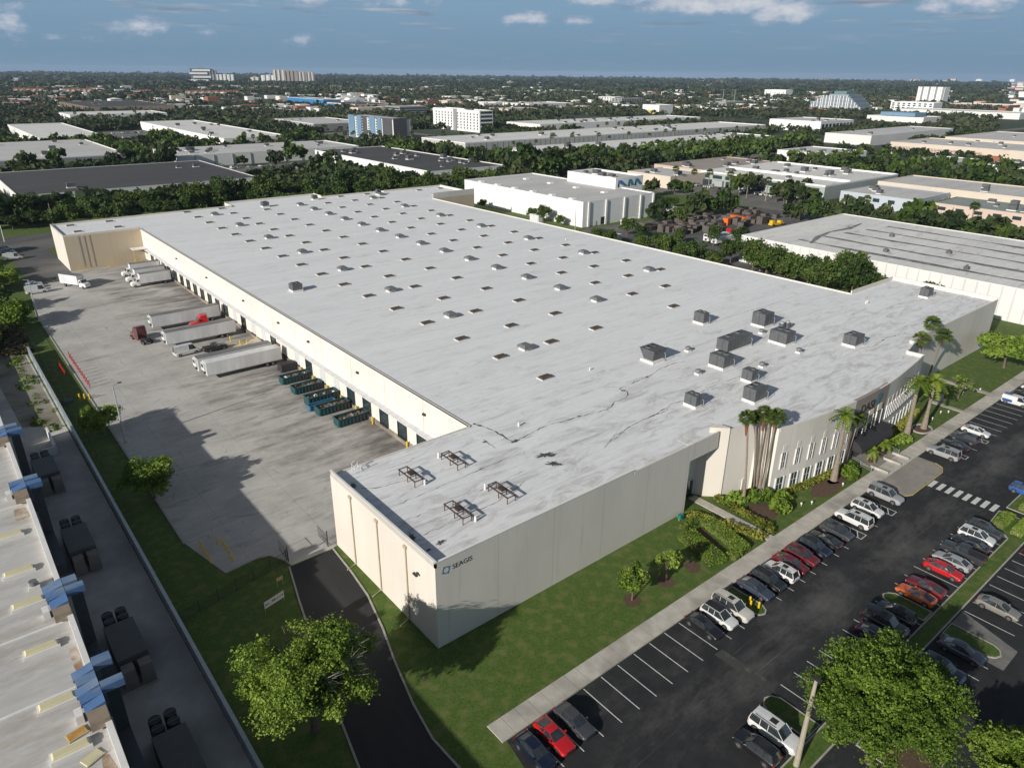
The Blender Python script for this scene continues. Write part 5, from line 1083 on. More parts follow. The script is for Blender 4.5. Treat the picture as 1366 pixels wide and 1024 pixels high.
# by the loading yard
for k, (x, y, kd, c_, l_) in enumerate(((-12.8, 196.5, 'tallvan', 'white', 'white cargo van parked nearest on the strip left of the yard'), (-12.6, 200.0, 'sedan', 'silver', 'silver car behind the white cargo van left of the yard'), (-12.4, 203.2, 'suv', 'white', 'white suv third in the short row left of the yard'), (-12.4, 206.4, 'sedan', 'white', 'white car farthest in the short row left of the yard'),
     (-12.6, 249, 'tallvan', 'white', 'white van nearest in the group by the far left road'), (-12.6, 255, 'sedan', 'white', 'white sedan in the middle of the group by the far left road'), (-12.9, 261, 'suv', 'silver', 'silver car farthest in the group by the far left road'), (-12.9, 267, 'suv', 'white', 'white suv behind the silver car by the far left road'))):
    car(kd, c_, l_, x, y, 'E')
car('tallvan', 'white', 'white cargo van between trailers in the loading yard', 6.6, 116.4, R(6))
car('pickup', 'black', 'black pickup truck parked in front of the white cargo van in the yard', 12.9, 115.2, R(4))
# ---- trailers, cabs, box trucks
def wheels(t, pts, r_=.5, wd=.28):
    for (x, y) in pts:
        w_ = MB(); w_.tube([(0, -wd/2, 0), (0, wd/2, 0)], r_, 16, 0); o = w_.build('wheel', TYRE, t); o.location = (x, y, r_)
        q = MB(); q.tube([(0, -wd/2-.01, 0), (0, wd/2+.01, 0)], r_*.5, 12, 0); q.build('rim', RIM, o)
def trailer(label, x0, x1, y, h=4.05, wd=2.6, mroof=WHITEM, reefer=True):
    Lt = x1-x0; t = thing('semi_trailer', label, 'trailer', ((x0+x1)/2, y, 0)); b = MB(); b.box(-Lt/2, Lt/2, -wd/2, wd/2, 1.15, h-.02, 0)
    for k in range(1, 13): b.box(-Lt/2+Lt*k/13-.02, -Lt/2+Lt*k/13+.02, -wd/2-.015, wd/2+.015, 1.2, h-.1, 1)
    b.box(-Lt/2-.03, Lt/2+.03, -wd/2-.03, wd/2+.03, h-.12, h-.015, 1); b.box(-Lt/2-.02, Lt/2+.02, -wd/2-.02, wd/2+.02, 1.05, 1.22, 2); b.build('body', [WHITEM, WHITE, GALV], t)
    r_ = MB(); r_.box(-Lt/2+.05, Lt/2-.05, -wd/2+.05, wd/2-.05, h-.013, h+.02); r_.build('roof', mroof, t)
    if reefer: f = MB(); f.box(-Lt/2-.42, -Lt/2-.035, -.95, .95, 2.2, 3.9, 0); f.box(-Lt/2-.45, -Lt/2-.42, -.7, .7, 2.9, 3.7, 1); f.box(-Lt/2-.32, -Lt/2-.04, -.5, .3, 1.45, 2.1, 1); f.build('refrigeration_unit', [WHITE, DARK], t)
    u = MB(); u.box(-Lt/2+1, Lt/2-.3, -.5, .5, .85, 1.05); u.build('chassis', DARK, t)
    for s_ in (-1, 1): MB().box(-Lt/2+2.6, -Lt/2+2.75, s_*.9-.07, s_*.9+.07, 0, 1.05).build('landing_leg', DARK, t)
    wheels(t, [(Lt/2-2.2, s_*(wd/2-.3)) for s_ in (-1, 1)]+[(Lt/2-3.5, s_*(wd/2-.3)) for s_ in (-1, 1)], .5, .5)
    return t
GROOF = mat('trailer_roof_grey', (.20, .20, .20), (.15, .15, .15), .5, .6, stretch=(.3, 1, 1))
trailer('white trailer farthest of the parked four, with a red tractor beside it', 4.8, 21.9, 139.2, mroof=GROOF)
trailer('white trailer in front of the red tractor, behind the cargo van', 4.0, 20.6, 123.8, mroof=GROOF)
trailer('white trailer mostly hidden behind the nearest trailer', 4.6, 21.4, 101.9, mroof=GROOF)
trailer('nearest white semi trailer backed into the dock beside the black bin', 5.2, 22.0, 98.2)
def tractor(label, x, y, rz, col):
    t = thing('truck_tractor', label, 'truck', (x, y, 0), rz); b = MB(); p_ = paint(col, VC.get(col, (.2, .01, .01)))
    loft(b, [[(x_, -w_, .55), (x_, -w_, z_-.12), (x_, -w_*.85, z_), (x_, w_*.85, z_), (x_, w_, z_-.12), (x_, w_, .55)] for x_, w_, z_ in ((.1, 1.22, 3.5), (.3, 1.22, 3.85), (1.6, 1.22, 3.75), (2.2, 1.15, 3.1), (2.75, 1.12, 2.15), (3.2, 1.08, 2.1), (4.2, .98, 1.9), (4.55, .9, 1.55))]); b.build('cab', p_, t)
    g = MB(); g.add([(2.22, -1.0, 3.12), (2.22, 1.0, 3.12), (2.78, 1.0, 2.22), (2.78, -1.0, 2.22)], [(0, 3, 2, 1)]); 
    for s_ in (-1, 1): g.box(1.35, 2.1, s_*1.225-.01, s_*1.225+.01, 2.15, 2.85)
    g.build('windows', CGLASS, t); c = MB(); c.box(-3.6, .08, -.45, .45, .75, 1.0); c.box(-3.0, -1.4, -.5, .5, 1.0, 1.15); c.build('chassis', DARK, t)
    s2 = MB(); s2.tube([(-.1, 1.15, .8), (-.1, 1.15, 3.7)], .09, 8); s2.tube([(-.1, -1.15, .8), (-.1, -1.15, 3.7)], .09, 8); s2.build('exhaust_stack', RIM, t)
    bm_ = MB(); bm_.box(4.5, 4.7, -1.15, 1.15, .4, .85); bm_.build('bumper', RIM, t)
    wheels(t, [(3.3, s_*1.0) for s_ in (-1, 1)]+[(-2.8, s_*.95) for s_ in (-1, 1)]+[(-1.6, s_*.95) for s_ in (-1, 1)], .5, .4); return t
tractor('dark red truck tractor parked alone left of the trailers', .8, 132.2, R(100), 'darkred')
tractor('red truck tractor squeezed between the two far trailers', 17.0, 133.0, R(172), 'red')
def box_truck(label, x, y, rz, Lb=7.2, hb=3.8, sleeper=False):
    t = thing('box_truck', label, 'truck', (x, y, 0), rz); b = MB(); b.box(-Lb, -.05, -1.25, 1.25, 1.05, hb, 0)
    for k in range(1, 9): b.box(-Lb+Lb*k/9-.02, -Lb+Lb*k/9+.02, -1.265, 1.265, 1.1, hb-.1, 1)
    b.build('cargo_box', [WHITEM, WHITE], t); r_ = MB(); r_.box(-Lb+.03, -.08, -1.22, 1.22, hb+.003, hb+.03); r_.build('roof', GROOF, t)
    c = MB(); loft(c, [[(x_, -w_, .5), (x_, -w_, z_-.1), (x_, -w_*.85, z_), (x_, w_*.85, z_), (x_, w_, z_-.1), (x_, w_, .5)] for x_, w_, z_ in ((.08, 1.1, 2.6), (.9, 1.1, 2.65), (1.35, 1.05, 1.75), (2.3, .98, 1.55), (2.55, .9, 1.2))]); c.build('cab', WHITE, t)
    g = MB(); g.add([(.95, -.95, 2.60), (.95, .95, 2.60), (1.38, .95, 1.80), (1.38, -.95, 1.80)], [(0, 3, 2, 1)])
    for s_ in (-1, 1): g.box(.3, 1.0, s_*1.105-.01, s_*1.105+.01, 1.75, 2.35)
    g.build('windows', CGLASS, t); u = MB(); u.box(-Lb+.3, 1.5, -.45, .45, .6, 1.0); u.build('chassis', DARK, t)
    wheels(t, [(1.5, s_*.9) for s_ in (-1, 1)]+[(-Lb+1.8, s_*.95) for s_ in (-1, 1)], .46, .35); return t
box_truck('white box truck driving across the yard towards the near side', -1.0, 194.8, R(-60), 7.6, 3.9)
box_truck('white box truck at the docks, nearest of the three side by side', 13.4, 185.8, R(180), 9.0, 3.9)
box_truck('white box truck at the docks, middle of the three', 13.6, 192.6, R(180), 9.0, 3.9)
box_truck('white box truck at the docks, farthest of the three', 14.2, 200.8, R(180), 9.0, 3.9)
# ---- dumpsters
DG = mat('dumpster_teal', (.020, .085, .095), (.015, .06, .07), 1.2, .6, c3=(.06, .05, .045)); DB = mat('dumpster_blue', (.05, .17, .30), (.04, .13, .24), 1.2, .6, c3=(.09, .08, .07))
JUNK = mat('debris', (.22, .15, .11), (.07, .045, .035), 2.2, .95, c3=(.42, .40, .38), detail=8)
def dumpster(label, x, y, Ld, wd, h, m, rz=0, full=True):
    t = thing('open_dumpster', label, 'dumpster', (x, y, 0), rz); b = MB(); t_ = .08; a, c = Ld/2, wd/2
    b.box(-a, a, -c, c, .2, .3); b.box(-a, a, -c, -c+t_, .303, h); b.box(-a, a, c-t_, c, .303, h); b.box(-a, -a+t_, -c+t_, c-t_, .303, h); b.box(a-t_, a, -c+t_, c-t_, .303, h); b.build('shell', m, t)
    r_ = MB(); nr = 9
    for k in range(nr):
        xx = -a+.2+(Ld-.4)*k/(nr-1); r_.box(xx-.06, xx+.06, -c-.09, -c-.001, .22, h-.02); r_.box(xx-.06, xx+.06, c+.001, c+.09, .22, h-.02)
    r_.box(-a-.08, a+.08, -c-.12, -c+.10, h+.002, h+.12); r_.box(-a-.08, a+.08, c-.10, c+.12, h+.002, h+.12); r_.box(-a-.1, -a+.1, -c+.102, c-.102, h+.002, h+.12); r_.box(a-.1, a+.1, -c+.102, c-.102, h+.002, h+.12); r_.box(-a, a, -.5, -.3, 0.02, .199); r_.box(-a, a, .3, .5, 0.02, .199); r_.build('ribs', m, t)
    if full:
        j = MB(); nx, ny = 16, 7; zz = [[h*.70+random.uniform(-.3, .28) for _ in range(ny)] for _ in range(nx)]
        vv = [(-a+.1+(Ld-.2)*i/(nx-1), -c+.1+(wd-.2)*k/(ny-1), zz[i][k]) for i in range(nx) for k in range(ny)]; j.add(vv, [(i*ny+k, (i+1)*ny+k, (i+1)*ny+k+1, i*ny+k+1) for i in range(nx-1) for k in range(ny-1)], 0)
        for k in range(16):
            xx, yy = random.uniform(-a+.4, a-.4), random.uniform(-c+.3, c-.3); s_ = random.uniform(.12, .42); j.box(xx-s_, xx+s_, yy-s_*.4, yy+s_*.4, h*.66, h*.82+random.uniform(0, .25), random.choice((0, 0, 1, 2)), rot=random.uniform(0, 3))
        j.build('debris', [JUNK, WHITEM, RUST], t)
    return t
dumpster('teal open dumpster full of debris nearest the corner of the loading yard', 20.2, 59.9, 6.4, 2.3, 1.6, DG)
dumpster('teal open dumpster full of scrap second nearest, touching the blue rack', 19.6, 66.6, 6.6, 2.3, 1.6, DG)
dumpster('teal open dumpster of cardboard and wood, middle of the five', 19.8, 71.9, 6.6, 2.4, 1.9, DG)
dumpster('low blue ribbed container beside the middle dumpster', 18.6, 69.4, 5.6, 1.2, 1.1, DB, full=False)
dumpster('teal open dumpster, second from the trailers', 19.9, 79.2, 6.2, 2.3, 1.5, DG)
dumpster('teal open dumpster right beside the black bin', 20.1, 85.6, 6.4, 2.3, 1.5, DG)
t = thing('black_bin', 'black closed compactor box beside the nearest trailer', 'bin', (21.3, 92.6, 0)); b = MB(); b.box(-1.8, 1.8, -1.2, 1.2, .15, 1.7, taper=.08); b.build('body', DARK, t); b = MB(); b.box(-1.75, 1.75, -1.1, 1.1, 1.703, 1.8, taper=.15); b.build('lid', TRIM, t); b = MB(); b.box(-1.9, 1.9, -.9, -.7, 0, .149); b.box(-1.9, 1.9, .7, .9, 0, .149); b.build('skid', DARK, t)

# ================================================================== STREET FURNITURE AND SMALL THINGS
def bollard(x, y, label, h=1.1, r=.11, m=YEL, group=None, z=0.0):
    t = thing('bollard', label, 'bollard', (x, y, z), 0, group); b = MB(); b.tube([(0, 0, 0), (0, 0, h)], r, 10); b.build('post', m, t); b = MB(); b.tube([(0, 0, h), (0, 0, h+.06), (0, 0, h+.09)], [r, r*.7, r*.1], 10); b.build('cap', m, t)
for k, (x, y, l_) in enumerate(((34.9, -18.9, 'left'), (35.5, -19.7, 'right'), (35.5, -18.4, 'rear'))): bollard(x, y, 'thick yellow bollard on the front-row grass island, the %s one of three' % l_, .9, .14, z=.09)
for (a, b) in ((290, 725), (303, 735), (307, 743), (311, 748), (299, 728)): p = P(a, b); bollard(p.x, p.y, 'yellow bollard of the cluster on the dark corner of the loading yard', group='yellow bollards at the yard corner')
for k in range(6): p = P(266+k*3, 728+k*4.5); bollard(p.x, p.y, 'yellow bollard in the slanting line on the grass beside the yard kerb', 1.1, .08, group='yellow bollards on the yard grass')
for k, y in enumerate(np.arange(56.5, 90, 6.5)): bollard(22.9, y, 'yellow dock bollard between the dumpsters and the wall', 1.4, .16, group='yellow dock bollards')
for k, y in enumerate((44.0, 37.4)): bollard(22.9, y, 'yellow dock bollard near the inner corner, %s' % ('farther one', 'nearest the corner')[k], 1.4, .18)
for k, (x, y) in enumerate(((18.5, 114.0), (19.8, 112.8), (17.6, 118.3))): bollard(x, y, 'yellow bollard round the ramp between trailers', 1.6, .15, group='yellow bollards at the dock ramp')
def frame_rack(x, y, label, m=YEL, w_=2.2, h=1.6):
    t = thing('steel_barrier', label, 'barrier', (x, y, 0)); 
    for s_ in (-1, 1): MB().tube([(s_*w_/2, 0, 0), (s_*w_/2, 0, h)], .07, 7).build('post', m, t)
    b = MB(); b.tube([(-w_/2, 0, h), (w_/2, 0, h)], .06, 7); b.tube([(-w_/2, 0, h*.5), (w_/2, 0, h*.5)], .05, 7); b.build('rail', m, t)
frame_rack(3.4, 216.6, 'yellow steel guard at the foot of the ladder on the far tan wall'); frame_rack(12.4, 216.8, 'yellow steel guard in the middle of the far tan wall'); frame_rack(20.6, 217, 'yellow steel guard in the far inner corner of the yard')
t = thing('door_canopy', 'small flat canopy over the corner door at the far end of the docks', 'canopy', (21.2, 215.6, 0)); b = MB(); b.box(-2.3, 2.2, -2, 2.4, 5.3, 5.45); b.build('slab', WHITE, t); MB().tube([(-2.1, -1.8, 0), (-2.1, -1.8, 5.3)], .08, 7).build('post', YEL, t)
t = thing('loading_ramp', 'worn yellow-edged concrete ramp between the trailers at the dock', 'ramp', (19.6, 112.6, 0)); b = MB(); b.add([(-2.8, -1.9, 0), (3.4, -1.9, 1.1), (3.4, 1.9, 1.1), (-2.8, 1.9, 0), (3.4, -1.9, 0), (3.4, 1.9, 0)], [(0, 1, 2, 3), (0, 4, 1), (3, 2, 5), (4, 5, 2, 1)]); b.build('slab', CONC, t)
b = MB(); b.tube([(-2.8, -1.95, .1), (3.4, -1.95, 1.2)], .08, 6); b.tube([(-2.8, 1.95, .1), (3.4, 1.95, 1.2)], .08, 6); b.build('edge_rail', YEL, t)
t = thing('red_barrel', 'red drum beside the loading ramp under the canopy', 'drum', (22.3, 108.6, 1.0)); b = MB(); b.tube([(0, 0, -1.0), (0, 0, 0.1)], .5, 14); b.build('body', RED, t); b = MB(); b.tube([(0, 0, .1), (0, 0, .16)], .52, 14); b.build('lid', RED, t)
# red picket barrier along the yard kerb
for k in range(11): bollard(-15.6, 108.5+k*2.2, 'red bollard in the long straight row along the yard kerb', 1.7, .09, RED, 'red bollards along the yard kerb')
t = thing('red_barrier', 'small red steel stand on the grass left of the red barrier', 'barrier', (-18.6, 122, 0))
for k in range(5): q = MB(); q.tube([(0, -3+k*1.5, 0), (.3, -3+k*1.5, 1.3)], .09, 6); q.build('post', RED, t)
q = MB(); q.tube([(.15, -3, .9), (.15, 3, .9)], .07, 6); q.build('rail', RED, t)
t = thing('utility_valve', 'yellow valve posts with a small blue cover on the dark grass strip', 'valve', (-18.4, 103.5, 0))
for k in range(3): q = MB(); q.tube([(.8*k, -.6*k, 0), (.8*k, -.6*k, 1.2)], .16, 8); q.build('post', YEL, t)
q = MB(); q.box(-3.0, -1.2, -1, 1, 0, .5, taper=.1); q.build('cover', mat('blue_grey_box', (.06, .10, .13), None, 1, .6), t)
# lamp poles
def pole(label, x, y, h, name='street_lamp', arm=(1.6, 0), m=GALV, r=.13, head=True, rz=0):
    t = thing(name, label, 'street lamp' if head else 'pole', (x, y, 0), rz); b = MB(); b.tube([(0, 0, 0), (0, 0, h)], [r*1.5, r*.8], 9); b.build('pole', m, t)
    b = MB(); b.tube([(0, 0, 0), (0, 0, .35)], r*2.2, 10); b.build('base', CONC, t)
    if head:
        b = MB(); b.tube([(0, 0, h-.05), (arm[0], arm[1], h+.15)], .05, 6); b.build('arm', m, t); b = MB(); b.box(arm[0]-.35, arm[0]+.35, arm[1]-.18, arm[1]+.18, h+.06, h+.22, taper=.05); b.build('lamp_head', DARK, t)
pole('tall grey lamp pole on the grass edge in the shadowed part of the yard', -15.8, 77.5, 11.3, arm=(1.2, .3)); pole('tall grey lamp pole near the parked white vans left of the yard', -16.6, 168, 10.8, arm=(-1.4, .5))
pole('white flag-like pole by the road at the far left behind the yard', -12.5, 268, 9, head=False, name='utility_pole', m=WHITEM)
t = thing('concrete_pole', 'thick tan concrete lamp pole standing beside the big white suv at the bottom', 'pole', (18.6, -34.9, 0)); b = MB(); b.tube([(0, 0, 0), (0, 0, 11.2)], [.30, .16], 12); b.build('shaft', POLEC, t); b = MB(); b.box(-.22, .22, -.5, .5, 11.2, 11.35); b.build('bracket', DARK, t)
for k, (u, v, h, l_) in enumerate(((1014, 361, 11, 'pale utility pole between the round trees by the white ribbed building'), (767, 308, 9, 'thin lamp pole behind the roof edge near the white wall trees'), (933, 395, 8, 'thin pole by the bushes beside the storage yard'), (72, 303, 10, 'slanted pale pole in the tree belt at the left'))):
    p = P(u, v); pole(l_, p.x, p.y, h, head=False, name='utility_pole', m=POLEC, r=.12)
# fence across the grass with gate
t = thing('black_fence', 'low black picket fence crossing the shaded grass to the driveway gate', 'fence', (0, 0, 0)); x0, y0, x1, y1 = -22.2, 23.0, -7.2, 26.6
b = MB(); nf = 60
for k in range(nf+1): f = k/nf; b.tube([(x0+(x1-x0)*f, y0+(y1-y0)*f, 0), (x0+(x1-x0)*f, y0+(y1-y0)*f, 1.7)], .02, 4)
for z in (.25, 1.6): b.tube([(x0, y0, z), (x1, y1, z)], .03, 4)
b.build('pickets', DARK, t)
for k in range(7): f = k/6; b = MB(); b.tube([(x0+(x1-x0)*f, y0+(y1-y0)*f, 0), (x0+(x1-x0)*f, y0+(y1-y0)*f, 1.95)], .06, 6); b.build('post', DARK, t)
for (x, y, l_) in ((-7.0, 26.4, 'left'), (-1.2, 26.2, 'right, against the white wall')):
    t = thing('gate_leaf', 'open black driveway gate leaf on the '+l_, 'gate', (x, y, 0)); b = MB()
    for k in range(12): b.tube([(0, k*.28, .1), (0, k*.28, 1.9)], .02, 4)
    for z in (.2, 1.8): b.tube([(0, 0, z), (0, 3.1, z)], .03, 4)
    b.build('pickets', DARK, t); MB().tube([(0, 0, 0), (0, 0, 2.6)], .08, 7).build('post', DARK, t)
# signs on the grass
t = thing('banner_sign', 'long white banner with a line of dark lettering on the shaded grass by the driveway', 'sign', (-12.0, 18.9, 0), R(14)); b = MB(); b.box(-1.45, 1.45, -.02, .02, .55, 1.55); b.build('panel', WHITE, t); b = MB()
for x0, x1, z0, z1 in ((-1.32, -1.27, .88, 1.16), (-1.20, -1.15, .88, 1.16), (-1.27, -1.20, 1.0, 1.05), (-1.08, -.92, .95, 1.10), (-.86, -.74, .95, 1.08), (-.30, -.10, .95, 1.22), (-.04, .16, .95, 1.22), (.30, .40, .98, 1.12), (.46, .56, .98, 1.12), (.64, .74, 1.0, 1.14), (.82, .92, 1.0, 1.14), (1.0, 1.06, 1.0, 1.24), (1.12, 1.30, 1.0, 1.2)): b.box(x0, x1, -.03, -.021, z0, z1)
b.build('lettering', SIGN, t)
for s_ in (-1, 1): MB().tube([(s_*1.4, .05, 0), (s_*1.4, .05, 1.6)], .035, 6).build('post', GALV, t)
t = thing('small_sign', 'small yellowish two-legged board beside the driveway kerb', 'sign', (-9.9, 22.2, 0), R(10)); b = MB(); b.box(-.45, .45, -.02, .02, .95, 1.45); b.build('panel', mat('sign_tan', (.5, .42, .25), None, 2, .7), t)
for s_ in (-1, 1): MB().tube([(s_*.4, .04, 0), (s_*.4, .04, 1.5)], .03, 6).build('post', mat('sign_tan', (.5, .42, .25)), t)
t = thing('utility_box', 'small teal utility box at the foot of the front wall', 'utility box', (43.4, -1.0, 0)); b = MB(); b.box(-.4, .4, -.3, .3, .4, 1.0); b.build('cabinet', mat('teal_box', (.02, .20, .16), None, 2, .5), t)
for s_ in (-1, 1): MB().box(s_*.3-.05, s_*.3+.05, -.05, .05, 0, .4).build('leg', GALV, t)
t = thing('stone_marker', 'grey stone marker slab on the lawn right of the entrance palms', 'marker', (121.0, -7.2, 0)); b = MB(); b.box(-1.0, 1.0, -.25, .25, 0, 1.3, taper=.04); b.build('slab', CONC, t); b = MB(); b.box(-1.3, 1.3, -.45, .45, -.01, .15); b.build('plinth', KERB, t)
# planter ring and plaza steps, rails
t = thing('palm_ring', 'round concrete kerb ring around the right royal palm', 'planter', (104.4, -10.6, 0)); b = MB(); b.kerb([(2.3*math.cos(2*math.pi*k/20), 1.6*math.sin(2*math.pi*k/20)) for k in range(20)], .3, 0, .22, closed=True); b.build('ring', KERB, t)
for k, (x, l_) in enumerate(((81.0, 'left'), (91.2, 'right'))):
    t = thing('stair_rail', 'metal handrails beside the plaza, on the %s' % l_, 'railing', (x, -10.2, 0)); b = MB()
    for j in range(3): b.tube([(-.8+j*.0, -2.2, .35+.3*j), (.4, 2.2, .55+.3*j)], .03, 5)
    for yy in (-2.2, 0, 2.2): b.tube([(-.8+(yy+2.2)*.27, yy, 0), (-.8+(yy+2.2)*.27, yy, 1.15)], .035, 5)
    b.build('rail', GALV, t)
for k, (x, l_) in enumerate(((82.0, 'left of the plaza walk'), (86.6, 'middle of the plaza'), (89.8, 'right of the plaza walk'))):
    t = thing('plaza_wall', 'low concrete seat wall, '+l_, 'low wall', (x, -12.9, .13)); b = MB(); b.box(-.12, .12, -1.6, 1.4, 0, .35); b.build('wall', CONC, t); b = MB(); b.box(-.16, .16, -1.64, 1.44, .353, .42); b.build('cap', KERB, t)
# garden lights on lawn
for k, (x, y) in enumerate(((61.5, -10.4), (63.2, -11.2), (72.4, -11.5), (97.6, -11.3), (101.6, -9.4), (110.2, -10.1), (114.6, -9.9), (116.0, -10.8), (128.5, -8.8), (133.5, -10.4))):
    t = thing('garden_light', 'tiny white spotlight in the front lawn', 'garden light', (x, y, 0), 0, 'garden spotlights in the front lawn'); MB().tube([(0, 0, 0), (0, 0, .35)], .05, 6).build('stem', WHITE, t); MB().box(-.12, .12, -.12, .12, .35, .6).build('lamp_head', WHITE, t)

# ================================================================== LEFT NEIGHBOUR: building, alley, fence
LB = thing('left_building', 'sunlit pale roof building at the lower left with yellow skylights', 'building', (0, 0, 0))
ZL = 11.0
b = MB(); b.box(-75, -32.7, -70, 81.5, -.1, ZL); b.build('wall', GREYP, LB)
b = MB(); b.sheet([(-74.9, -69.9), (-33.0, -69.9), (-33.0, 81.4), (-74.9, 81.4)], ZL+.01); b.build('roof', ROOFL, LB)
b = MB(); b.box(-33.05, -32.55, -70, 81.6, ZL+.013, ZL+.75); b.box(-75, -33.06, 81.1, 81.6, ZL+.013, ZL+.75); b.build('parapet', WHITE, LB)
b = MB()
for y in (6.5, 16.7, 44.0, -22.0): b.box(-50, -33.07, y, y+.25, ZL+.013, ZL+.12)
b.build('roof_joint', WHITE, LB)
RS = mat('rust_stain', (.34, .24, .16), (.54, .50, .45), 1.6, .9, c3=(.28, .17, .10), detail=10)
def stain(x0, x1, y0, y1): 
    b = MB(); n = 14; cx, cy = (x0+x1)/2, (y0+y1)/2; b.sheet([(cx+(x1-x0)/2*math.copysign(abs(math.cos(2*math.pi*k/n))**.5, math.cos(2*math.pi*k/n))*random.uniform(.8, 1), cy+(y1-y0)/2*math.copysign(abs(math.sin(2*math.pi*k/n))**.5, math.sin(2*math.pi*k/n))*random.uniform(.85, 1)) for k in range(n)], ZL+.02); b.build('stain', RS, LB)
for s_ in ((-34.4, -33.1, -16, -2.5), (-34.8, -33.1, 39.8, 43.5), (-33.9, -33.1, 8.5, 12.5)): stain(*s_)
for k, (x, y) in enumerate([(-35.8, yy) for yy in (-.6, 5.6, 13.7, 21.9, 28.4, 36.9)]):
    f = MB(); f.box(-1.5, 1.5, -.6, .6, 0, .3); f = f.build('skylight', WHITE, LB); f.location = (x, y, ZL+.012)
    q = MB(); q.box(-1.36, 1.36, -.46, .46, .303, .5, taper=.14); q.build('dome', PLASTIC, f)
for (x, y, r_, m_, l_) in ((-34.6, -2.3, .4, PLASTIC, 'loose yellow skylight panel lying crooked on the roof'), (-35.1, 1.0, .2, mat('rust_orange', (.42, .2, .04), (.5, .35, .12), 1, .8), 'loose rusty orange panel lying on the roof beside a duct')):
    t = thing('loose_panel', l_, 'panel', (x, y, ZL+.03), r_); b = MB(); b.box(-.75, .75, -.5, .5, 0, .1, taper=.04); b.build('sheet', m_, t); b = MB(); b.box(-.8, .8, -.56, -.5, .0, .14); b.build('rim', PLASTIC, t)
def ducts(label, y0, y1, n, arms, tan=1.7):
    t = thing('roof_ductwork', label, 'ductwork', (-32.7, y0, ZL)); b = MB(); dy = (y1-y0)/n
    for k in range(n):
        xa, xb, ya, yb, za, zb = -1.45-.12*(k % 3), .15, dy*k+.04, dy*(k+1)-.04, 1.0+.16*(k % 2), 1.42-.12*(k % 2)
        b.add([(xa, ya, .7), (xb, ya, .7), (xb, yb, .7), (xa, yb, .7), (xa, ya, za), (xb, ya, zb), (xb, yb, zb), (xa, yb, za)], [(0, 3, 2, 1), (4, 5, 6, 7), (0, 1, 5, 4), (1, 2, 6, 5), (2, 3, 7, 6), (3, 0, 4, 7)])
    b.build('duct', DUCT, t); b = MB(); b.box(-1.4, .1, -tan, -.03, .35, 1.15); b.build('curb_box', mat('duct_tan', (.30, .24, .18), None, 1, .6), t)
    for (a0, w_, l_) in arms: b = MB(); b.box(.2, .2+l_, a0, a0+w_, .75, 1.5, 0); b.build('duct_arm', DUCT, t)
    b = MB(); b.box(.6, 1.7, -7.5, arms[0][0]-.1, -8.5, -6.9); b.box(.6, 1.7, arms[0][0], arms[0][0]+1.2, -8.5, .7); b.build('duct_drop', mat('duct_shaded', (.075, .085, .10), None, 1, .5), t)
    b = MB(); b.box(-2.2, -1.62, .2, 1.3, 0, .9); b.build('intake', WHITE, t)
    for xx in (-1.3, 0): b = MB(); b.box(xx-.05, xx+.05, .1, .2, 0, .8); b.build('support_leg', GALV, t)
ducts('blue duct bank over the parapet nearest the bottom of the photo', 1.7, 7.5, 5, ((5.0, 1.2, 1.5), (1.7, .9, 1.8)))
ducts('blue duct bank over the parapet, second from the bottom', 18.0, 22.6, 3, ((3.1, 1.2, 1.3), (1.6, 1.0, 1.7)), 1.5)
ducts('blue duct bank over the parapet, third from the bottom', 46.0, 49.0, 2, ((1.6, 1.2, 1.5), (.1, 1.1, 1.7)), 2.2)
ducts('blue duct bank at the left photo edge, farthest up', 64.6, 68.4, 3, ((2.4, 1.1, 1.5), (.4, 1.0, 1.9)), 1.6)
t = thing('mushroom_vent', 'white roof vent with dark grille between two yellow skylights on the left roof', 'roof vent', (-34.9, 24.6, ZL)); b = MB(); b.box(-.5, .5, -.5, .5, 0, .4); b.build('curb', WHITE, t); b = MB(); b.tube([(0, 0, .4), (0, 0, .9)], .4, 12); b.build('cap', FANG, t)
def alley_unit(label, x, y):
    t = thing('ground_chiller', label, 'chiller', (x, y, 0)); b = MB(); b.box(-1.6, 1.6, -4.2, 2.6, .1, 3.0, taper=.03); b.build('casing', mat('chiller_grey', (.12, .118, .115), (.10, .10, .10), .8, .6), t)
    for i in (-1, 1):
        for j in (0, 1):
            q = MB(); q.tube([(i*.72, 3.4+j*1.3, 0), (i*.72, 3.4+j*1.3, 3.0)], .60, 16); q = q.build('fan', DARK, t); r_ = MB(); r_.box(i*.72-.55, i*.72+.55, 3.4+j*1.3-.04, 3.4+j*1.3+.04, 3.003, 3.05); r_.build('blade', FANG, q)
    for i in (-1, 1): q = MB(); q.box(i*.85-.72, i*.85+.72, -6.0, -4.45, .1, 2.6, taper=.1); q.build('cabinet', mat('chiller_light', (.24, .22, .20), None, 1, .6), t)
    b = MB(); b.box(-1.7, 1.7, -6.3, 4.9, 0, .099); b.build('base', CONC, t)
alley_unit('grey chiller with four fans in the shaded alley, nearest the bottom of the photo', -28.2, 2.3); alley_unit('grey chiller with four fans in the shaded alley, second from the bottom', -28.4, 21.6); alley_unit('grey chiller with four fans in the shaded alley, third from the bottom', -28.7, 46.5); alley_unit('grey chiller in the alley farthest from the bottom, below the low wall', -28.9, 71.5)
t = thing('low_wall', 'short L-shaped white wall standing in the alley where the shadow ends', 'wall', (-26.2, 84, 0)); b = MB(); b.box(-.15, .15, -4, 4.5, 0, 2.0); b.build('wall', WHITE, t); b = MB(); b.box(-2.0, -.16, -4, -3.7, 0, 1.6); b.build('end_wall', WHITE, t)
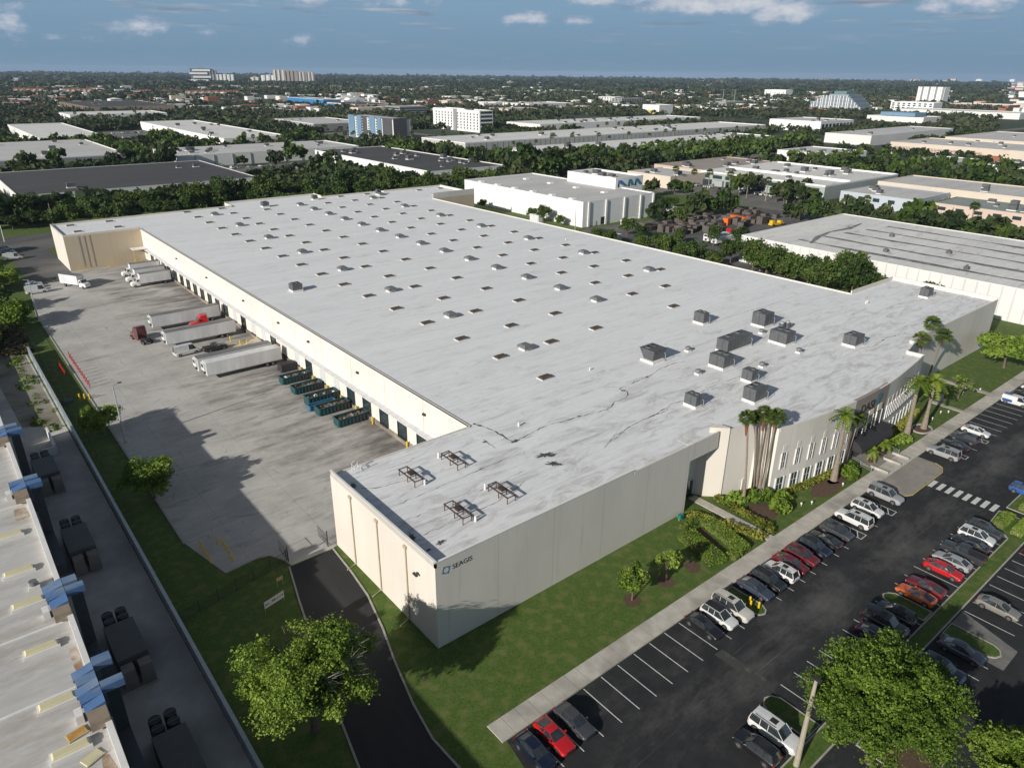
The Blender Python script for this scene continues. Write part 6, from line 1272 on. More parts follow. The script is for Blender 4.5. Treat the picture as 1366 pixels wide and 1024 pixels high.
t = thing('alley_wall', 'long bluish-white metal fence wall between the alley and the grass strip', 'fence', (-22.6, 38, 0)); b = MB(); b.box(-.12, .12, -98, 100, 0, 2.1); b.build('panel', BLUEW, t); b = MB(); b.box(-.2, .2, -98, 100, 2.103, 2.22); b.build('cap', GALV, t)
for k in range(33): q = MB(); q.box(-.22, -.121, -97.9+k*6.1, -97.75+k*6.1, 0, 2.1); q.build('post', GALV, t)
t = thing('chain_fence', 'thin dark wire fence along the grass strip beside the yard', 'fence', (-21.0, 90, 0)); b = MB(); b.tube([(0, -40, 1.5), (0, 76, 1.5)], .03, 5); b.build('rail', DARK, t)
for k in range(24): q = MB(); q.tube([(0, -40+k*5, 0), (0, -40+k*5, 1.6)], .03, 5); q.build('post', DARK, t)
t = thing('white_wall', 'low white wall with rust edge at the left photo edge above the alley', 'wall', (-33.8, 118, 0)); b = MB(); b.box(-.2, .2, -32, 26, 0, 3.0); b.build('wall', WHITE, t); b = MB(); b.box(-.3, .3, -32, 26, 3.003, 3.12); b.build('cap', RUST, t)
bush('shrub', 'brown-green tangle of brush on the rough ground beyond the alley fence', row(-30, 150, -26, 188, 3.2, 1.8, 2)+row(-24.5, 140, -24, 176, 2.4, 1.4, 1.5), 31, leafmat('leaf_brown', (.05, .05, .02), (.10, .09, .045), (.16, .14, .08), .5), .4, 5)
bush('shrub', 'green weeds growing along the inside of the alley fence', [(-24.6+random.gauss(0, .9)-abs(random.gauss(0, .9)), random.uniform(88, 140), random.uniform(.3, 1.2), random.uniform(.5, 2), .3) for _ in range(34)], 32, LEAF_A, .16, 12)
# ground plants inside grass strip edges

# ================================================================== BACKGROUND BUILDINGS
CREAMW = mat('cream_wall', (.66, .57, .47), (.58, .50, .42), .05, .85); PINKW = mat('pink_wall', (.60, .47, .40), (.54, .43, .37), .05, .85); OFFW = mat('office_white', (.72, .72, .70), (.66, .66, .64), .05, .8); GGREEN = mat('green_grey_wall', (.36, .40, .38), (.32, .36, .34), .05, .85); PALEB = mat('pale_blue_wall', (.46, .50, .55), (.42, .46, .50), .05, .85); BGREY = mat('building_grey', (.30, .30, .30), (.26, .26, .26), .05, .85)
BLUEB = mat('stripe_blue', (.16, .27, .38), (.13, .23, .33), .05, .7); CHAR = mat('charcoal_wall', (.085, .085, .095), (.07, .07, .08), .05, .8); BRIGHTB = mat('bright_blue', (.03, .20, .46), (.03, .17, .40), .05, .6); TERRA = mat('terracotta', (.32, .13, .08), (.26, .10, .06), .1, .8); SALMON = mat('salmon_wall', (.52, .38, .28), (.45, .33, .25), .02, .85)
UN_ME = MB(); UN_ME.box(-1.4, 1.4, -1.1, 1.1, 0, .3, 1); UN_ME.box(-1.3, 1.3, -1, 1, .303, 1.7, 0); UN_ME = UN_ME.mesh('roof_unit', [UNITG, WHITE])
def win_mesh(w_, h_, m=GLASS):
    b = MB(); b.box(-w_/2, w_/2, -.04, .05, 0, h_, 0); return b.mesh('window', m)
def bld(name, label, x0, x1, y0, y1, h, wall=OFFW, roof=ROOFG, par=.7, cat='building', units=0, win=None, parm=None, ref=None, wface='both', z0=0):
    cx, cy = (x0+x1)/2, (y0+y1)/2; t = thing(name, label, cat, (cx, cy, z0)); hx, hy = (x1-x0)/2, (y1-y0)/2
    b = MB(); b.prism([(-hx, -hy), (hx, -hy), (hx, hy), (-hx, hy)], -.1, h, 0, (False, False)); b.build('wall', wall, t)
    b = MB(); b.sheet([(-hx, -hy), (hx, -hy), (hx, hy), (-hx, hy)], h); b.build('roof', roof, t)
    if par:
        q = .35 if max(hx, hy) < 80 else .5; b = MB(); b.box(-hx-.02, hx+.02, -hy-.02, -hy+q, h+.01, h+par); b.box(-hx-.02, hx+.02, hy-q, hy+.02, h+.01, h+par); b.box(-hx-.02, -hx+q, -hy+q+.01, hy-q-.01, h+.01, h+par); b.box(hx-q, hx+.02, -hy+q+.01, hy-q-.01, h+.01, h+par); b.build('parapet', parm or wall, t)
    rg = random.Random(int(cx*7+cy))
    for k in range(units):
        o = objof('roof_unit', UN_ME, t); s_ = rg.uniform(.8, 1.7); o.location = (rg.uniform(-hx*.85, hx*.85), rg.uniform(-hy*.8, hy*.8), h+.01); o.scale = (s_, s_, s_*rg.uniform(.7, 1.1)); o.rotation_euler = (0, 0, rg.choice((0, 1.571)))
    if win:
        sp_, w_, h_, zs = win; me = win_mesh(w_, h_)
        for z in zs:
            if wface in ('both', 'left'):
                n_ = int(2*hy/sp_)
                for k in range(n_): o = objof('window', me, t); o.location = (-hx-.02, -hy+(k+.5)*2*hy/n_, z); o.rotation_euler = (0, 0, R(90))
            if wface in ('both', 'front'):
                n_ = int(2*hx/sp_)
                for k in range(n_): o = objof('window', me, t); o.location = (-hx+(k+.5)*2*hx/n_, -hy-.02, z)
    return t, hx, hy
# white warehouse with the blue and teal mark
t, hx, hy = bld('white_warehouse', 'bright white box warehouse with grey roof and square roof curbs right behind the main roof', 190, 237, 169.5, 257.5, 10.6, mat('bright_white', (.80, .80, .79), (.75, .75, .74), .05, .7), ROOFG, .5, 'warehouse')
for k in range(6): b = MB(); b.box(-21.5, -18.6, -35+k*13.5, -32.3+k*13.5, 10.63, 11.3, taper=.3); b.build('roof_curb', WHITE, t)
for k in range(4): b = MB(); b.box(4, 7, -30+k*19, -27.4+k*19, 10.63, 11.3, taper=.3); b.build('roof_curb', WHITE, t)
for x in (-20, -9, 3, 14, 22.9): b = MB(); b.box(x-.5, x+.5, -hy-.5, -hy-.025, 0, 10.8); b.build('buttress', WHITE, t)
b = MB(); b.box(-12, -9.5, -hy-.06, -hy-.022, .2, 3.4); b.build('roller_door', GLASS, t)
t2, hx, hy = bld('white_block', 'taller white office block with blue and teal mark standing behind the white warehouse roof', 232, 252, 190, 224, 15.0, MATS['bright_white'], ROOFG, .8, units=4)
EMB = mat('emblem_blue', (.04, .16, .36), (.10, .24, .38), .3, .5)
for k, (x0, x1, c_) in enumerate(((-8.3, -1.1, EMB), (-.8, 3.6, MATS['teal']), (4.0, 9.7, MATS['teal']))):
    b = MB(); b.add([(x0, -hy-.1, 13.1), (x0+.2, -hy-.1, 14.5), (x0+2.4, -hy-.1, 14.5), (x1, -hy-.1, 11.5), (x1-2.2, -hy-.1, 11.5), (x0+1.4, -hy-.1, 13.0)], [(0, 5, 4, 3, 2, 1)]); b.build('emblem', c_, t2)
    b = MB(); b.box(x0, x0+.9, -hy-.12, -hy-.03, 11.2, 13.0); b.build('emblem_stem', SIGN, t2)
# ribbed white building right
t, hx, hy = bld('ribbed_warehouse', 'long low white building with ribbed metal wall and dark-streaked roof at the right', 192.5, 265, -45, 91, 9.3, RIBW, ROOFW, .25, 'warehouse', units=0, parm=WHITE)
for x_, y_ in ((-20, 24), (-24, -2), (-26, -28), (6, 34), (10, -10), (-6, 10)): b = MB(); b.box(x_-.7, x_+.7, y_-.7, y_+.7, 9.32, 10.2); b.tube([(x_, y_, 10.2), (x_, y_, 10.7)], .35, 8); b.build('roof_vent', UNITG, t)
b = MB()
for j in range(5):
    xx = -26+j*12.5; pts = [(xx+random.uniform(-.5, .5), 52-j*2-k*9) for k in range(13)]; b.ribbon(pts, [random.uniform(.6, 3.4) for _ in pts], 9.325)
b.ribbon([(-28, 46), (-16, 50), (-4, 52), (8, 51), (22, 53)], [1, 2, 1, 2.4, .6], 9.33); b.build('roof_stain', mat('roof_stain', (.09, .09, .10), (.30, .30, .30), .45, .8), t)
bld('dark_roof_warehouse', 'dark gravel-roofed low warehouse with pale rim behind the tree belt at the left', 4, 121, 363, 468, 6, OFFW, ROOFD, .3, 'warehouse', units=3)
bld('grey_roof_warehouse', 'pale grey roofed warehouse with round trees in front at the left photo edge', -10, 88, 513, 655, 8, GREYP, ROOFG, .6, 'warehouse', units=6, parm=WHITE)
bld('white_roof_building', 'white roofed building among trees behind the pale grey roofed one', 60, 110, 683, 890, 8, OFFW, ROOFW, .6, 'warehouse')
t, _, _ = bld('white_warehouse', 'white warehouse with long sunlit side wall and palms before it, upper left', 184, 243, 601, 872, 8, MATS['bright_white'], ROOFW, .6, 'warehouse', units=8)
t, hx, hy = bld('ribbed_brown_warehouse', 'big brown panelled warehouse with dark barrel roof far behind at the upper left', 206, 334, 1257, 1500, 9, BRN, ROOFD, .4, 'warehouse', units=5)
for k in range(14): b = MB(); b.box(-hx-.5, -hx-.03, -hy+k*18, -hy+k*18+.8, 0, 9.2); b.build('pilaster', RUST, t)
bld('white_office', 'long low white office with dark ribbon windows in front of the brown warehouse', 145, 262, 1050, 1130, 8, MATS['bright_white'], ROOFW, .5, 'office', win=(9, 5, 1.2, (3.6,)))
bld('grey_office', 'grey flat building beyond the palms left of the blue striped hotel', 331, 400, 740, 852, 8, BGREY, ROOFG, .6, parm=WHITE, units=4, win=(10, 4, 1.4, (3,)), wface='left')
t, hx, hy = bld('strip_building', 'long pale strip building with cluttered roof behind the parked trucks, upper left centre', 112, 250, 484, 545, 7.6, OFFW, ROOFG, .6, units=16)
for k in range(9): b = MB(); b.box(-58+k*13, -57.4+k*13, -hy-.4, -hy-.03, 0, 7.6); b.build('pilaster', GREYP, t)
bld('dark_roof_warehouse', 'dark roofed warehouse with bright white wall directly behind the main roof, centre', 210, 268, 320, 479, 7, MATS['bright_white'], ROOFD, .5, 'warehouse', units=18)
# striped hotel
t, hx, hy = bld('striped_hotel', 'eight-storey hotel with blue, white and charcoal vertical stripes', 337, 356, 577, 668, 20.5, OFFW, ROOFG, .8, 'hotel', parm=CHAR)
for k, (a, c, m_, d_) in enumerate(((.02, .10, CHAR, .6), (.10, .22, CHAR, .3), (.24, .33, BLUEB, .8), (.38, .50, BLUEB, .8), (.56, .66, CHAR, .4), (.68, .78, BLUEB, .8), (.84, .98, BLUEB, .8))):
    b = MB(); b.box(-hx-d_, -hx-.03, -hy+a*2*hy, -hy+c*2*hy, .5, 21.5); b.build('bay', m_, t)
b = MB(); b.box(-hx, hx*.55, -hy-.7, -hy-.03, 0, 21.7); b.build('end_wall', CHAR, t)
me = win_mesh(1.5, 1.5)
for z in np.arange(1.6, 20, 2.5):
    for a in (.135, .355, .53, .67, .81): o = objof('window', me, t); o.location = (-hx-.06, -hy+a*2*hy, z); o.rotation_euler = (0, 0, R(90))
# white hotel
t, hx, hy = bld('white_hotel', 'white seven-storey hotel block with rows of small windows, centre of the background', 480, 499, 630, 724, 22.5, MATS['bright_white'], ROOFG, .9, 'hotel', units=3)
me = win_mesh(1.9, 2.0); cnt = 0
for z in np.arange(2.6, 21, 3.1):
    for k in range(14):
        if k == 7: continue
        o = objof('window', me, t); o.location = (-hx-.03, -hy+4+k*6.4, z); o.rotation_euler = (0, 0, R(90)); cnt += 1
b = MB(); b.box(-hx-1.2, -hx-.04, -3, 3, 0, 23.6); b.build('centre_bay', BGREY, t)
for z in np.arange(3.2, 21, 4.2): b = MB(); b.box(-hx+1.5, hx-1, -hy-.1, -hy-.03, z, z+2.4); b.build('glass_band', GLASS, t)
t, _, _ = bld('parking_garage', 'grey open parking garage left of the white hotel', 590, 640, 985, 1030, 12, BGREY, ROOFG, .8, 'garage')
for z in (2, 5.6, 9.2): b = MB(); b.box(-26, -25.03, -21, 21, z, z+1.6); b.build('opening', GLASS, t); b = MB(); b.box(-24, 24, -22.6, -22.53, z, z+1.6); b.build('opening', GLASS, t)
bld('beige_building', 'beige low building with dark flat roof right of the blue hall', 550, 600, 1046, 1075, 9, CREAMW, ROOFG, .6)
bld('low_long_building', 'long low cream building with brown roof strip behind the striped hotel', 620, 700, 1180, 1300, 8, CREAMW, ROOFD, .6, units=5)
t, hx, hy = bld('blue_hall', 'bright blue long exhibition hall far behind, left of centre', 661, 700, 1400, 1580, 9, BRIGHTB, mat('pale_blue_roof', (.30, .42, .52), None, .05, .7), .6, 'hall', parm=WHITE)
bld('blue_hall', 'small bright blue building in front of the long blue hall', 600, 640, 1210, 1270, 7, BRIGHTB, MATS['pale_blue_roof'], .4, 'hall')
bld('white_store', 'white flat building right of the parking garage, farther one', 895, 930, 1129, 1190, 9, OFFW, ROOFW, .6, 'store'); bld('brown_low_building', 'brown-roofed low building behind the white hotel on its right', 760, 825, 924, 975, 8, PINKW, ROOFG, .4)
bld('white_store', 'jumbled white flat building with dark trees round it, centre background', 905, 1020, 1040, 1120, 9, OFFW, ROOFW, .8, 'store', units=6); bld('white_low_building', 'thin white low building among the trees behind the garage', 1067, 1132, 1529, 1570, 8, OFFW, ROOFW, .4)
bld('grey_apartments', 'grey balconied block left of the yellow-fronted building', 1203, 1275, 1080, 1110, 14, BGREY, ROOFG, .6, win=(8, 4, 1.6, (2, 5.2, 8.4, 11.4))); bld('white_apartments', 'white balconied block partly in front of the wooded horizon, centre right', 1270, 1300, 1164, 1215, 14, OFFW, ROOFG, .6, win=(8, 4, 1.6, (2, 5.2, 8.4, 11.4)))
t, hx, hy = bld('yellow_front_building', 'white block with a yellow panel on its front in the centre right background', 950, 985, 764, 800, 16, MATS['bright_white'], ROOFG, .8); b = MB(); b.box(-hx-.3, -hx-.03, -14, 12, 1, 9); b.build('yellow_panel', mat('soft_yellow', (.62, .56, .18), None, .1, .7), t)
# long warehouses in the centre
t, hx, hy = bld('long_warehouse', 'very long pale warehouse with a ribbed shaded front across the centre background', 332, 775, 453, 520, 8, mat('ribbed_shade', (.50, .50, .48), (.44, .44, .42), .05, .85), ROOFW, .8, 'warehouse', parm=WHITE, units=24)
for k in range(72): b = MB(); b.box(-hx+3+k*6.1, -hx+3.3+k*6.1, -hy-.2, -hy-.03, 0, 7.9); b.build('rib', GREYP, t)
bld('long_warehouse', 'second very long pale warehouse in front of the ribbed one, half hidden by trees', 329, 631, 355, 402, 8, MATS['bright_white'], ROOFW, .6, 'warehouse', units=22)
bld('long_warehouse', 'third very long pale roof behind the ribbed warehouse and its palms', 545, 845, 600, 662, 8, OFFW, ROOFW, .6, 'warehouse', units=18)
t, hx, hy = bld('white_office', 'white office with tall dark window bays right of the long warehouses', 837, 917, 418, 488, 11.5, MATS['bright_white'], ROOFG, .7, 'office', units=5)
for k in range(9): b = MB(); b.box(-hx+3+k*8.6, -hx+8.6+k*8.6, -hy-.1, -hy-.03, 1, 9); b.build('window_bay', GLASS, t)
bld('grey_roof_warehouse', 'grey roofed warehouse with white edge in front of the dark woods, right of centre', 705, 899, 292, 340, 9, OFFW, ROOFG, .5, 'warehouse', units=4)
t, hx, hy = bld('glass_penthouse_building', 'low white slab building with a blue glass penthouse, right background', 1152, 1212, 430, 515, 7, OFFW, ROOFW, .8, units=1); b = MB(); b.box(-18, 20, -24, 28, 7.9, 13); b.build('penthouse', BLUEB, t)
# terraced pyramid building
t = thing('terraced_building', 'terraced pyramid-like building with white fins and grey glass, right background', 'building', (1420, 690, 0))
for k in range(9): b = MB(); b.box(-30, 30, -64+k*5.5, 78-max(0, k-4)*12, k*4.1+.01*k, (k+1)*4.1); b.build('terrace', mat('fin_dark', (.16, .22, .27), None, .05, .4) if k % 2 else mat('fin_grey', (.26, .31, .35), None, .05, .5), t)
for k in range(19):
    y = -63+k*7.4; hh = min(37, max(5, (y+72)*.72)) if y < 0 else min(37, max(8, (92-y)*.75)); b = MB(); b.box(-33-2*(k % 3), -30.05, y, y+1.7, 0, hh*.92); b.build('fin', MATS['bright_white'], t)
b = MB(); b.box(-20, 20, -8, 24, 37, 43); b.build('penthouse', mat('green_grey_glass', (.15, .24, .24), None, .05, .4), t); t.scale = (.85, .78, .85)
bld('white_offices', 'white office row with dark window grid right of the terraced building', 1500, 1540, 560, 640, 18, MATS['bright_white'], ROOFG, .7, win=(9, 5, 2.2, (3, 7, 11, 14.6)), wface='left')
t, hx, hy = bld('white_tower', 'white ribbed high-rise alone on the right of the horizon', 2000, 2030, 742, 806, 40, MATS['bright_white'], ROOFG, 1, 'tower')
for k in range(8): b = MB(); b.box(-hx-3, -hx-.05, -hy+1+k*8.2, -hy+4.6+k*8.2, 0, 41.5); b.build('balcony_stack', MATS['bright_white'] if k % 2 else BGREY, t)
t, _, _ = bld('long_hall', 'long white hall below the white tower on the right horizon', 1407, 1485, 385, 590, 9, OFFW, ROOFW, .6, 'hall')
bld('red_roof_mall', 'white and brick-red flat building at the right horizon', 1830, 1900, 540, 660, 9, TERRA, ROOFW, .8, parm=WHITE); bld('white_slab', 'small white apartment slab in front of the wooded horizon, right of centre', 2160, 2200, 1270, 1345, 22, MATS['bright_white'], ROOFG, .8, win=(14, 4, 2, (4, 9, 14)), wface='left')
t, _, _ = bld('radar_building', 'low grey building with masts on its roof before the right woods', 1369, 1440, 930, 975, 10, BGREY, ROOFG, .6)
for x, y in ((-10, 5), (14, -8)): b = MB(); b.tube([(x, y, 10), (x, y, 34)], .5, 6); b.box(x-12, x+8, y-.4, y+.4, 33, 34); b.build('mast', GALV, t)
# right-hand rows
t, hx, hy = bld('cream_warehouse', 'long cream warehouse with red and brown racks along its sunny side wall, right', 645, 724, 60, 246, 9.5, CREAMW, ROOFG, .6, 'warehouse', units=14)
b = MB()
for k in range(26):
    b.box(-hx-3, -hx-2.8, 20+k*2.6, 20.2+k*2.6, .1, 6.8)
for z in (2.2, 4.4, 6.6): b.box(-hx-3, -hx-2.7, 18, 88, z, z+.3)
b.build('rack', mat('rack_red', (.35, .14, .10), (.3, .25, .22), .5, .8), t)
b = MB(); b.box(-hx-4, -hx-.1, 4, 20, .1, 5); b.build('lean_to', TERRA, t)
bld('grey_roof_warehouse', 'grey roofed cream warehouse behind the cream one at the right edge', 758, 892, 100, 245, 9, CREAMW, ROOFG, .6, 'warehouse', units=5)
bld('cream_strip_building', 'long cream building with mottled grey roof at the right, second row', 391, 436, -20, 136, 7.6, CREAMW, ROOFG, .5, 'warehouse', units=10)
bld('pale_blue_office', 'pale blue office with dark square windows below the cream strip building', 347, 388, 96, 134.5, 6.3, PALEB, ROOFG, .4, 'office', units=3, win=(7, 3.4, 1.8, (3.2,)))
bld('pink_office', 'pinkish office with green roof edge and dark windows at the right edge', 349.5, 377, 0, 88.5, 6.3, PINKW, mat('roof_green_grey', (.30, .32, .30), (.25, .27, .26), .1, .8), .3, 'office', units=9, win=(8, 3.6, 1.6, (3.2,)), parm=mat('green_edge', (.10, .20, .15), None, .1, .6))
t, hx, hy = bld('green_grey_offices', 'long grey-green office building with window bands and a white roof ridge, right of centre', 348, 434, 144, 226, 7.2, GGREEN, ROOFW, .9, 'office', units=16, parm=MATS['bright_white'])
b = MB(); b.box(-hx+28, -hx+29, -hy+.6, hy-.6, 7.22, 8.6); b.build('roof_ridge', WHITE, t)
for k in range(9): b = MB(); b.box(-hx-.4, -hx-.03, -hy+3+k*9, -hy+9.5+k*9, 4.3, 6.2); b.build('window_band', GLASS, t); b = MB(); b.box(-hx-2.2, -hx-.04, -hy+1+k*9, -hy+7.5+k*9, 0, 3.4); b.build('entrance_bay', GGREEN if k % 2 else GLASS, t)
bld('pinkish_building', 'pinkish low building with flat tan roof left of the grey-green offices', 362, 445, 231, 275, 6, PINKW, mat('roof_tan', (.36, .32, .28), (.3, .27, .24), .1, .85), .4, units=8)
bld('white_grey_building', 'white walled building with plain grey roof and rounded trees before it, right of centre', 516, 570, 230, 277, 7, MATS['bright_white'], ROOFG, .6, units=4); bld('grey_low_building', 'grey low building with three small dark windows below the cream warehouse', 541, 592, 155, 184, 6, BGREY, ROOFG, .5, units=4, parm=OFFW, win=(6, 2.4, 1.6, (2.4,)))
bld('dark_roof_building', 'dark roofed white building at the right edge below the cream warehouse', 560, 610, 90, 140, 6, OFFW, ROOFD, .4, units=6, win=(9, 5, 1.4, (2.6,))); bld('cream_office', 'small cream building with grey roof behind parked cars, right of the white block', 314, 348, 222, 256, 6.6, CREAMW, ROOFG, .5, units=3)
# skyline towers at the left
def tower(label, x, y, wx, wy, h, wall, fins=0, finm=None, name='tower'):
    t = thing(name, label, 'tower', (x, y, 0)); b = MB(); b.box(-wx/2, wx/2, -wy/2, wy/2, 0, h); b.build('body', wall, t)
    for k in range(fins): q = -wx/2+(k+.3)*wx/fins; b = MB(); b.box(q, q+wx/fins*.42, -wy/2-4, -wy/2-.1, 0, h+1); b.build('fin', finm, t)
    b = MB(); b.box(-wx/6, wx/6, -wy/6, wy/6, h+.02, h+5); b.build('penthouse', BGREY, t); return t
TGL = mat('tower_glass', (.14, .18, .22), (.10, .13, .16), .02, .3); BRG = mat('tower_brown', (.34, .29, .26), (.30, .26, .23), .02, .85)
sc_ = 4200/953.0
def tw(u0, u1, vt, label, wall, fins, finm, vb=112, dep=45):
    a, c = P(u0, vb), P(u1, vb); m_ = (a+c)/2; m_ = CAM+(m_-CAM)*(4150/(m_-CAM).length); wd = (u1-u0)/953*4150; h = 62+(98.3-(683-(u0+u1)/2)*.01016-vt)/953*4150
    t = tower(label, m_.x, m_.y, wd, dep, h, wall, fins, finm); t.rotation_euler = (0, 0, -math.atan2(m_.x-CAM.x, m_.y-CAM.y)); return t
t = tw(259, 281, 92, 'modern tower with blue-grey glass steps, leftmost high-rise on the horizon', TGL, 0, None)
for k, z in enumerate((12, 28, 44, 58)): b = MB(); b.box(-52+(k % 2)*14, 30+(k % 2)*14, -30, -22.6, z, z+9); b.build('white_floor', MATS['bright_white'], t)
tw(281, 290, 94, 'dark glass slab joined to the modern tower on its right', TGL, 3, BGREY)
tw(286, 311, 98.5, 'white ribbed tower right of the modern glass tower', OFFW, 6, MATS['bright_white']); tw(351, 368, 99.5, 'white block at the left of the right-hand tower group', MATS['bright_white'], 3, OFFW); tw(366, 380, 94, 'tall pale tower, left part of the right-hand tower group', BRG, 3, OFFW)
tw(380, 397, 95, 'brown-grey middle tower of the right-hand tower group', BRG, 4, BRG); tw(396, 408, 96, 'pale ribbed tower right of the brown-grey one', OFFW, 3, BRG); tw(408, 420, 96.5, 'pale ribbed tower at the right end of the tower group', OFFW, 3, BRG)
tw(386, 397, 107.5, 'low bright white block in front of the tower group', MATS['bright_white'], 0, None); tw(321, 345, 106.5, 'low pale buildings between the two tower groups', BRG, 0, None); tw(250, 259, 105, 'low white annex left of the modern glass tower', OFFW, 0, None)
tw(336, 346, 101.5, 'small cream tower left of the right-hand tower group', CREAMW, 2, OFFW)
tw(677, 690, 112, 'white slab on the horizon in the centre', OFFW, 0, None, 118); tw(676, 684, 107.5, 'brown tower behind the white slab in the centre horizon', BRG, 0, None, 118); tw(690, 705, 112.5, 'grey wing right of the white slab in the centre horizon', BGREY, 3, BRG, 118)
tw(1314, 1366, 121.5, 'long white mall at the right end of the horizon', OFFW, 0, None, 127); tw(741, 760, 115, 'small white hall on the wooded horizon right of centre', MATS['bright_white'], 0, None, 118.5)
# apartments with salmon walls
AP = []
for (u0, u1, v, n_, l_) in ((20, 60, 127, 5, 'left group'), (89, 125, 127.5, 5, 'middle group'), (183, 240, 126, 7, 'long right row'), (248, 320, 127, 8, 'row below the towers')):
    for k in range(n_):
        u = u0+(k+.5)*(u1-u0)/n_; p = P(u, v); t = thing('apartment_house', 'four-storey salmon apartment house with white balcony strips, far left background', 'apartment house', (p.x, p.y, 0), R(-10), 'salmon apartment houses far left'); b = MB(); wd = (u1-u0)/n_*2.15; hh = 14 if u0 < 100 else 9
        b.box(-wd*.42, wd*.42, -9, 9, 0, hh); b.build('wall', SALMON, t); b = MB(); b.box(-wd*.20, wd*.12, -10.2, -9.02, 0, hh); b.build('balcony', OFFW, t); b = MB(); b.add([(-wd*.45, -10, hh+.02), (wd*.45, -10, hh+.02), (wd*.45, 10, hh+.02), (-wd*.45, 10, hh+.02), (-wd*.3, 0, hh+3), (wd*.3, 0, hh+3)], [(0, 1, 5, 4), (1, 2, 5), (2, 3, 4, 5), (3, 0, 4)]); b.build('roof', TERRA, t)
# low houses and halls sprinkled in the wooded plain
rg = random.Random(5); HM = []
for wm, rm in ((OFFW, ROOFW), (CREAMW, TERRA), (OFFW, ROOFG), (PINKW, TERRA), (MATS['bright_white'], ROOFW)):
    b = MB(); b.box(-.5, .5, -.5, .5, 0, 1, 0); q = b.mesh('wall', wm); c = MB(); c.add([(-.53, -.53, 1.003), (.53, -.53, 1.003), (.53, .53, 1.003), (-.53, .53, 1.003), (-.3, 0, 1.28), (.3, 0, 1.28)], [(0, 1, 5, 4), (1, 2, 5), (2, 3, 4, 5), (3, 0, 4)]); HM.append((q, c.mesh('roof', rm)))
def visible_free(x, y):
    for o in FOOT:
        if o[0]-12 < x < o[1]+12 and o[2]-12 < y < o[3]+12: return False
    return True
FOOT = []
for o in COL.objects:
    if o.type == 'EMPTY' and not o.parent:
        w_ = next((c for c in o.children if c.name.startswith(('wall', 'terrace', 'body'))), None)
        if w_ and o.get('category') in ('building', 'warehouse', 'office', 'hotel', 'garage', 'hall', 'store', 'tower', 'apartment house'):
            vx = [v.co.x for v in w_.data.vertices]; vy = [v.co.y for v in w_.data.vertices]; FOOT.append((min(vx)+o.location.x, max(vx)+o.location.x, min(vy)+o.location.y, max(vy)+o.location.y))
cnt = 0; VMAX = 150
while cnt < 292:
    u, v = rg.uniform(-20, 1390), 108.5+rg.random()**1.5*34
    p = P(u, v); 
    if not visible_free(p.x, p.y): continue
    k = rg.randrange(5); t = thing('low_house', 'small pale low-rise house scattered in the wooded plain towards the horizon', 'house', (p.x, p.y, 0), R(rg.choice((0, 90))+rg.uniform(-4, 4)), 'low houses in the far wooded plain')
    s_ = (p-CAM).length; wd = rg.uniform(8, 26)*max(1, s_/1800); t.scale = (wd, wd*rg.uniform(.5, .9), rg.uniform(5, 8)*max(1, s_/3000)); objof('wall', HM[k][0], t); objof('roof', HM[k][1], t); cnt += 1
    FOOT.append((p.x-wd/2, p.x+wd/2, p.y-wd/2, p.y+wd/2))
# the rest of the far town, too many and too small to tell apart: one mass
rt_ = np.random.default_rng(91); tb = MB(); FT = np.array(FOOT); nn_ = 0
while nn_ < 1500:
    u, v = rt_.uniform(-30, 1400), 105.5+rt_.random()**1.3*46
    if math.sin(u*.031+v*.19)+math.sin(u*.011-v*.4)+rt_.normal()*.5 < .15: continue
    p = P(u, v); dd_ = (p-CAM).length
    if dd_ > 10500 or dd_ < 800: continue
    if ((p.x > FT[:, 0]-16) & (p.x < FT[:, 1]+16) & (p.y > FT[:, 2]-16) & (p.y < FT[:, 3]+16)).any(): continue
    g_ = max(1, dd_/2000); a_, b_, h_ = rt_.uniform(5, 20)*g_, rt_.uniform(4, 12)*g_, rt_.uniform(4, 9)*max(1, g_**.5); mi = int(rt_.choice(4, p=[.42, .28, .18, .12])); tb.box(p.x-a_, p.x+a_, p.y-b_, p.y+b_, 0, h_, mi); nn_ += 1
tag(tb.build('far_town', [MATS['bright_white'], OFFW, CREAMW, TERRA]), 'pale low roofs of the town scattered through the far woods', 'town', kind='stuff')
# cleared sandy field on the right horizon
g = MB(); a = [P(1180, 126), P(1225, 131.5), P(1330, 131), P(1350, 126), P(1240, 121.5)]; g.sheet([(p.x, p.y) for p in a], 1.0); struct('sand_field', g, mat('sand_orange', (.42, .27, .12), (.34, .25, .15), .004, .95))

# ================================================================== PARKED CARS AND CLUTTER BEYOND
def many(kind_cols, pts, heading, label, group):
    for (x, y) in pts:
        kd, c_ = random.choice(kind_cols); m = car_meshes(kd); t = thing('parked_car', label, 'car', (x, y, .01), heading, group); b = objof('body', m['body'], t); b.material_slots[0].link = 'OBJECT'; b.material_slots[0].material = paint(c_, VC[c_]); objof('windows', m['glass'], t)
KC = [('sedan', 'white'), ('suv', 'white'), ('suv', 'silver'), ('sedan', 'grey'), ('suv', 'black'), ('sedan', 'darkred'), ('bigsuv', 'silver'), ('van', 'white')]
many(KC, [(338+random.uniform(-.3, .3), y) for y in np.arange(146, 226, 3.2) if random.random() < .7], 0, 'car parked along the front of the grey-green offices', 'cars at the grey-green offices')
many(KC, [(x, 246+random.uniform(-.3, .3)) for x in np.arange(268, 312, 3.1) if random.random() < .7], R(90), 'car parked near the small cream building behind the storage yard', 'cars by the cream building')
many(KC, [(x, 478) for x in np.arange(214, 262, 3.1) if random.random() < .7]+[(x, 462) for x in np.arange(128, 200, 4) if random.random() < .5], R(90), 'car or van parked in the yard behind the dark-roofed warehouse', 'vehicles in the yard behind the dark roof')
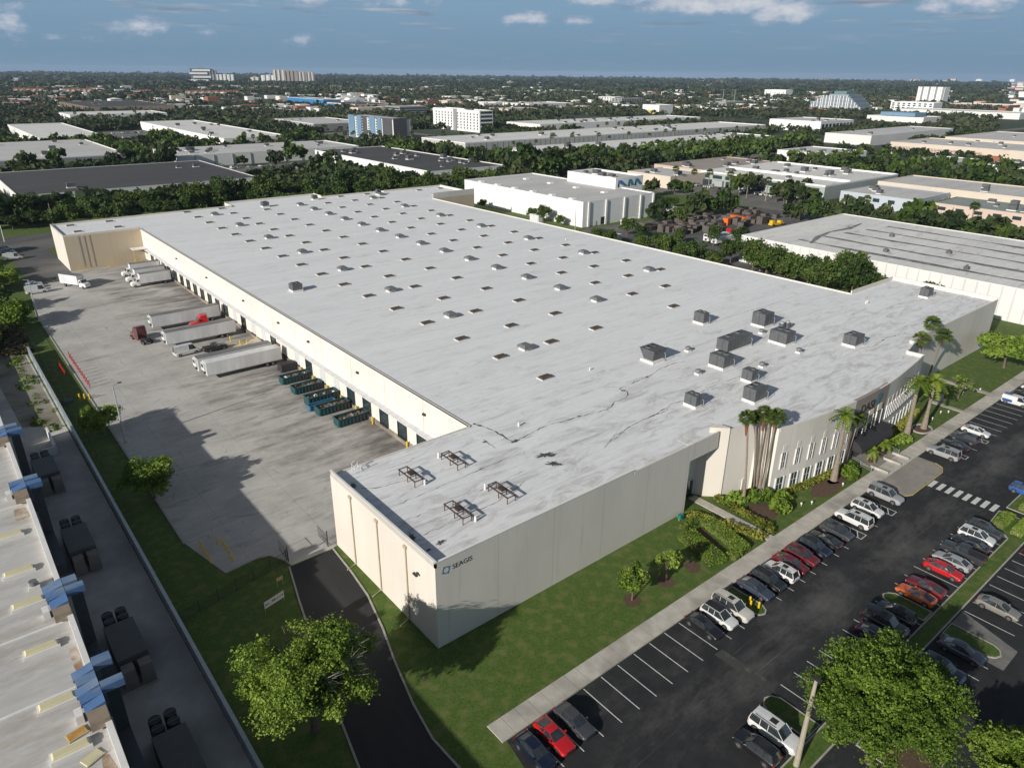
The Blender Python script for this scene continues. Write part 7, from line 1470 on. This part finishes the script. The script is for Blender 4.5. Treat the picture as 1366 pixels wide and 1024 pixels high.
many(KC, [(x, y) for y in (640, 662, 684) for x in np.arange(260, 330, 3.2) if random.random() < .6]+[(x, y) for y in (700, 760, 820) for x in np.arange(114, 172, 3.2) if random.random() < .6], R(90), 'car in the far car park left of the striped hotel', 'cars in the far car parks')
# storage yard clutter
ys = [P(u, v) for u, v in ((897, 305), (903, 309), (912, 305), (920, 308), (929, 305), (938, 306), (946, 302), (884, 309), (925, 299), (938, 296), (935, 301), (948, 306), (955, 303), (962, 300), (992, 291), (998, 288), (1003, 285), (1008, 289), (985, 288), (976, 292), (890, 300), (911, 297), (870, 304), (860, 307), (952, 309), (960, 306), (944, 291), (900, 296), (908, 311), (1000, 294), (990, 296), (880, 303))]+[Vector((random.uniform(206, 282), random.uniform(126, 152), 0)) for _ in range(58)]
for i, p in enumerate(ys):
    t = thing('pallet_stack', 'dark weathered pile of pallets and bins in the neighbouring storage yard', 'pallet stack', (p.x, p.y, 0), random.uniform(-.2, .2), 'pallet piles in the storage yard')
    b = MB(); n_ = random.randint(5, 10); s_ = random.uniform(1.4, 2.4)
    for k in range(n_): b.box(-s_, s_, -s_*.7, s_*.7, k*.34, k*.34+.2, k % 3)
    for xx in (-s_+.1, 0, s_-.1):
        for k in range(n_-1): b.box(xx-.08, xx+.08, -s_*.68, s_*.68, k*.34+.201, k*.34+.339, 0)
    b.build('pallets', [mat('pallet_grey', (.17, .155, .14), (.09, .08, .075), 1, .9), mat('pallet_red', (.14, .085, .07), (.10, .07, .06), 1, .9), mat('pallet_dark', (.05, .05, .05), (.09, .085, .08), 1, .9)], t)
def cont(label, u, v, Lc, m, rz, h=2.6):
    p = P(u, v); t = thing('container', label, 'container', (p.x, p.y, 0), rz); b = MB(); b.box(-Lc/2, Lc/2, -1.2, 1.2, .15, h)
    for k in range(int(Lc/.6)): b.box(-Lc/2+.2+k*.6, -Lc/2+.45+k*.6, -1.26, -1.201, .2, h-.1); b.box(-Lc/2+.2+k*.6, -Lc/2+.45+k*.6, 1.201, 1.26, .2, h-.1)
    b.build('body', m, t); b = MB(); b.box(-Lc/2-.06, -Lc/2-.002, -1.15, 1.15, .2, h-.1); b.build('door', m, t)
cont('orange container, long one in the storage yard', 985, 297, 9, ORANGE, R(78), 3); cont('short orange container beside the long orange one', 969, 300, 3.4, ORANGE, R(10), 3.2); cont('blue small container next to the orange ones', 963, 298, 3, DB, R(20)); 
t = thing('yellow_loader', 'yellow loading machine parked behind the ribbed building roof', 'machine', tuple(P(1035, 301)), R(-8)); b = MB(); b.box(-4, 4, -1, 1, .5, 1.3); b.box(-3.6, -2, -.9, .9, 1.303, 2.6); b.box(1.5, 3, -.9, .9, 1.303, 2.2); b.build('body', YEL, t); wheels(t, [(-2.8, -1), (-2.8, 1), (2.8, -1), (2.8, 1)], .6, .4)
tr_ = P(955, 322); trailer('white flat-roofed trailer by the trees in front of the storage yard', tr_.x-7, tr_.x+7, tr_.y, 3.0); trailer('grey-white second trailer parked beside it nearer the trees', tr_.x-8, tr_.x+5, tr_.y-4.5, 3.0)
tr_ = P(971, 317); tractor('red and white truck cab in front of the storage yard', tr_.x, tr_.y, R(0), 'red')
cont('white trailer box at the corner of the white warehouse', 838, 302, 8, WHITEM, R(0), 3.6); cont('white box standing against the main roof edge, behind the lone small tree', 715, 296, 6, WHITEM, R(90), 3.4); cont('second white box behind the roof edge further right', 818, 322, 6.5, WHITEM, R(90), 3.4); cont('small white box trailer right of the white warehouse', 893, 284, 7, WHITEM, R(90), 3.4)
p = P(434, 224); cont('bright lime green container in the yard behind the dark roof', 434, 222.5, 12, mat('lime', (.25, .45, .06), None, 1, .5), R(0), 3.6); cont('grey box beside the lime container', 424, 218, 9, WHITEM, R(0), 3.6); cont('white trailer with lettering strip in the yard behind the dark roof', 394, 231, 9, WHITEM, R(0), 3.6)

# ================================================================== TREES OF THE BACKGROUND
MID = []
for s_ in range(5):
    q, tn, ou = crown_pts(4.8, 4.6, 3.6, 5.6, 420, 12, 120+s_, .25); MID.append((leafmesh('crown', LEAF_B if s_ % 2 else LEAF_C, q, .95, s_, .3, tone=tn, updir=ou*.6), CR[s_][1]))
REST = []; BUD = [300-sum(1 for o in COL.objects if o.name.startswith('broad_tree') and not o.parent)]; ALLMID = []
def cluster(label, group, pts, s0, s1): ALLMID.extend((p[0], p[1], label, group, s0, s1) for p in pts)
def flush_mid():
    """the nearest crowns stay single trees; past about 300 the rest become one mass"""
    ALLMID.sort(key=lambda q: (q[0]-CAM.x)**2+(q[1]-CAM.y)**2)
    for q in ALLMID[:BUD[0]]: belt(q[2], q[3], [(q[0], q[1])], MID, q[4], q[5])
    rg_ = np.random.default_rng(77); C_ = []; T_ = []
    for (x, y, l_, g_, s0, s1) in ALLMID[BUD[0]:]:
        s_ = rg_.uniform(s0, s1); q, tn, ou = crown_pts(4.8*s_, 4.6*s_, 3.6*s_, 5.6*s_, 260, 10, int(rg_.integers(1e6)), .25); C_.append(q+[x, y, 0]); T_.append(tn)
    if C_: tag(objof('street_woods', leafmesh('street_woods', LEAF_B, np.concatenate(C_), 1.15, 5, .4, tone=np.concatenate(T_))), 'mass of rounded street trees between the farther warehouses', 'wood', kind='stuff')
cluster('dark green tree before the green-grey offices and the storage yard', 'trees round the storage yard', [tuple(P(u, v)[:2]) for u, v in ((925, 290), (935, 284), (950, 288), (962, 286), (975, 285), (880, 300), (1035, 270), (1045, 272), (1055, 270), (1065, 272), (1075, 270), (1085, 272), (1070, 262), (985, 262), (1000, 258), (915, 262), (900, 258), (870, 262), (1050, 264))], .8, 1.4)
cluster('dark rounded tree in the row behind the ribbed white building', 'trees behind the ribbed white building', [(283+random.uniform(-4, 4), y) for y in np.arange(-10, 130, 6.5)]+[(295+random.uniform(-4, 4), y) for y in np.arange(-10, 112, 8)], .9, 1.5)
cluster('round tree between the office rows on the right', 'trees between the right-hand offices', [(455+random.uniform(-8, 8), y) for y in np.arange(60, 250, 7)]+[(475+random.uniform(-8, 8), y) for y in np.arange(90, 250, 9)]+[(505+random.uniform(-6, 6), y) for y in np.arange(150, 225, 8)]+[(500, 100), (510, 108), (520, 112), (530, 118), (500, 84), (515, 90)], 1.1, 1.7)
cluster('green tree along the street between the centre warehouses', 'street trees in the centre', [(x, 316+random.uniform(-5, 5)) for x in np.arange(268, 640, 9)]+[(x, 330+random.uniform(-6, 6)) for x in np.arange(275, 640, 10)]+[(x, 288+random.uniform(-4, 4)) for x in np.arange(256, 500, 11)]+[(275+random.uniform(-5, 5), y) for y in np.arange(330, 480, 9)], 1.1, 1.7)
cluster('green tree in the green patches among the left-hand warehouses', 'trees among the left warehouses', [(x, 502+random.uniform(-3, 3)) for x in (18, 26, 34, 42, 76, 84)]+[(x, 486+random.uniform(-8, 8)) for x in np.arange(95, 110, 5)]+[(96+random.uniform(-4, 6), y) for y in np.arange(510, 660, 9)]+[(x, 668+random.uniform(-8, 8)) for x in np.arange(-60, 110, 8)]+[(150+random.uniform(-15, 15), y) for y in np.arange(560, 690, 8)]+[(168, 452), (182, 462), (150, 470), (203, 436), (195, 470), (186, 425), (232, 584), (215, 590), (195, 592), (250, 600), (240, 590), (225, 575), (260, 590)], 1.0, 1.6)
# palms in the middle distance
pc = [(x, 346+random.uniform(-3, 3)) for x in np.arange(300, 620, 15)]+[(x, 430+random.uniform(-6, 6)) for x in np.arange(340, 760, 24)]+[(x, 530+random.uniform(-6, 6)) for x in np.arange(330, 760, 17)]+[(300+random.uniform(-5, 5), y) for y in np.arange(340, 640, 20)]+[(320, y) for y in np.arange(150, 225, 12)]+[(310, 130), (305, 100), (317, 60)]+[(x, 590) for x in np.arange(196, 250, 10)]+[(x, 560+random.uniform(-8, 8)) for x in np.arange(256, 340, 12)]+[(x, 1040) for x in np.arange(150, 250, 14)]
PT = MB(); PT.tube([(0, 0, 0), (0, 0, 9.5)], [.28, .2], 6); PT = PT.mesh('trunk', PALMB)
for i, (x, y) in enumerate(pc):
    t = thing('palm_tree', 'distant slender palm in the street rows between the warehouses', 'palm', (x+random.uniform(-2, 2), y, 0), random.uniform(0, 6), 'distant street palms'); s_ = random.uniform(.8, 1.25); t.scale = (s_, s_, s_); objof('trunk', PT, t); c = objof('crown', PF[i % 3], t); c.location = (0, 0, 9.5)
# the wooded plain: one mass, thousands of crowns out to the horizon
def wood(name, label, n, rmin, rmax, quads, seed, size, m=LEAF_F, avoid=True, pw=1.0, spread=(-6, 72), hs=(5, 9)):
    rg_ = np.random.default_rng(seed); pts = []; cs = []; sz = []; tn = []
    F = np.array(FOOT)
    th = np.radians(rg_.uniform(spread[0], spread[1], n*4)); rr_ = rmin*(rmax/rmin)**(rg_.uniform(0, 1, n*4)**pw); X = CAM.x+np.sin(th)*rr_; Y = CAM.y+np.cos(th)*rr_
    ok = np.ones(len(X), bool)
    for (a, b_, c, d) in F: ok &= ~((X > a-9) & (X < b_+9) & (Y > c-9) & (Y < d+9))
    for (a, b_, c, d) in ((-60, 192, -80, 300), (176, 345, 20, 240), (262, 300, 240, 300), (110, 215, 405, 475), (105, 185, 685, 865), (300, 420, 610, 720), (-5, 125, 355, 470), (290, 310, 300, 1800), (260, 1500, 292, 308), (340, 620, 55, 300), (320, 640, 345, 450), (440, 560, 300, 340)): ok &= ~((X > a) & (X < b_) & (Y > c) & (Y < d))
    # open clearings
    f = np.sin(X*.0041+seed)+np.sin(Y*.0052+1.3*seed)+np.sin((X+Y)*.011)+.7*np.sin(X*.023-Y*.017); ok &= f > -1.15
    X, Y, rr_ = X[ok][:n], Y[ok][:n], rr_[ok][:n]; k = len(X); g_ = np.maximum(1, rr_/1500)
    r_ = rg_.uniform(3.5, 7, k)*g_; hz = rg_.uniform(*hs, k)*np.minimum(1.6, g_**.4)
    d = rg_.normal(size=(k, quads, 3)); d /= np.linalg.norm(d, axis=2)[:, :, None]; d[:, :, 2] = np.abs(d[:, :, 2])*1.0-.15; rad = rg_.uniform(.6, 1.0, (k, quads, 1))
    C_ = np.stack([X, Y, hz*.35], 1)[:, None, :]+d*rad*np.stack([r_, r_, hz*.75], 1)[:, None, :]
    tt = np.repeat(rg_.uniform(0, 1, k), quads); ss = np.repeat(r_*size, quads)
    me = leafmesh(name, m, C_.reshape(-1, 3), ss, seed, .5, tone=tt); o = objof(name, me); return tag(o, label, 'wood', kind='stuff')
flush_mid()
wood('near_wood', 'belt of mixed trees filling the ground between the nearer warehouses', 4200, 380, 1100, 46, 1, .26, LEAF_C, pw=.9)
wood('wooded_plain', 'dark green wooded plain stretching to the horizon', 14000, 900, 4200, 20, 2, .38, LEAF_F, hs=(6, 11))
wood('far_wood', 'hazy farthest woods along the horizon', 15000, 3200, 10800, 10, 3, .5, LEAF_F, hs=(7, 12))
# ================================================================== HAZE
hz = MB(); hz.box(-3000, 13500, -4500, 13500, -1.5, 110); ho = hz.build('haze', []) if False else None
me = bpy.data.meshes.new('haze'); me.from_pydata(hz.v, [], hz.f); HM_ = bpy.data.materials.new('haze'); HM_.use_nodes = True; ht = HM_.node_tree; ht.nodes.clear(); ho_ = N(ht, 'ShaderNodeOutputMaterial'); pv = N(ht, 'ShaderNodeVolumePrincipled'); pv.inputs['Density'].default_value = 4.0e-5; pv.inputs['Color'].default_value = (.62, .78, 1.0, 1); pv.inputs['Anisotropy'].default_value = 0.0
L(ht, pv.outputs[0], ho_.inputs['Volume']); me.materials.append(HM_); HZ = bpy.data.objects.new('haze', me); COL.objects.link(HZ); HZ['kind'] = 'stuff'
